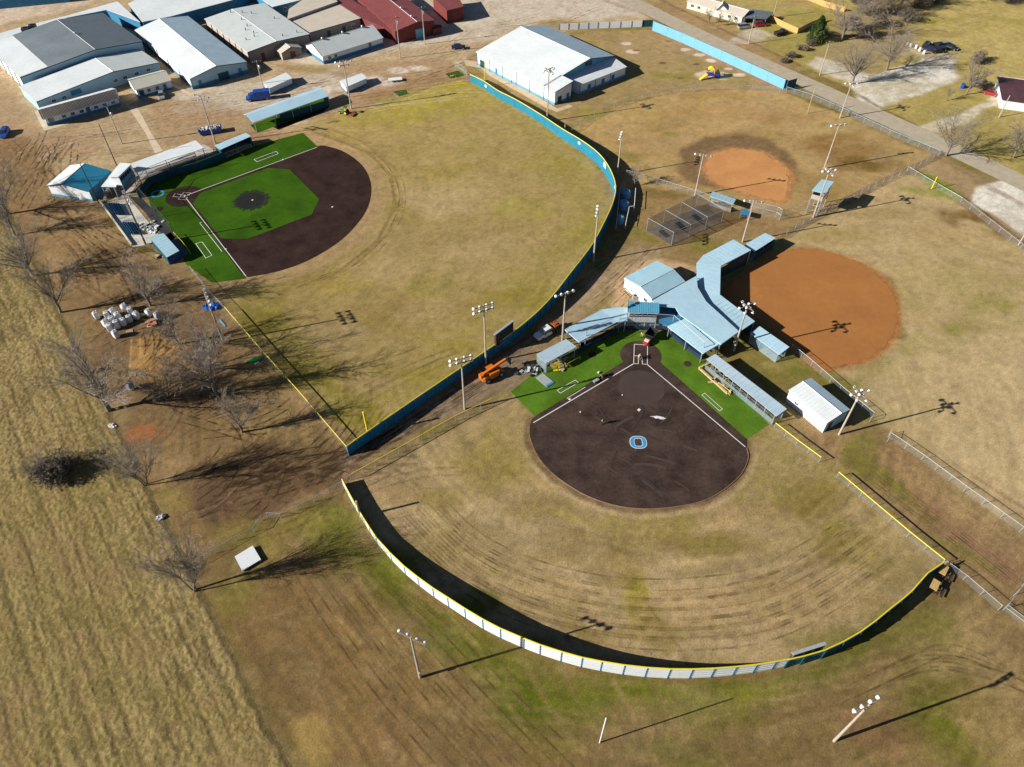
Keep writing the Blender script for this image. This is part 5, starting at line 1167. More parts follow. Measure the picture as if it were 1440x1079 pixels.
# padded backstop walls
def padwall(label,pts,h,m,step=2.4,cat='backstop wall'):
    P = resample([U(p) for p in pts],step); root = thing('backstop_wall',label,cat,tuple(P[0]))
    for a,b in zip(P[:-1],P[1:]): MB().beam((a.x,a.y,h/2),(b.x,b.y,h/2),.25,h).build('pad',M[m],root)
    return root
padwall('dark padded wall curving behind baseball home plate',[(196,279),(212,260),(240,249),(280,238),(318,223)],2.0,'dark_teal')
padwall('navy padded wall behind softball home plate',[(814,489),(868,465),(880,464),(930,464),(944,466)],1.0,'navy')
padwall('blue-topped padded wall in front of the right softball grandstand',[(941,470),(985,506)],1.0,'navy')
def netting(label,pts,h,hx=None,m='net_thin',fm='steel_dark'):
    P = [U(p) for p in pts]; root = thing('backstop_net',label,'backstop net',tuple(P[0])); mb = MB(); rl = MB(); H = Vector((0,0,h))
    for a,b in zip(P[:-1],P[1:]): mb.add([a,b,b+H,a+H],[(0,1,2,3)]); rl.tube(a+H,b+H,.05,n=6)
    mb.build('mesh_panel',M[m],root); rl.build('top_rail',M[fm],root)
    for p in P: MB().tube(p,p+H,.07,n=8).build('post',M[fm],root)
    return root
netting('tall dark backstop screen behind baseball home plate',[(200,281),(214,262),(242,250),(282,238)],5.0)
netting('tall dark screen in front of the stadium seats',[(200,281),(222,306),(246,334)],4.0)
netting('tall galvanised backstop screen behind softball home plate',[(822,489),(869,466),(905,464),(943,467),(985,505)],4.6,m='wire_thin',fm='galv')
# road-side wall
def flatwall(label,pts,h,m,pm,step,pw=.25,name='boundary_wall',cat='wall',top=False):
    P = resample([Vector((U(p,h if top else 0).x,U(p,h if top else 0).y,0)) for p in pts],step); root = thing(name,label,cat,tuple(P[0])); mb = MB()
    for a,b in zip(P[:-1],P[1:]): mb.beam((a.x,a.y,h/2),(b.x,b.y,h/2),.12,h)
    mb.build('panel',M[m],root)
    for p in P[:100]: MB().box((p.x,p.y-.02,h/2+.05),(pw,pw,h+.1)).build('post',M[pm],root)
    return root
flatwall('long light blue solid wall along the road',[(919,30),(960,46.7),(1035,80),(1105,112)],3.0,'sky_blue_paint','sky_blue_paint',6,.14,top=True)
flatwall('dark blue return panel at the road end of the light blue wall',[(1104.5,127.5),(1117,124)],3.0,'dark_teal','blue_paint',3,.14)
flatwall('white panelled wall with grey posts behind the recreation hall',[(785,42.5),(840,40),(903,38)],2.0,'white_metal','pad_grey',3.6)
flatwall('short dark teal wall panel joining white and light blue walls',[(903,38),(917,37.5)],2.2,'dark_teal','blue_paint',3)
flatwall('honey-coloured timber privacy fence beside the carport',[(1079,27),(1100,38),(1121,47.5)],1.8,'fence_wood','fence_wood',2.4,.12,'privacy_fence','fence')
flatwall('timber privacy fence running back from its corner post',[(1121,47.5),(1135,40),(1158,30)],1.8,'timber','timber',2.4,.12,'privacy_fence','fence')
flatwall('far timber privacy fence near the thicket at the top',[(1126,-4),(1160,10),(1187,17)],1.8,'fence_wood','fence_wood',2.4,.12,'privacy_fence','fence')
# batting cage
cg = [(909,325),(944,345),(1014,313),(978,291)]; P = [U(p) for p in cg]
ct = thing('batting_cage','dark netted batting cage on a steel frame over a concrete slab','batting cage',tuple(P[0])); h = 3.6; H = Vector((0,0,h))
f_ = MB(); f_.slab([Vector((p.x,p.y,.09)) for p in P],.08); f_.build('floor_slab',mat('cage_floor',G(128,112,98),.9,0,.25,.5),ct)
fr = MB(); nt_ = MB()
L0 = [P[0].lerp(P[3],k/3) for k in range(4)]; L1 = [P[1].lerp(P[2],k/3) for k in range(4)]
for a,b in zip(L0,L1):
    o = MB(); o.tube(a,a+H,.05,n=6); o.tube(b,b+H,.05,n=6); o.tube(a+H,b+H,.05,n=6); o.build('arch',M['pad_grey'],ct)
for L in (L0,L1): fr.tube(L[0]+H,L[3]+H,.05,n=6)
fr.build('top_rail',M['galv'],ct)
for a,b in ((P[0],P[1]),(P[1],P[2]),(P[2],P[3]),(P[3],P[0])): nt_.add([a,b,b+H,a+H],[(0,1,2,3)])
nt_.add([p+H for p in P],[(0,1,2,3)]); m1,m2 = P[0].lerp(P[1],.5),P[3].lerp(P[2],.5); nt_.add([m1,m2,m2+H,m1+H],[(0,1,2,3)])
nt_.build('netting',M['net'],ct)
for k in (0,1,2):
    q = L0[k].lerp(L1[k],.45)+(L0[k+1]-L0[k])*.4; MB().box((q.x,q.y,.1),(1.4,3.0,.03),.5).build('mat',M['black'],ct)
# small clay field dugout
canopy('dugout','small light blue roofed dugout below the small clay infield','dugout',[(998,276),(1031,287),(1035,280),(1002,269)],[2.5,2.5,2.3,2.3],'light_blue_roof',posts=[(0,0),(0,.5),(0,1)],walls=[(0,'tan_wall',0,1.0,.2),(2,'wire',0,1.4,.2)],floor='concrete',benches=1)
canopy('shade_shelter','small dark blue shelter right of the small clay dugout','shelter',[(1040,300),(1054,303),(1056,297),(1043,294)],[1.6,1.6,1.6,1.6],'blue_paint',posts=[(0,0),(0,1),(2,0),(2,1)],step=0)
# tower booth on stilts
tb = thing('scorers_tower','stilted scorer booth with light blue roof by the cross fence','tower',tuple(U((1143,300))))
B4 = [U((1133,300)),U((1148,304)),U((1158,291)),U((1144,288))]; H1, H2 = 4.2, 6.6
for p in B4: MB().box((p.x,p.y,H1/2),(.18,.18,H1)).build('leg',M['galv'],tb)
c = sum(B4,Vector())/4; mb = MB()
I = [c+(p-c)*1.02 for p in B4]
for i in range(4):
    a,b = I[i],I[(i+1)%4]; mb.add([(a.x,a.y,H1),(b.x,b.y,H1),(b.x,b.y,H2-1.2),(a.x,a.y,H2-1.2)],[(0,1,2,3)])
mb.add([(p.x,p.y,H1) for p in I],[(0,1,2,3)]); mb.build('parapet',M['tan_wall'],tb)
for p in I: MB().box((p.x,p.y,H2-.6),(.14,.14,1.2)).build('post',M['galv'],tb)
O = [c+(p-c)*1.2 for p in B4]; rf = MB(); rf.slab([Vector((p.x,p.y,H2+(.3 if k>1 else 0))) for k,p in enumerate(O)],.12); rf.build('roof',M['light_blue_roof'],tb)
br = MB()
for z in (1.2,2.6):
    for i in range(4): br.tube((*B4[i][:2],z),(*B4[(i+1)%4][:2],z),.04,n=5)
br.build('brace',M['galv'],tb)
# scoreboards
def scoreboard(label,a,b,z0,z1,txt):
    A,B = U(a,z0),U(b,z0); d = hdir(A,B); L = (B-A).length; ang = math.atan2(d.y,d.x); c = (A+B)/2; root = thing('scoreboard',label,'scoreboard',(A.x,A.y,0))
    MB().box((c.x,c.y,(z0+z1)/2),(L,.35,z1-z0),ang).build('board',M['steel_dark'],root)
    for t in (.03,.35,.65,.97):
        p = A.lerp(B,t); MB().box((p.x,p.y,z1/2),(.22,.5,z1),ang).build('post',M['rust' if t in (.03,.97) else 'steel_dark'],root)
    f_ = MB()
    for z in (z0,z1): f_.box((c.x,c.y,z),(L+.2,.5,.14),ang)
    f_.build('frame',M['pad_grey'],root); rb = MB()
    for k in range(7):
        z = z0+(z1-z0)*(k+.5)/7; rb.box((c.x,c.y,z),(L*.96,.46,.05),ang)
    rb.build('rear_rib',M['black'],root); return root
scoreboard('tall dark scoreboard seen from behind on the alley side of the blue wall',(696,489),(721,470),1.6,5.2,'')
scoreboard('low dark scoreboard on the softball outfield wall',(1108,930),(1152,916),1.0,3.6,'')
# ================================================================ FLOODLIGHT AND UTILITY POLES
Z0 = (0,0,0)
def flood_pole(h, style, wood='pole_grey'):
    root = thing('floodlight_pole','x','floodlight pole')
    MB().tube((0,0,0),(0,0,h),.21,.12,10).build('pole',M[wood],root,off=Z0)
    arms = {'T4':[(h-.3,0,1.9,4)],'T6':[(h-.2,0,2.2,4),(h-1.3,0,1.3,2)],'H8':[(h-.2,0,1.9,4),(h-1.2,0,1.9,4)],'X8':[(h-.2,0,1.7,4),(h-.5,90,1.7,4)],'X10':[(h-.2,0,1.8,4),(h-.5,90,1.8,4),(h-1.2,45,1.1,2)]}[style]
    for z,a,hw,n in arms:
        cs,sn = math.cos(R(a)),math.sin(R(a)); MB().beam((-cs*hw,-sn*hw,z),(cs*hw,sn*hw,z),.12,.14).build('crossarm',M['pole_wood'],root,off=Z0)
        for i in range(n):
            t = -hw+2*hw*(i+.5)/n*1.0; t = -hw+.1+(2*hw-.2)*i/(n-1); c = Vector((cs*t,sn*t,z)); ax = Vector((-sn*.8+cs*.25*(1 if t>0 else -1),cs*.8+sn*.25*(1 if t>0 else -1),-.62)).normalized()
            if i%2 and style[0]=='X': ax.x, ax.y = -ax.x, -ax.y
            p = c+ax*.34+Vector((0,0,-.02))
            mb = MB(); mb.lathe(p,[(.08,-.30),(.16,-.22),(.27,-.05),(.33,.10)],12,0,ax); mb.tube(c,p-ax*.25,.05,n=6); o = mb.build('floodlight',M['lamp_white'],root,off=Z0,smooth=True)
            MB().lathe(p,[(.001,.07),(.30,.07),(.31,.09)],12,0,ax).build('lens',M['silver'],o,off=Z0)
    MB().box((.2,0,h*.16),(.18,.3,.5)).build('control_box',M['galv'],root,off=Z0)
    return root
protos = {}
def place_pole(style,h,b,rz,label,wood='pole_grey'):
    key = (style,wood); base = 13.0
    if key not in protos: o = protos[key] = flood_pole(base,style,wood)
    else: o = copy_tree(protos[key])
    p = U(b); put(o,(p.x,p.y,0),R(rz),label,'floodlight poles'); o.scale = (1,1,h/base); 
    return o
for a in [('T6',14.2,(494,153),20,'floodlight pole at the green tractor above the baseball turf'),
    ('T6',13.8,(303,202),-20,'floodlight pole standing behind the blue waste skip'),
    ('X8',15.4,(769.3,171),40,'floodlight pole between the recreation hall corner and the blue wall'),
    ('T4',11.4,(868,246),75,'floodlight pole at the right end of the blue wall curve, by the blue tanks'),
    ('T4',11.5,(977.3,274.8),-15,'floodlight pole at the back corner of the batting cage'),
    ('T4',14.0,(834.2,368),80,'floodlight pole against the right side of the curved blue wall'),
    ('T4',11.3,(1044,340.5),-10,'floodlight pole behind the bent canopy roof'),
    ('X8',13.2,(1143.4,306),20,'floodlight pole beside the stilted scorer booth'),
    ('T4',12.7,(790.7,478.4),25,'floodlight pole next to the white flatbed pickup'),
    ('X10',12.4,(1031.8,493.8),30,'floodlight pole between the two nearer clay-field dugouts'),
    ('X10',11.8,(1179.7,611.4),25,'floodlight pole at the end of the white storage shed'),
    ('H8',15.3,(683.4,511.2),25,'floodlight pole directly behind the orange telehandler'),
    ('H8',13.7,(653.6,575.7),20,'floodlight pole rising from the yellow-capped alley fence'),
    ('T4',13.3,(590.7,952.9),-25,'floodlight pole in the meadow left below the white panelled wall'),
    ('T4',13.5,(1172.8,1042.3),25,'floodlight pole nearest the bottom edge, in the meadow at lower right'),
    ('H8',12.7,(314.4,481),-60,'floodlight pole beside the crumpled blue tarp')]: place_pole(*a)
place_pole('H8',13.5,(205,344),-55,'dark floodlight pole at the lower end of the seat terrace','dark_wood')
place_pole('T4',12.5,(1159,237),10,'floodlight pole just above the stilted scorer booth')
place_pole('X8',10.5,(1181,166),10,'floodlight pole at the roadside fence right of the light blue wall')
def util_pole(h,b,label,cross=1,wood='pole_grey',trans=False,rz=20,r=.17):
    p = U(b); root = thing('utility_pole',label,'utility pole',(p.x,p.y,0),R(rz),'utility poles')
    MB().tube(Z0,(0,0,h),r,r*.62,8).build('pole',M[wood],root,off=Z0)
    for k in range(cross):
        z = h-.4-.9*k; MB().box((0,0,z),(2.6,.12,.14)).build('crossarm',M['pole_wood'],root,off=Z0)
        for t in (-1.15,-.5,.5,1.15): MB().lathe((t,0,z+.07),[(.06,0),(.09,.08),(.05,.2)],8).build('insulator',M['pad_grey'],root,off=Z0)
    if trans: MB().lathe((.38,0,h-2.4),[(.01,0),(.27,.02),(.27,.85),(.2,.95),(.05,1.0)],12).build('transformer',M['silver'],root,off=Z0)
    return root
util_pole(13,(563,82),'grey utility pole with transformer in front of the red building corner',1,trans=True)
util_pole(12,(597.5,62.5),'utility pole beside the pale blue doorway of the red building',1,trans=True)
util_pole(9,(371,127),'utility pole between the school hall and the blue truck',1,trans=True)
util_pole(10.5,(172,202.5),'utility pole standing alone on the dirt left of the footpath',0,trans=True)
util_pole(12.5,(166,237),'dark bare pole rising behind the two-level press box',0,'dark_wood',r=.13)
util_pole(11,(139,286),'dark bare pole in front of the blue and white gabled building',0,'dark_wood',r=.14)
util_pole(9,(1052.4,62),'wooden utility pole on the lawn below the dark carport',1)
util_pole(10.5,(1152.5,106),'wooden utility pole left of the gravel lot across the road',1)
util_pole(8,(1087,25),'wooden pole behind the timber fence near the carport',0)
util_pole(6.5,(1404.8,165),'slim pole on the lawn below the maroon-roofed house',0)
util_pole(9.0,(1432,345),'slim pole at the right edge by the gravel lot fence',0)
def foul_pole(b,h,label,m='yellow',wing=0,r=.12):
    p = U(b); root = thing('foul_pole',label,'foul pole',(p.x,p.y,0),0,'foul poles'); MB().tube(Z0,(0,0,h),r,n=8).build('pole',M[m],root,off=Z0)
    MB().lathe((0,0,h),[(r,0),(r*.7,.08),(.01,.12)],8).build('finial',M[m],root,off=Z0)
    if wing: MB().box((wing/2,0,h*.72),(abs(wing),.04,h*.5),0).build('screen_panel',M[m],root,off=Z0)
foul_pole((518,611),6.2,'thick yellow foul pole at the left end of the blue wall',r=.2)
foul_pole((682.5,122),7.5,'yellow foul pole at the upper end of the blue wall')
foul_pole((507,727),4.6,'tan foul pole inside the left end of the softball wall','timber',r=.2)
foul_pole((1310,265.8),3.4,'pale yellow foul pole behind the right clay outfield fence')
foul_pole((1135,160),7.5,'faint tan foul pole inside the small clay outfield','timber',r=.09)
foul_pole((843.2,1044.6),9.4,'bare white pole standing alone near the bottom of the meadow','white_metal',r=.09)
foul_pole((794,187),2.4,'short white post beside the blue wall above the recreation lawn','white_metal',r=.08)
# ================================================================ TREES
def limb(mb, p, d, L, r, n, seg=3, wob=.18, taper=.6, up=.06):
    pts = [(p.copy(), r)]; d = d.normalized()
    for i in range(seg):
        d = (d+Vector((rnd.gauss(0,wob),rnd.gauss(0,wob),rnd.gauss(0,wob)+up))).normalized(); p = p+d*(L/seg); pts.append((p.copy(), r*(1-(1-taper)*(i+1)/seg)))
    for (a,ra),(b,rb) in zip(pts[:-1],pts[1:]): mb.tube(a,b,ra,rb,n,caps=False)
    return pts,d
def rdir(d, ang):
    q = d.orthogonal().normalized(); q.rotate(Matrix.Rotation(rnd.uniform(0,2*math.pi),3,d)); return (d*math.cos(ang)+q*math.sin(ang)).normalized()
def bare_tree(h, spread, nl=7, stems=1, seed=1, twig=6, fine=7, tr=.26, lean=(0,0)):
    """leafless tree: trunk and limbs in one part, the finer branching in the other"""
    global rnd; keep = rnd; rnd = random.Random(seed); T = MB(); Cc = MB(); root = thing('bare_tree','x','tree')
    for s in range(stems):
        d0 = Vector((lean[0]+(rnd.gauss(0,.2) if stems>1 else 0),lean[1]+(rnd.gauss(0,.2) if stems>1 else 0),1))
        tp,td = limb(T,Vector((rnd.uniform(-.4,.4)*(stems>1),rnd.uniform(-.4,.4)*(stems>1),0)),d0,h*.36,tr/(stems**.4),7,3,.07,.72)
        main = []
        for k in range(nl):
            z = rnd.uniform(.45,1) if k else 1.; i = min(len(tp)-2,int(z*(len(tp)-1))); f = z*(len(tp)-1)-i; o = tp[i][0].lerp(tp[i+1][0],min(1,f))
            dd = rdir(td,R(rnd.uniform(12,50)*spread)); lp,ld = limb(T,o,dd,h*rnd.uniform(.5,.68),tr*.42/(stems**.3),5,4,.07,.3,.05); main.append((lp,ld))
        for lp,ld in main:
            for k in range(9):
                j = rnd.randint(1,len(lp)-1); o = lp[j-1][0].lerp(lp[j][0],rnd.random()) if k else lp[-1][0]
                sp,sd_ = limb(T if k<2 else Cc,o,rdir(ld,R(rnd.uniform(12,48))),h*rnd.uniform(.18,.34),tr*.11,4,3,.10,.4,.05)
                for m_ in range(twig):
                    j2 = rnd.randint(1,len(sp)-1); o2 = sp[j2-1][0].lerp(sp[j2][0],rnd.random()); tp2,td2 = limb(Cc,o2,rdir(sd_,R(rnd.uniform(12,55))),h*rnd.uniform(.09,.17),.016,3,2,.12,.6,.04)
                    for q in range(int(fine*.95)):
                        o3 = tp2[rnd.randint(0,1)][0].lerp(tp2[2][0],rnd.random()); d3 = rdir(td2,R(rnd.uniform(12,60))); e = o3+d3*h*rnd.uniform(.04,.085)
                        s1 = d3.orthogonal().normalized()*.013; s2 = d3.cross(s1).normalized()*.013; Cc.add([o3+s1,o3-s1*.5+s2,o3-s1*.5-s2,e],[(0,1,3),(1,2,3),(2,0,3)])
    T.build('trunk',M['bark'],root,off=Z0,smooth=True); Cc.build('crown',M['twig'],root,off=Z0); rnd = keep
    return root
PT = {'big':bare_tree(12,1.15,9,1,11,7,8,.30),'mid':bare_tree(10,.95,8,1,5,6,8,.22),'tall':bare_tree(12,.62,5,3,23,6,7,.24),'tiny':bare_tree(4,1.0,5,1,31,4,5,.09),'leafy':bare_tree(11,1.25,8,1,47,7,9,.28)}
used = set(); ht = {'big':12,'mid':10,'tall':12,'tiny':4,'leafy':11}
def tree(kind,b,h,rz,label,group,wide_=1.2):
    o = PT[kind] if kind not in used else copy_tree(PT[kind]); used.add(kind); p = U(b); put(o,(p.x,p.y,0),R(rz),label,group); s = h/ht[kind]; o.scale = (s*wide_,s*wide_,s); return o
G1 = 'bare trees between hay field and ball park'
tree('leafy',(12,301),13,40,'bare tree at the far left edge level with the equipment building',G1)
tree('mid',(22,332),11,190,'smaller bare tree at the left edge just below another',G1)
tree('big',(48,388),12,260,'bare tree leaning over the top end of the hay field',G1)
tree('mid',(85.6,439.5),12,70,'bare tree left of the pile of white bulk bags',G1)
tree('big',(153.5,577.5),13.5,150,'widest bare tree, spreading over the hay field beside two pale bags',G1,1.5)
tree('tall',(205,681.6),11,20,'bare tree just below the open rusty pit',G1,.85)
tree('tall',(273.5,832),13.5,200,'bare tree casting a long shadow past the white slab',G1,.72)
tree('mid',(212,430),11,20,'bare tree above the bulk bags, below the dugout',G1)
tree('mid',(252,484),10,310,'bare tree right of the brick-coloured pallet load',G1)
tree('tall',(292,520),10.5,120,'bare tree beside the green turf scrap and foul line fence',G1)
tree('mid',(306,556),12.5,230,'bare tree shading the foul line fence from the middle of the dirt',G1)
tree('mid',(340.5,608),8.5,45,'small light grey tree nearest the lower end of the foul line fence',G1)
tree('tall',(232,560),8,80,'slender bare tree on the dirt right of the single grey bag',G1)
G2 = 'bare trees across the road'
tree('leafy',(1246.7,99),13,10,'bare tree just left of the parked junk vehicles',G2)
tree('big',(1198.5,118.6),12,200,'broad bare tree beside the road at the gravel lot',G2)
tree('leafy',(1183,57),13,100,'bare tree at the end of the far timber fence',G2)
tree('mid',(1358,133),9,30,'rounded bare tree behind the blue barrel',G2)
tree('tiny',(1331,142),4,30,'tiny bare tree on the lawn between barrel and road',G2)
tree('big',(1330,219),12,290,'bare tree at the corner where the fences meet the road',G2)
tree('leafy',(1425,222),9,290,'bare tree whose twigs shade the road at the right edge',G2)
tree('tiny',(997,33),5,130,'small bare tree in front of the bungalow, left one',G2)
tree('tiny',(1009,36),4.5,230,'small bare tree in front of the bungalow, right one',G2)
tree('tiny',(892.5,262),5.5,60,'pale bare tree beside the blue tanks and batting cage',G2)
tree('mid',(1225,22),12,330,'bare tree in the thicket behind the far timber fence',G2)
tree('leafy',(1265,12),12,80,'bare tree in the middle of the top thicket',G2)
def brush(label,b,r,h,m,group,n=900,seed=1,cat='shrub',name='shrub',leaf=.35):
    global rnd; keep = rnd; rnd = random.Random(seed); p = U(b); root = thing(name,label,cat,(p.x,p.y,0),0,group); st = MB(); lf = MB()
    lobes = [(rnd.uniform(-.5,.5)*r,rnd.uniform(-.5,.5)*r,rnd.uniform(.35,.75)*h,rnd.uniform(.35,.6)) for _ in range(7)]
    for i in range(n//5):
        a = rnd.uniform(0,6.283); el = rnd.uniform(.2,1.4); L = rnd.uniform(.6,1.0); e = Vector((math.cos(a)*math.cos(el)*r*L,math.sin(a)*math.cos(el)*r*L,math.sin(el)*h*L)); s = Vector((e.x*.35+rnd.gauss(0,.2)*r*.3,e.y*.35,0))
        st.tube(s,e,.04,.012,3,caps=False)
    for i in range(n):
        x,y,z,k = rnd.choice(lobes); d = Vector((rnd.gauss(0,1),rnd.gauss(0,1),rnd.gauss(0,1))).normalized()*rnd.uniform(.55,1.05); c = Vector((x+d.x*r*k,y+d.y*r*k,max(.1,z+d.z*h*k*.8)))
        q = Vector((rnd.gauss(0,1),rnd.gauss(0,1),rnd.gauss(0,1))).normalized()*leaf*rnd.uniform(.5,1.2); w2 = q.orthogonal().normalized()*leaf*rnd.uniform(.1,.45); lf.add([c-q,c+w2,c+q],[(0,1,2)])
    st.build('stem',M['bark'],root,off=Z0); lf.build('foliage',M[m],root,off=Z0); rnd = keep; return root
brush('dark tangled thicket standing alone in the hay field',(82,665),4.6,3.4,'brush_dark',None,2600,3,leaf=.4)
tree('mid',(70,668),5.0,10,'pale bare sapling clump beside the dark field thicket',G1)
tree('mid',(58,676),4.2,200,'low bare sapling at the left rim of the field thicket',G1)
ev = thing('evergreen_tree','dense cone-shaped evergreen between timber fence and utility pole','tree',tuple(U((1147,58)))); MB().tube(Z0,(0,0,7),.3,.05,7).build('trunk',M['bark'],ev,off=Z0); lf = MB(); rr = random.Random(8)
for i in range(5200):
    z = rr.uniform(.25,8.2); a = rr.uniform(0,6.283); lump = 1+.22*math.sin(a*3+z*1.3)+.14*math.sin(a*7-z*2.1); rad = (2.9*(1-(z/8.4)**1.7)+.15)*lump*math.sqrt(rr.uniform(.45,1)); c = Vector((math.cos(a)*rad,math.sin(a)*rad,z))
    q = Vector((rr.gauss(0,1),rr.gauss(0,1),rr.gauss(0,1))).normalized()*.26; w2 = q.orthogonal().normalized()*.16; lf.add([c-q,c+w2,c+q],[(0,1,2)])
lf.build('crown',M['evergreen'],ev,off=Z0)
G3 = 'shrubs along the property line'
for i,(b,r,h,m,l) in enumerate([((1126,70),2.4,1.8,'brush','low brown shrub left of the evergreen'),((1112,80),2.2,1.6,'brush_dark','dark low shrub at the ditch below the evergreen'),((1102,87),2.0,1.4,'brush','brown shrub nearest the road in the hedge line'),((1141,64),2.4,2.0,'brush_dark','dark shrub touching the evergreen'),((1160,50),3.4,3,'brush_dark','dark shrub behind the evergreen')]): brush(l,b,r,h,m,G3,700,40+i)
G4 = 'thicket along the top edge'
for i,(b,r,h,m,l) in enumerate([((1196,40),5,4.5,'brush','grey-brown thicket clump at the end of the far timber fence'),((1215,52),5,4,'brush','grey-brown thicket clump above the broad roadside tree'),((1222,20),6,5.5,'brush_dark','dark thicket clump behind the far timber fence'),((1240,38),5.5,4.5,'brush_dark','dark thicket clump above the tree by the junk vehicles'),((1258,18),6,5.5,'brush','brown thicket clump in the middle of the top tree belt'),
    ((1275,30),5,4.5,'brush_dark','dark thicket clump bordering the bright meadow'),((1290,10),6,5.5,'brush_dark','dark thicket clump at the top of the meadow edge'),((1312,2),5.5,4.5,'brush_dark','last dark thicket clump before the open meadow'),((1205,4),6,5.5,'brush','brown thicket clump cut by the top edge, left'),((1240,-4),6.5,6,'brush','brown thicket clump cut by the top edge, middle'),((1275,-8),7,6,'brush_dark','dark thicket clump cut by the top edge, right'),
    ((1375,88),3.4,3.4,'brush','brown shrub above the rounded tree'),((1375,122),3.0,2.6,'brush','reddish brown shrub beside the blue barrel'),((1420,4),5,3,'brush_dark','dark shrub line at the top right corner'),((1392,-2),5,3,'brush_dark','dark shrub at the top edge of the meadow')]): brush(l,b,r,h,m,G4,1100,60+i,leaf=.45)
# ================================================================ VEHICLES
def loft(mb, secs, mi=0):
    """secs: list of (x, [(y,z)...]) rings"""
    n = len(secs[0][1]); o = [(x,y,z) for x,r in secs for y,z in r]; f = [(k*n+i,k*n+(i+1)%n,(k+1)*n+(i+1)%n,(k+1)*n+i) for k in range(len(secs)-1) for i in range(n)]
    f += [tuple(range(n-1,-1,-1)),tuple((len(secs)-1)*n+i for i in range(n))]; return mb.add(o,f,mi)
def ring_(w,z0,z1,t=.12): return [(-w,z0),(w,z0),(w+.02,z0+(z1-z0)*.55),(w-t,z1),(-w+t,z1),(-w-.02,z0+(z1-z0)*.55)]
def wheels(root,xs_,w,r,t=.24,hub='silver'):
    for x in xs_:
        for s in (-1,1):
            o = MB().tube((x,s*(w-t/2),r),(x,s*(w+t/2),r),r,n=14).build('wheel',M['rubber'],root,off=Z0); MB().tube((x,s*(w+t/2),r),(x,s*(w+t/2+.02),r),r*.58,n=10).build('rim',M[hub],o,off=Z0)
def car(kind,paint,loc,rz,label,group='parked cars',scale=1.):
    p = U(loc) if len(loc)==2 else Vector(loc); root = thing('parked_car' if kind!='pickup' else 'pickup_truck',label,'car' if kind!='pickup' else 'pickup truck',(p.x,p.y,p.z),R(rz),group)
    L = {'sedan':4.7,'suv':4.8,'pickup':5.6}[kind]/2; b = MB()
    belt = {'sedan':.92,'suv':1.08,'pickup':1.1}[kind]
    loft(b,[(-L,ring_(.78,.4,belt-.16)),(-L+.15,ring_(.88,.3,belt-.05)),(-L*.3,ring_(.92,.28,belt)),(L*.35,ring_(.92,.28,belt)),(L-.25,ring_(.88,.3,belt-.12)),(L,ring_(.74,.38,belt-.3))]); b.build('body',M[paint],root,off=Z0)
    if kind == 'pickup':
        c = MB(); loft(c,[(-.5,ring_(.80,belt,belt+.62,.16)),(-.45,ring_(.78,belt,belt+.68,.16)),(.75,ring_(.78,belt,belt+.68,.16)),(1.25,ring_(.84,belt,belt+.05,.06))]); c.build('windows',M['glass'],root,off=Z0)
        MB().box((.15,0,belt+.70),(1.25,1.36,.07)).build('roof',M[paint],root,off=Z0)
        bd = MB(); bd.box((-1.7,0,belt-.02),(1.9,1.4,.05)); bd.build('bed_floor',M['steel_dark'],root,off=Z0)
        for s in (-1,1): MB().box((-1.7,s*.84,belt+.12),(2.1,.1,.26)).build('bed_side',M[paint],root,off=Z0)
        MB().box((-2.75,0,belt+.08),(.08,1.7,.3)).build('tailgate',M[paint],root,off=Z0)
    else:
        x0,x1 = (-1.55,.85) if kind=='sedan' else (-2.15,.9); top = belt+.52+(.1 if kind=='suv' else 0)
        c = MB(); loft(c,[(x0-.25,ring_(.80,belt-.03,belt+.03,.05)),(x0+.25,ring_(.76,belt,top,.16)),(x1-.35,ring_(.76,belt,top,.16)),(x1+.35,ring_(.82,belt-.03,belt+.03,.05))]); c.build('windows',M['glass'],root,off=Z0)
        MB().box(((x0+x1)/2-.05,0,top+.02),(x1-x0-.65,1.22,.06)).build('roof',M[paint],root,off=Z0)
    for s in (-1,1): MB().box((L-.06,s*.62,.66),(.12,.3,.16)).build('headlight',M['lamp_white'],root,off=Z0); MB().box((-L+.03,s*.66,.74),(.1,.2,.2)).build('tail_light',M['red_paint'],root,off=Z0)
    wheels(root,(-L*.62,L*.62),.82,.34)
    return root
car('sedan','navy_paint',(645,68.5),5,'dark blue sedan on the dirt beside the recreation hall')
car('sedan','silver',(228,136.5),-70,'silver car parked nose-out by the small cream-roofed portable')
car('suv','silver',(1046,40),15,'silver car on the bungalow driveway')
car('suv','maroon_paint',(1069,37),10,'red car on the bungalow driveway at the timber fence')
car('suv','blue_paint_car',(1062,28.5),12,'blue car under the edge of the dark carport')
car('pickup','black_paint',(1098,49),30,'black pickup on the lawn in front of the timber fence','parked cars')
car('sedan','red_paint',(1392,133),-35,'bright red car at the corner of the maroon-roofed house')
car('suv','blue_paint_car',(8,190),-80,'blue vehicle cut off by the left edge')
for i,(b,k,pt,rz,l) in enumerate([((1302,66),'suv','black_paint',50,'black van at the left of the junk vehicle cluster'),((1309,72),'sedan','navy_paint',-30,'dark blue car in front of the black junk van'),((1320,68),'pickup','black_paint',100,'black pickup in the middle of the junk vehicle cluster'),((1329,66),'suv','silver',20,'pale car near the right end of the junk vehicle cluster'),((1336,69),'sedan','black_paint',-40,'black car at the right end of the junk vehicle cluster'),((1318,74),'sedan','black_paint',10,'black car nearest the gravel in the junk vehicle cluster')]): car(k,pt,b,rz,l,'derelict vehicles')
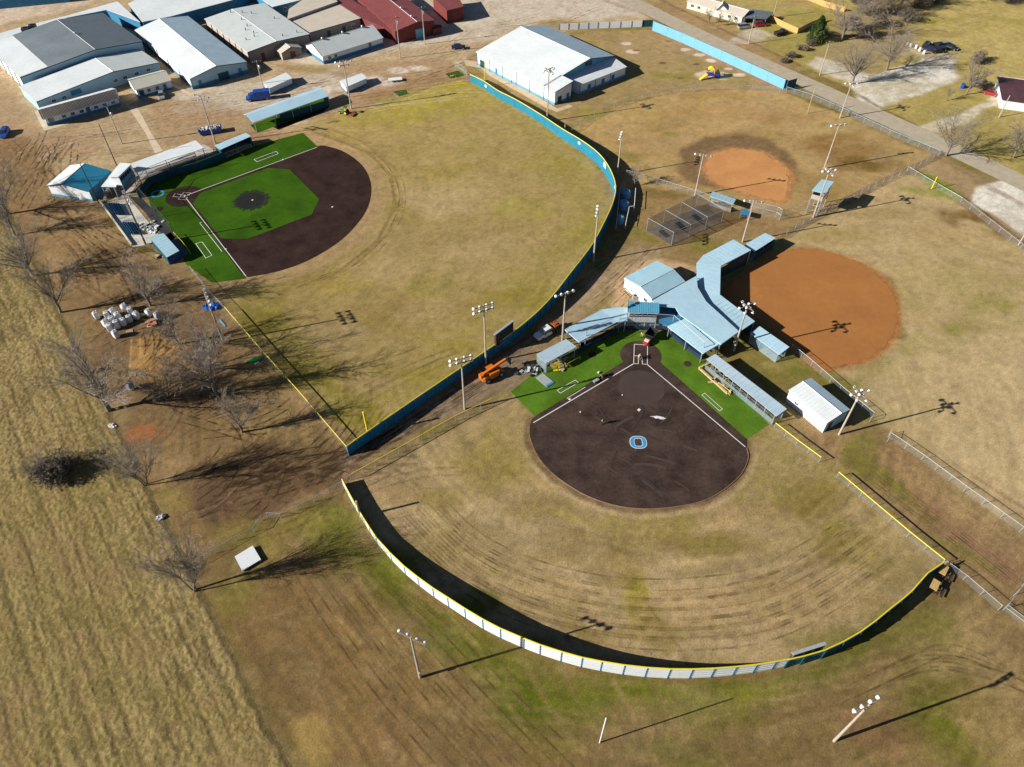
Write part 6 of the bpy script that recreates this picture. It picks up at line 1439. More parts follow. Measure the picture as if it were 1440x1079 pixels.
for i,b in enumerate([(1275.5,64.5),(1280,66.5),(1288,68),(1293,72),(1299,76)]):
    p = U(b); r_ = thing('storage_drum',['white drum farthest left of the row by the junk vehicles','second white drum from the left by the junk vehicles','white drum in the middle of the row by the junk vehicles','fourth white drum, below the black junk van','white drum nearest the dark blue junk car'][i],'drum',tuple(p),0,'white drums'); MB().lathe((0,0,0),[(.01,0),(.42,0),(.44,.3),(.42,.6),(.44,.9),(.4,1.15),(.01,1.18)],12).build('barrel',M['white_paint'],r_,off=Z0); MB().tube((.2,0,1.16),(.2,0,1.22),.06,n=8).build('cap',M['black'],r_,off=Z0)
# white flatbed pickup with orange machinery
p = U((769,470)); pk = thing('flatbed_truck','white pickup with flat deck parked in the shade of the blue wall','truck',tuple(p),R(218)); b = MB()
loft(b,[(-.6,ring_(.95,.45,1.15)),(.9,ring_(.97,.45,1.2)),(2.6,ring_(.93,.45,1.12)),(2.95,ring_(.84,.5,.95))]); b.build('body',M['white_paint'],pk,off=Z0)
c = MB(); loft(c,[(-.75,ring_(.86,1.12,1.2,.05)),(-.5,ring_(.82,1.15,1.88,.14)),(.95,ring_(.82,1.15,1.88,.14)),(1.45,ring_(.88,1.12,1.24,.05))]); c.build('windows',M['glass'],pk,off=Z0)
MB().box((.15,0,1.91),(1.5,1.42,.08)).build('roof',M['white_paint'],pk,off=Z0)
MB().box((-1.95,0,1.02),(2.7,2.1,.12)).build('flat_deck',M['steel_dark'],pk,off=Z0); MB().box((-.66,0,1.5),(.08,1.9,.9)).build('headboard',M['steel_dark'],pk,off=Z0)
for s in (-1,1): MB().box((2.9,s*.62,.82),(.12,.3,.18)).build('headlight',M['lamp_white'],pk,off=Z0); MB().box((1.15,s*1.02,1.3),(.12,.14,.2)).build('mirror',M['black'],pk,off=Z0)
wheels(pk,(-2.0,1.95),.84,.4)
ld = thing('machine_attachment','orange steel frame lying on the flat deck of the white pickup','attachment',(p.x+1.6,p.y+1.25,1.1),R(38)); mb = MB()
for k in range(4): mb.box((-1+.62*k,0,.3),(.14,1.7,.5))
mb.build('crossbar',M['orange'],ld,off=Z0); mb = MB(); 
for s in (-1,1): mb.beam((-1.2,s*.7,.4),(1.2,s*.7,.5),.16,.3)
mb.build('side_rail',M['rust'],ld,off=Z0); MB().box((.3,0,.62),(.8,.7,.3)).build('hopper',M['rust'],ld,off=Z0)
# telehandler
p = U((692,530)); th_ = thing('telehandler','orange telehandler with raised boom in the alley','telehandler',tuple(p),R(36)); b = MB()
loft(b,[(-2.6,ring_(.7,.7,1.5)),(-2.2,ring_(1.0,.6,1.7)),(-.4,ring_(1.0,.6,1.35)),(1.6,ring_(1.0,.6,1.3)),(2.3,ring_(.8,.7,1.1))]); b.build('chassis',M['orange'],th_,off=Z0)
MB().box((.1,-.62,1.55),(2.2,.6,.7)).build('engine_cover',M['orange'],th_,off=Z0)
cb = MB(); cb.box((-.1,.62,1.75),(1.4,.8,1.1),taper=1); cb.build('cab',M['glass'],th_,off=Z0); MB().box((-.1,.62,2.34),(1.5,.9,.08)).build('cab_roof',M['orange'],th_,off=Z0)
MB().beam((-2.5,0,1.9),(3.3,0,2.9),.42,.5).build('boom',M['orange'],th_,off=Z0); MB().beam((1.5,0,2.62),(3.9,0,3.0),.28,.34).build('inner_boom',M['steel_dark'],th_,off=Z0); MB().box((-2.45,0,1.75),(.7,.9,.9)).build('boom_mount',M['orange'],th_,off=Z0)
fk = MB(); fk.box((4.0,0,2.2),(.16,1.3,1.5)); 
for s in (-.4,.4): fk.box((4.6,s,1.5),(1.2,.12,.06))
fk.build('fork_carriage',M['black'],th_,off=Z0); wheels(th_,(-1.6,1.5),.95,.62,.42,'pad_grey')
# tow tractor + soil spreader on turf
p = U((911,481)); sp_ = thing('soil_spreader','red spreader wagon with an open black hopper on the turf behind home plate','spreader',tuple(p),R(58)); b = MB()
loft(b,[(-1.5,ring_(.5,.4,.8)),(-1.2,ring_(.62,.35,1.05)),(-.1,ring_(.62,.35,1.05)),(0,ring_(.5,.4,.9))]); b.build('body',M['red_paint'],sp_,off=Z0); MB().box((-.85,0,1.12),(.7,.9,.12)).build('hood',M['white_paint'],sp_,off=Z0)
hp_ = MB(); B0 = [(.2,-.6,.8),(2.3,-.6,.8),(2.3,.6,.8),(.2,.6,.8)]; T0 = [(-.0,-.95,1.75),(2.6,-.95,1.75),(2.6,.95,1.75),(-.0,.95,1.75)]; hp_.add(B0+T0,[(3,2,1,0),(0,1,5,4),(1,2,6,5),(2,3,7,6),(3,0,4,7)]); hp_.build('hopper',M['black'],sp_,off=Z0)
rm = MB(); 
for i in range(4): rm.beam(T0[i],T0[(i+1)%4],.07,.07)
rm.build('rim_rail',M['steel_dark'],sp_,off=Z0); wheels(sp_,(-1.0,1.3),.6,.38,.26,'pad_grey')
# green tractor
p = U((484,160)); tr_ = thing('tractor','small green tractor with a black rake near the baseball turf','tractor',tuple(p),R(160)); b = MB()
loft(b,[(-.4,ring_(.35,.5,1.1)),(.6,ring_(.35,.5,1.15)),(1.5,ring_(.32,.5,1.05)),(1.7,ring_(.25,.55,.9))]); b.build('hood',M['green_paint'],tr_,off=Z0); MB().box((-.6,0,1.15),(.5,.5,.5)).build('seat',M['yellow'],tr_,off=Z0); MB().box((-.7,0,2.2),(1.1,1.1,.08)).build('canopy',M['green_paint'],tr_,off=Z0)
for s in (-1,1): MB().box((-.95,s*.45,1.7),(.08,.08,1.1)).build('roll_bar',M['black'],tr_,off=Z0)
wheels(tr_,(-.8,),.65,.62,.34,'yellow'); wheels(tr_,(1.2,),.55,.36,.22,'yellow'); mb = MB(); mb.box((-2.6,0,.35),(1.5,2.0,.12))
for k in range(7): mb.box((-2.6,-.9+.3*k,.18),(1.4,.05,.3))
mb.build('rake',M['rust'],tr_,off=Z0)
# blue skip full of waste
p = U((297,187)); dm = thing('waste_skip','blue open waste skip heaped with white rubbish on the dirt','skip',tuple(p),R(20)); mb = MB(); B0 = [(-2.7,-1.0,.15),(2.7,-1.0,.15),(2.7,1.0,.15),(-2.7,1.0,.15)]; T0 = [(-3.1,-1.15,1.5),(3.1,-1.15,1.5),(3.1,1.15,1.5),(-3.1,1.15,1.5)]
mb.add(B0+T0,[(3,2,1,0),(0,1,5,4),(1,2,6,5),(2,3,7,6),(3,0,4,7)]); mb.build('container',M['blue_paint_car'],dm,off=Z0); mb = MB()
for k in range(7): mb.box((-2.6+.87*k,-1.12,.85),(.1,.12,1.3)); mb.box((-2.6+.87*k,1.12,.85),(.1,.12,1.3))
for i in range(4): mb.beam(T0[i],T0[(i+1)%4],.12,.12)
mb.build('rib',M['blue_paint_car'],dm,off=Z0); wt = thing('rubbish_heap','white and brown rubbish heaped inside the blue skip','rubbish',(p.x,p.y,1.3),R(20)); wt['kind']='stuff'; mbs = [MB(),MB(),MB()]
for i in range(60): x,y = rnd.uniform(-2.8,2.8),rnd.uniform(-.9,.9); mbs[rnd.choice((0,0,0,1,2))].box((x,y,rnd.uniform(0,.55)*(1-abs(y)*.6)),(rnd.uniform(.2,.8),rnd.uniform(.2,.6),rnd.uniform(.1,.4)),rnd.uniform(0,3))
for m_,k in zip(mbs,('bag_white','timber','pad_grey')): m_.build('rubbish',M[k],wt,off=Z0)
# blue box truck, flat trailer
p = U((366,140)); tk = thing('delivery_truck','dark blue box truck beside the white storage trailer','truck',tuple(p),R(196)); b = MB(); b.box((-.8,0,1.65),(4.6,2.2,2.2)); b.build('cargo_box',M['blue_paint_car'],tk,off=Z0); b = MB(); loft(b,[(1.6,ring_(1.0,.5,2.2)),(2.5,ring_(1.0,.5,2.15)),(3.2,ring_(.95,.5,1.35)),(3.9,ring_(.85,.5,1.15))]); b.build('cab',M['blue_paint_car'],tk,off=Z0)
MB().box((2.75,0,1.75),(.5,1.6,.5)).build('windscreen',M['glass'],tk,off=Z0); wheels(tk,(-2.0,2.9),.9,.45,.3); 
for s in (-1,1): MB().box((3.88,s*.6,.9),(.1,.3,.2)).build('headlight',M['lamp_white'],tk,off=Z0)
p = U((556,114)); fl = thing('flat_trailer','low white flat trailer on the gravel near the storage box','trailer',tuple(p),R(12)); MB().box((0,0,.6),(4.2,1.9,.14)).build('deck',M['white_metal'],fl,off=Z0); MB().beam((2.1,0,.5),(3.4,0,.4),.12,.12).build('drawbar',M['steel_dark'],fl,off=Z0); wheels(fl,(-.5,.4),.95,.32,.2)
# ================================================================ BAGS, PALLETS, TANKS, LITTER
def bag_mesh(m):
    root = thing('bulk_bag','x','bulk bag'); N_ = 12; rings = []; mb = MB()
    for k,(z,s) in enumerate([(0,.46),(.12,.54),(.5,.60),(.95,.59),(1.2,.56),(1.31,.44),(1.36,.05)]):
        rings.append((z,[((s+rnd.uniform(-.02,.02))*(abs(math.cos(t))**.35)*math.copysign(1,math.cos(t)),(s+rnd.uniform(-.02,.02))*(abs(math.sin(t))**.35)*math.copysign(1,math.sin(t))) for t in [2*math.pi*i/N_+.01 for i in range(N_)]]))
    vs = [(x,y,z) for z,r in rings for x,y in r]; fs = [(k*N_+i,k*N_+(i+1)%N_,(k+1)*N_+(i+1)%N_,(k+1)*N_+i) for k in range(len(rings)-1) for i in range(N_)]+[tuple(range((len(rings)-1)*N_,len(rings)*N_))]
    mb.add(vs,fs); mb.build('sack',M[m],root,off=Z0)
    for sx in (-1,1):
        s_ = MB(); s_.tube((sx*.4,-.35,1.2),(sx*.42,0,1.5),.04,n=5); s_.tube((sx*.42,0,1.5),(sx*.4,.35,1.2),.04,n=5); s_.build('lifting_strap',M[m],root,off=Z0)
    MB().tube((0,0,1.3),(.05,.04,1.55),.16,.08,8).build('filling_spout',M['bag_grey'],root,off=Z0); return root
bw,bg_ = bag_mesh('bag_white'),bag_mesh('bag_grey'); first = {0:True,1:True}
bags = [(118,322,0,'white bulk bag standing apart at the left end of the pile'),(220,318,0,'white bulk bag at the upper left of the main pile'),(277,298,0,'white bulk bag at the top of the main pile block'),(325,332,0,'white bulk bag in the upper middle of the pile'),(372,385,0,'white bulk bag at the right of the pile above the loose board'),(265,368,0,'white bulk bag in the centre left of the pile'),(312,408,0,'white bulk bag in the lower middle of the pile'),(205,398,0,'white bulk bag on the left side of the pile'),(248,438,0,'white bulk bag at the lower left of the pile'),(302,502,0,'lowest white bulk bag, set apart below the pile'),(385,252,0,'topmost white bulk bag of the whole pile'),(440,278,0,'white bulk bag right below the topmost one'),(430,352,0,'white bulk bag left of the rightmost one in the pile'),(497,325,0,'rightmost bulk bag of the white pile'),(700,332,1,'grey bag next to the brick-coloured load'),(612,300,0,'white bag lying on the brick-coloured load'),(38,835,1,'grey bag under the widest bare tree'),(437,992,1,'single grey bag standing right of the widest tree')]
for x,y,k,l in bags:
    pr = (bw,bg_)[k]; o = pr if first[k] else copy_tree(pr); first[k] = False; p = U((120+x/6.743,400+y/6.743)); put(o,(p.x,p.y,0),rnd.uniform(0,1.5),l,'bulk bags'); s = rnd.uniform(1.0,1.15); o.scale = (s*.88,s*.88,s*1.25)
def litter(name,label,cat,b,mats,n=14,size=.5,spread=1.2,h=.3,kind=None,rz=0,group=None):
    p = U(b); root = thing(name,label,cat,tuple(p),R(rz),group); mbs = [MB() for _ in mats]
    for i in range(n): mbs[rnd.randrange(len(mats))].box((rnd.gauss(0,spread*.5),rnd.gauss(0,spread*.4),rnd.uniform(.05,h)),(rnd.uniform(.3,1)*size,rnd.uniform(.3,1)*size,rnd.uniform(.04,.25)),rnd.uniform(0,3),taper=1)
    root['kind'] = 'stuff'
    for m_,k in zip(mbs,mats):
        if m_.v: m_.build('debris',M[k],root,off=Z0)
def crumple(name,label,cat,b,m,rx,ry,h,seed=0,rz=0,group=None,thr=.35):
    """crumpled sheet lying on the ground"""
    p = U(b); n = 18; mb = MB(); vs = []; rs = np.random.RandomState(seed)
    for j in range(n):
        for i in range(n):
            x = (i/(n-1)-.5)*2; y = (j/(n-1)-.5)*2; z = float(fbm(np.array([x*3+seed]),np.array([y*3+seed*2]),1.0,3)[0]); vs.append((x*rx*(1+rs.uniform(-.04,.04)),y*ry*(1+rs.uniform(-.04,.04)),.04+h*z*max(0,1-(x*x+y*y)*.45)))
    fs = []
    for j in range(n-1):
        for i in range(n-1):
            x = (i/(n-1)-.5)*2; y = (j/(n-1)-.5)*2; e = float(fbm(np.array([math.atan2(y,x)*1.3+seed]),np.array([seed*1.]),.6,2)[0])
            if math.hypot(x,y) < .5+e*.55: fs.append((j*n+i,j*n+i+1,(j+1)*n+i+1,(j+1)*n+i))
    used_ = sorted({i for f in fs for i in f}); mp = {v:i for i,v in enumerate(used_)}; mb.add([vs[i] for i in used_],[tuple(mp[i] for i in f) for f in fs]); o = mb.build(name,M[m],None); o.location = (p.x,p.y,0); o.rotation_euler = (0,0,R(rz)); solo(o,label,cat,group)
    sol = o.modifiers.new('thick','SOLIDIFY'); sol.thickness = .03
    return o
M['tarp_blue'] = mat('tarp_blue',(.005,.10,.42),.5,0,.2,1,bump=.3)
crumple('tarpaulin','crumpled bright blue tarpaulin left of the foul line fence','tarpaulin',(296,433),'tarp_blue',2.3,1.7,1.1,2,20)
MB().box((0,0,.08),(2.6,.35,.12)).build('pipe_piece',M['sky_blue_paint'],thing('plastic_sheet_roll','thin light blue roll below the crumpled tarpaulin','roll',tuple(U((313,455))),R(-50)),off=Z0)
crumple('turf_scrap','green turf scrap beside the yellow-capped foul line fence','turf scrap',(357,508),'green_paint',2.0,1.1,.3,5,25)
crumple('paper_scrap','white scraps on the green turf piece','scrap',(360,511),'bag_white',.8,.35,.2,6,20)
crumple('plastic_sheet','white and blue plastic heap at the hay field edge','plastic sheet',(226,729),'bag_white',1.0,.7,.7,7,30)
crumple('plastic_sheet','white plastic heap above the open rusty pit','plastic sheet',(158,600),'bag_white',.7,.9,.5,8,60)
crumple('plastic_sheet','long white scrap of film on the dark softball infield','plastic sheet',(925,588),'bag_white',1.5,.45,.35,9,-8)
crumple('plastic_sheet','crumpled white film next to the widest tree','plastic sheet',(133,553),'bag_white',.7,.25,.3,11,30)
crumple('plastic_sheet','white sheets draped over the terrace end near the dugout','plastic sheet',(212,324),'bag_white',2.3,1.4,.6,12,-50)
litter('rubbish_pile','white and grey rubbish on the terrace by the dugout','rubbish',(209,319),['bag_white','steel_dark','pad_grey'],26,.9,2.6,.5)
litter('rubbish_pile','bundle of white sacks beside the softball dugout gate','rubbish',(748,522),['bag_white','pad_grey','steel_dark'],30,.9,2.2,.7,rz=-30)
litter('lumber_pile','yellow lumber scraps on the turf in front of the softball dugout','lumber',(785,515),['timber','timber','yellow'],26,1.0,2.4,.4,rz=25)
litter('lumber_pile','boards and red tools inside the timber deck frame','lumber',(1013,531),['timber','red_paint','yellow','black'],24,.9,2.6,.5,rz=-40)
litter('rubbish_pile','bits of red and white gear on the green mat by the wall end','gear',(638,107),['red_paint','bag_white','red_paint'],8,.6,1.0,.5)
sheet('turf_mat',[(626,104),(646,99),(655,106),(634,111)],.04,M['turf']); sheet('turf_mat',[(553,129),(570,126),(575,132),(561,136)],.04,M['turf'])
litter('stone_pile','brown rubble at the lower corner of the left dugout','rubble',(224,362),['rust','tan_wall'],16,.7,1.2,.6)
pl = thing('pallet_load','brick-coloured bags stacked on a pallet right of the bulk bags','pallet load',tuple(U((213,456))),R(20))
for k in range(6): MB().box((rnd.uniform(-.3,.3)+(k%2)*.7-.3,rnd.uniform(-.2,.2)+(k//2)*.6-.6,.35+.1*(k%3)),(1.0,.6,.4),rnd.uniform(-.3,.3)).build('sack',mat('salmon_sack',(.45,.20,.12),.8,0,.1,3),pl,off=Z0)
MB().box((0,0,.07),(1.8,1.9,.12)).build('pallet',M['timber'],pl,off=Z0)
for b,l,rz in [((182.5,467),'loose wooden board pallet below the bulk bags',25),((186.5,527.5),'small wooden pallet above the single grey bag',20)]:
    r_ = thing('pallet',l,'pallet',tuple(U(b)),R(rz),'loose pallets')
    for k in range(5): MB().box((0,-.48+.24*k,.13),(1.3,.17,.03)).build('board',M['timber'],r_,off=Z0)
    for k in (-1,0,1): MB().box((k*.55,0,.06),(.1,1.15,.1)).build('bearer',M['timber'],r_,off=Z0)
# white slab platform
P = [U(p) for p in ((331,785),(356.5,769.5),(368,789),(341.5,805))]; sl = thing('white_platform','flat white slab on short blocks beside the long tree shadow','platform',tuple(P[0])); mb = MB(); mb.slab([Vector((q.x,q.y,.5)) for q in P],.12); mb.build('deck',M['white_paint'],sl)
c = sum(P,Vector())/4
for q in P: q2 = q.lerp(c,.12); MB().box((q2.x,q2.y,.19),(.3,.3,.38)).build('block',M['concrete'],sl)
# blue lit tiles and panels on turf edge
pn = thing('foam_panel_stack','grey-blue foam panel leaning flat on the turf edge','panel',tuple(U((766,535))),R(-50)); MB().box((0,0,.06),(3.2,1.9,.1)).build('panel',M['pad_grey'],pn,off=Z0); MB().box((1.5,0,.14),(.5,1.9,.06)).build('edge_strip',M['blue_paint'],pn,off=Z0)
for i,(b,s) in enumerate([((879,277),1.3),((877,293),1.25),((872,313),.9)]):
    p = U(b); r_ = thing('water_tank',['round blue tank nearest the top, in the wall shade','round blue tank in the middle, in the wall shade','lowest and narrowest blue tank in the wall shade'][i],'tank',tuple(p),0,'blue tanks'); MB().lathe((0,0,0),[(.01,0),(s,0),(s,1.5),(s*.8,1.85),(s*.25,2.0)],20).build('vessel',M['sky_blue_paint'],r_,off=Z0,smooth=False); MB().lathe((0,0,1.98),[(s*.25,0),(s*.25,.1),(.01,.12)],12).build('lid',M['blue_paint'],r_,off=Z0)
gf = thing('steel_frame','white pipe frame around the blue tanks','frame',tuple(U((868,302))))
for a,b in (((871,272),(866,322)),((893,272),(891,297)),((891,297),(884,298)),((884,298),(879,322))): p,q = U(a),U(b); MB().tube((p.x,p.y,1.5),(q.x,q.y,1.5),.07,n=6).build('rail',M['white_metal'],gf); MB().tube((q.x,q.y,0),(q.x,q.y,1.5),.06,n=6).build('upright',M['white_metal'],gf)
# home plates, bases, pitching rubbers
def base_plate(b,label,s=.38,name='base'):
    p = U(b); o = MB().box((0,0,.1),(s,s,.08)).build(name,M['white_paint'],None); o.location = (p.x,p.y,0); o.rotation_euler = (0,0,.9); solo(o,label,'base','bases')
for b,l in [((398.3,225),'white base on the upper baseball foul line'),((467.5,291.6),'white second base on the dark baseball infield'),((317.6,351),'white base on the lower baseball foul line'),((260,276.3),'baseball home plate between the chalk boxes'),((801,562),'white base on the left softball foul line'),((355.2,282),'white pitching plate on the dark mound')]: base_plate(b,l)
base_plate((898.6,577),'white pitching strip on the softball infield',.5); base_plate((875,556),'small white marker on the worn softball dirt',.2); base_plate((816,580),'small pale marker left on the softball infield',.25)
# yellow rails of the dugouts
def rail(label,pts,h,m='yellow',r=.06,closed=False):
    P = [U(p) for p in pts]; root = thing('guard_rail',label,'railing',tuple(P[0]),0,'yellow dugout railings'); H = Vector((0,0,h)); L = list(zip(P[:-1],P[1:]))+([(P[-1],P[0])] if closed else [])
    for a,b in L: MB().tube(a+H,b+H,r,n=6).build('rail',M[m],root)
    for p in P: MB().tube(p,p+H,r,n=6).build('post',M[m],root)
rail('yellow rail in front of the upper baseball dugout, left loop',[(315,221.5),(334,215)],1.1); rail('yellow rail in front of the upper baseball dugout, right loop',[(336,214),(354,208)],1.1)
rail('yellow rail at the open end of the left baseball dugout',[(246,332),(258,345),(268,358)],1.1); rail('yellow rail in front of the softball dugout at left',[(798,517),(815,507)],1.1); rail('yellow rail loop in the timber deck frame',[(1009,543),(1026,556)],1.0); rail('yellow rail at the start of the timber deck frame',[(983,521),(987,518)],1.0)
# playground
pg = thing('playground_tower','colourful play structure with yellow slide on a pale patch','playground',tuple(U((998,110))))
for x in (-1,1):
    for y in (-1,1): MB().box((x,y,1.6),(.14,.14,3.2)).build('post',M['red_paint'],pg,off=Z0)
MB().box((0,0,1.3),(2.2,2.2,.12)).build('platform',M['blue_paint_car'],pg,off=Z0); MB().box((0,0,3.3),(2.0,2.0,.9),taper=.2).build('roof',M['yellow'],pg,off=Z0)
MB().beam((-1.1,-.2,1.4),(-3.4,-1.6,.25),.8,.14).build('slide',M['yellow'],pg,off=Z0); MB().box((2.2,.2,.8),(1.5,1.2,1.6)).build('panel',M['blue_paint_car'],pg,off=Z0); MB().box((2.2,.2,2.2),(1.2,1.2,.6),taper=.3).build('small_roof',M['yellow'],pg,off=Z0)
mb = MB()
for k in range(4): mb.tube((3.4+.5*k,-.6,.2),(3.4+.5*k,.6,1.4),.05,n=5)
mb.build('climber',M['green_paint'],pg,off=Z0)
p = U((1353,124)); r_ = thing('blue_barrel','blue barrel with pale lid below the rounded shrub','barrel',tuple(p)); MB().lathe((0,0,0),[(.01,0),(.6,0),(.65,.6),(.6,1.3),(.01,1.32)],12).build('drum',M['blue_paint_car'],r_,off=Z0); MB().lathe((.2,.9,0),[(.3,0),(.3,.9),(.01,.92)],10).build('lid',M['white_paint'],r_,off=Z0)
for b,l,rz in [((1322,807),'upper tan-topped picnic bench in the shade of the wall end',50),((1310,828),'lower tan-topped picnic bench in the shade of the wall end',50)]:
    r_ = thing('picnic_bench',l,'bench',tuple(U(b)),R(rz),'benches at the softball wall end'); MB().box((0,0,1.3),(1.9,1.05,.08)).build('top',M['fence_wood'],r_,off=Z0)
    for y in (-.9,-1.5): MB().box((0,y,.5),(1.9,.3,.06)).build('seat',M['dark_wood'],r_,off=Z0)
    for x in (-.7,.7):
        for y in (-.4,.4): MB().box((x,y,.65),(.1,.1,1.3)).build('leg',M['dark_wood'],r_,off=Z0)
# groomer screed on the softball line
gr_ = thing('line_cart','small grey wheeled cart with long handle by the left foul line','cart',tuple(U((838,537))),R(35)); MB().box((0,0,.35),(1.2,.6,.3)).build('tray',M['galv'],gr_,off=Z0); MB().tube((-.6,0,.4),(-2.0,0,1.0),.04,n=6).build('handle',M['galv'],gr_,off=Z0); wheels(gr_,(.3,),.3,.18,.08)
o = MB().lathe((0,0,0),[(.01,0),(.17,0),(.2,.4),(.01,.42)],10).build('bucket',M['white_paint'],None); o.location = U((841.5,525)); solo(o,'white bucket on the turf beside the worker in orange','bucket')
# open pit with rusty edge
sheet('pit_soil',[(172,612),(196,598),(216,600),(220,610),(200,620),(180,627)],.02,mat('orange_soil',G(150,96,54),.95,0,.2,1.2,bump=.4,sscale=5))
# air unit beside concession building
ac = thing('air_conditioner','grey air unit against the white concession wall','air conditioner',tuple(U((893,420)))); MB().box((0,0,.45),(1.1,.9,.9)).build('casing',M['pad_grey'],ac,off=Z0); MB().tube((0,0,.9),(0,0,.95),.35,n=10).build('fan',M['black'],ac,off=Z0)
bk = thing('bicycle_rack','rusty square pipe rack on the paving beside the concession building','rack',tuple(U((878,415))))
for a,b in (((872,411),(880,419)),((880,419),(886,415)),((886,415),(878,407)),((878,407),(872,411))): p,q = U(a),U(b); MB().tube((p.x,p.y,.5),(q.x,q.y,.5),.05,n=6).build('rail',M['rust'],bk); MB().tube((p.x,p.y,0),(p.x,p.y,.5),.05,n=6).build('leg',M['rust'],bk)
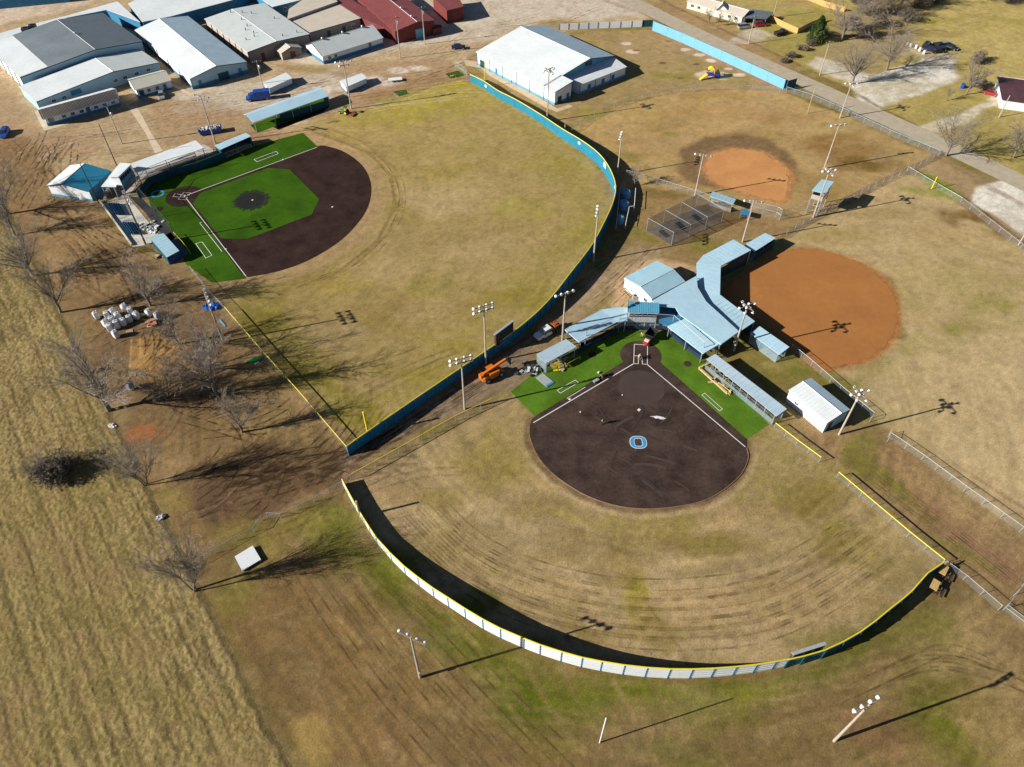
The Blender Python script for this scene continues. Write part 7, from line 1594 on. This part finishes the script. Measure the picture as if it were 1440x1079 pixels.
# ================================================================ PEOPLE
def skinned(name, J, E, rad, m, parent, root='pelvis', sub=1):
    bm = bmesh.new(); sk = bm.verts.layers.skin.verify(); ids = {}
    for k in dict.fromkeys(x for e in E for x in e):
        v = bm.verts.new(J[k]); r = rad.get(k,.009); v[sk].radius = (r,r); ids[k] = v
    for a,b in E: bm.edges.new((ids[a],ids[b]))
    if root in ids: ids[root][sk].use_root = True
    else: ids[E[0][0]][sk].use_root = True
    me = bpy.data.meshes.new(name); bm.to_mesh(me); bm.free(); me.materials.append(M[m]); o = bpy.data.objects.new(name,me); COL.objects.link(o); o.parent = parent
    s = o.modifiers.new('skin','SKIN'); s.use_smooth_shade = True; o.modifiers.new('sub','SUBSURF').levels = sub; o.modifiers['sub'].render_levels = sub
    return o
def person(label,b,rz,shirt,pants,bend=0.,kneel=0.,hair='hair'):
    p = U(b); root = thing('person',label,'person',tuple(p),R(rz)); s,c = math.sin(bend),math.cos(bend); hz_ = .92-kneel*.35
    def T(y,z,x=0): return Vector((x, s*z+y, hz_+c*z-.0*y))     # torso frame leaning forward (+y)
    J = {'pelvis':T(0,0),'waist':T(0,.18),'chest':T(0,.38),'neck':T(.0,.56),'head':T(.03,.66),'crown':T(.03,.76)}
    for sd_,k in ((-1,'l'),(1,'r')):
        J[k+'sh'] = T(0,.50,sd_*.19); el = J[k+'sh']+Vector((sd_*.05,.05+.12*s,-.28)); J[k+'el'] = el; wr = el+Vector((-sd_*.03,.14+.10*s,-.22)); J[k+'wr'] = wr; J[k+'pm'] = wr+Vector((0,.02,-.08))
        for i in range(4):
            a = J[k+'pm']+Vector((sd_*0,(-.03+.02*i),-.04)); J[k+'f%d'%i] = a; J[k+'g%d'%i] = a+Vector((-sd_*.012,.01,-.034-.006*(i in(1,2)))); J[k+'h%d'%i] = J[k+'g%d'%i]+Vector((-sd_*.02,.008,-.02))
        J[k+'t0'] = J[k+'pm']+Vector((-sd_*.012,.05,.0)); J[k+'t1'] = J[k+'t0']+Vector((-sd_*.012,.018,-.035))
        J[k+'hip'] = Vector((sd_*.10,0,hz_-.04)); J[k+'kn'] = Vector((sd_*.12,.06+.3*kneel,.50-.12*kneel)); J[k+'an'] = Vector((sd_*.13,-.02-.15*kneel,.09)); J[k+'to'] = Vector((sd_*.15,.15-.15*kneel,.04))
    E = [('pelvis','waist'),('waist','chest'),('chest','neck'),('neck','head'),('head','crown')]
    for k in 'lr':
        E += [('chest',k+'sh'),(k+'sh',k+'el'),(k+'el',k+'wr'),(k+'wr',k+'pm'),('pelvis',k+'hip'),(k+'hip',k+'kn'),(k+'kn',k+'an'),(k+'an',k+'to'),(k+'pm',k+'t0'),(k+'t0',k+'t1')]
        for i in range(4): E += [(k+'pm',k+'f%d'%i),(k+'f%d'%i,k+'g%d'%i),(k+'g%d'%i,k+'h%d'%i)]
    rad = {'pelvis':.14,'waist':.13,'chest':.15,'neck':.06,'head':.095,'crown':.07}
    for k in 'lr': rad.update({k+'sh':.06,k+'el':.042,k+'wr':.03,k+'pm':.032,k+'hip':.09,k+'kn':.06,k+'an':.042,k+'to':.035})
    skinned('body',J,E,rad,'skin',root)
    r2 = {k:v*1.14 for k,v in rad.items()}
    skinned('shirt',J,[('pelvis','waist'),('waist','chest'),('chest','lsh'),('chest','rsh'),('lsh','lel'),('rsh','rel')],r2,shirt,root)
    r3 = {k:v*1.18 for k,v in rad.items()}
    skinned('trousers',J,[('pelvis','lhip'),('pelvis','rhip'),('lhip','lkn'),('rhip','rkn'),('lkn','lan'),('rkn','ran')],r3,pants,root)
    hd = J['crown']; f = (J['crown']-J['neck']).normalized(); fw = Vector((0,c,-s))
    MB().lathe(hd-f*.06-fw*.01,[(.108,-.02),(.112,.04),(.09,.09),(.04,.12),(.001,.125)],12,0,f).build('hair',M[hair],root,off=Z0,smooth=True)
    fc = MB()
    for sx in (-1,1): fc.box(J['head']+fw*.088+Vector((sx*.032,0,0))+f*.02,(.018,.012,.012)); fc.box(J['head']+Vector((sx*.1,0,0)),(.02,.035,.055))
    fc.box(J['head']+fw*.1-f*.01,(.022,.03,.04)); fc.box(J['head']+fw*.088-f*.05,(.045,.012,.012)); fc.build('face',M['skin'],root,off=Z0)
    for k in 'lr': MB().box(J[k+'to']+Vector((0,-.06,.02)),(.11,.28,.11)).build('shoe',M['dark_wood'],root,off=Z0)
    return root
M['hi_vis'] = mat('hi_vis',(.62,.72,.05),.7,0,.05,4); M['denim'] = mat('denim',(.05,.09,.18),.9,0,.15,6); M['khaki'] = mat('khaki',(.35,.25,.14),.9,0,.1,6); M['grey_cloth'] = mat('grey_cloth',(.3,.3,.32),.9,0,.1,6); M['orange_cloth'] = mat('orange_cloth',(.7,.2,.03),.8,0,.1,6)
person('person in a yellow-green vest and tan trousers at the backstop wall',(902.5,475),150,'hi_vis','khaki',.25)
person('person in a blue shirt bending over home plate',(903,505.5),120,'seat_blue','denim',1.1,.3)
person('person in a pale shirt kneeling inside the left batter box',(897.5,505.5),-40,'bag_white','khaki',1.0,.5)
person('person in an orange shirt bending beside the left foul line',(847,534),60,'orange_cloth','denim',.8,.2)
person('person in a grey shirt standing alone on the softball infield',(846,597),-120,'grey_cloth','dark_wood',.2)
person('person in a green vest among white sheets on the terrace',(207,326),200,'hi_vis','steel_dark',.6,.2)
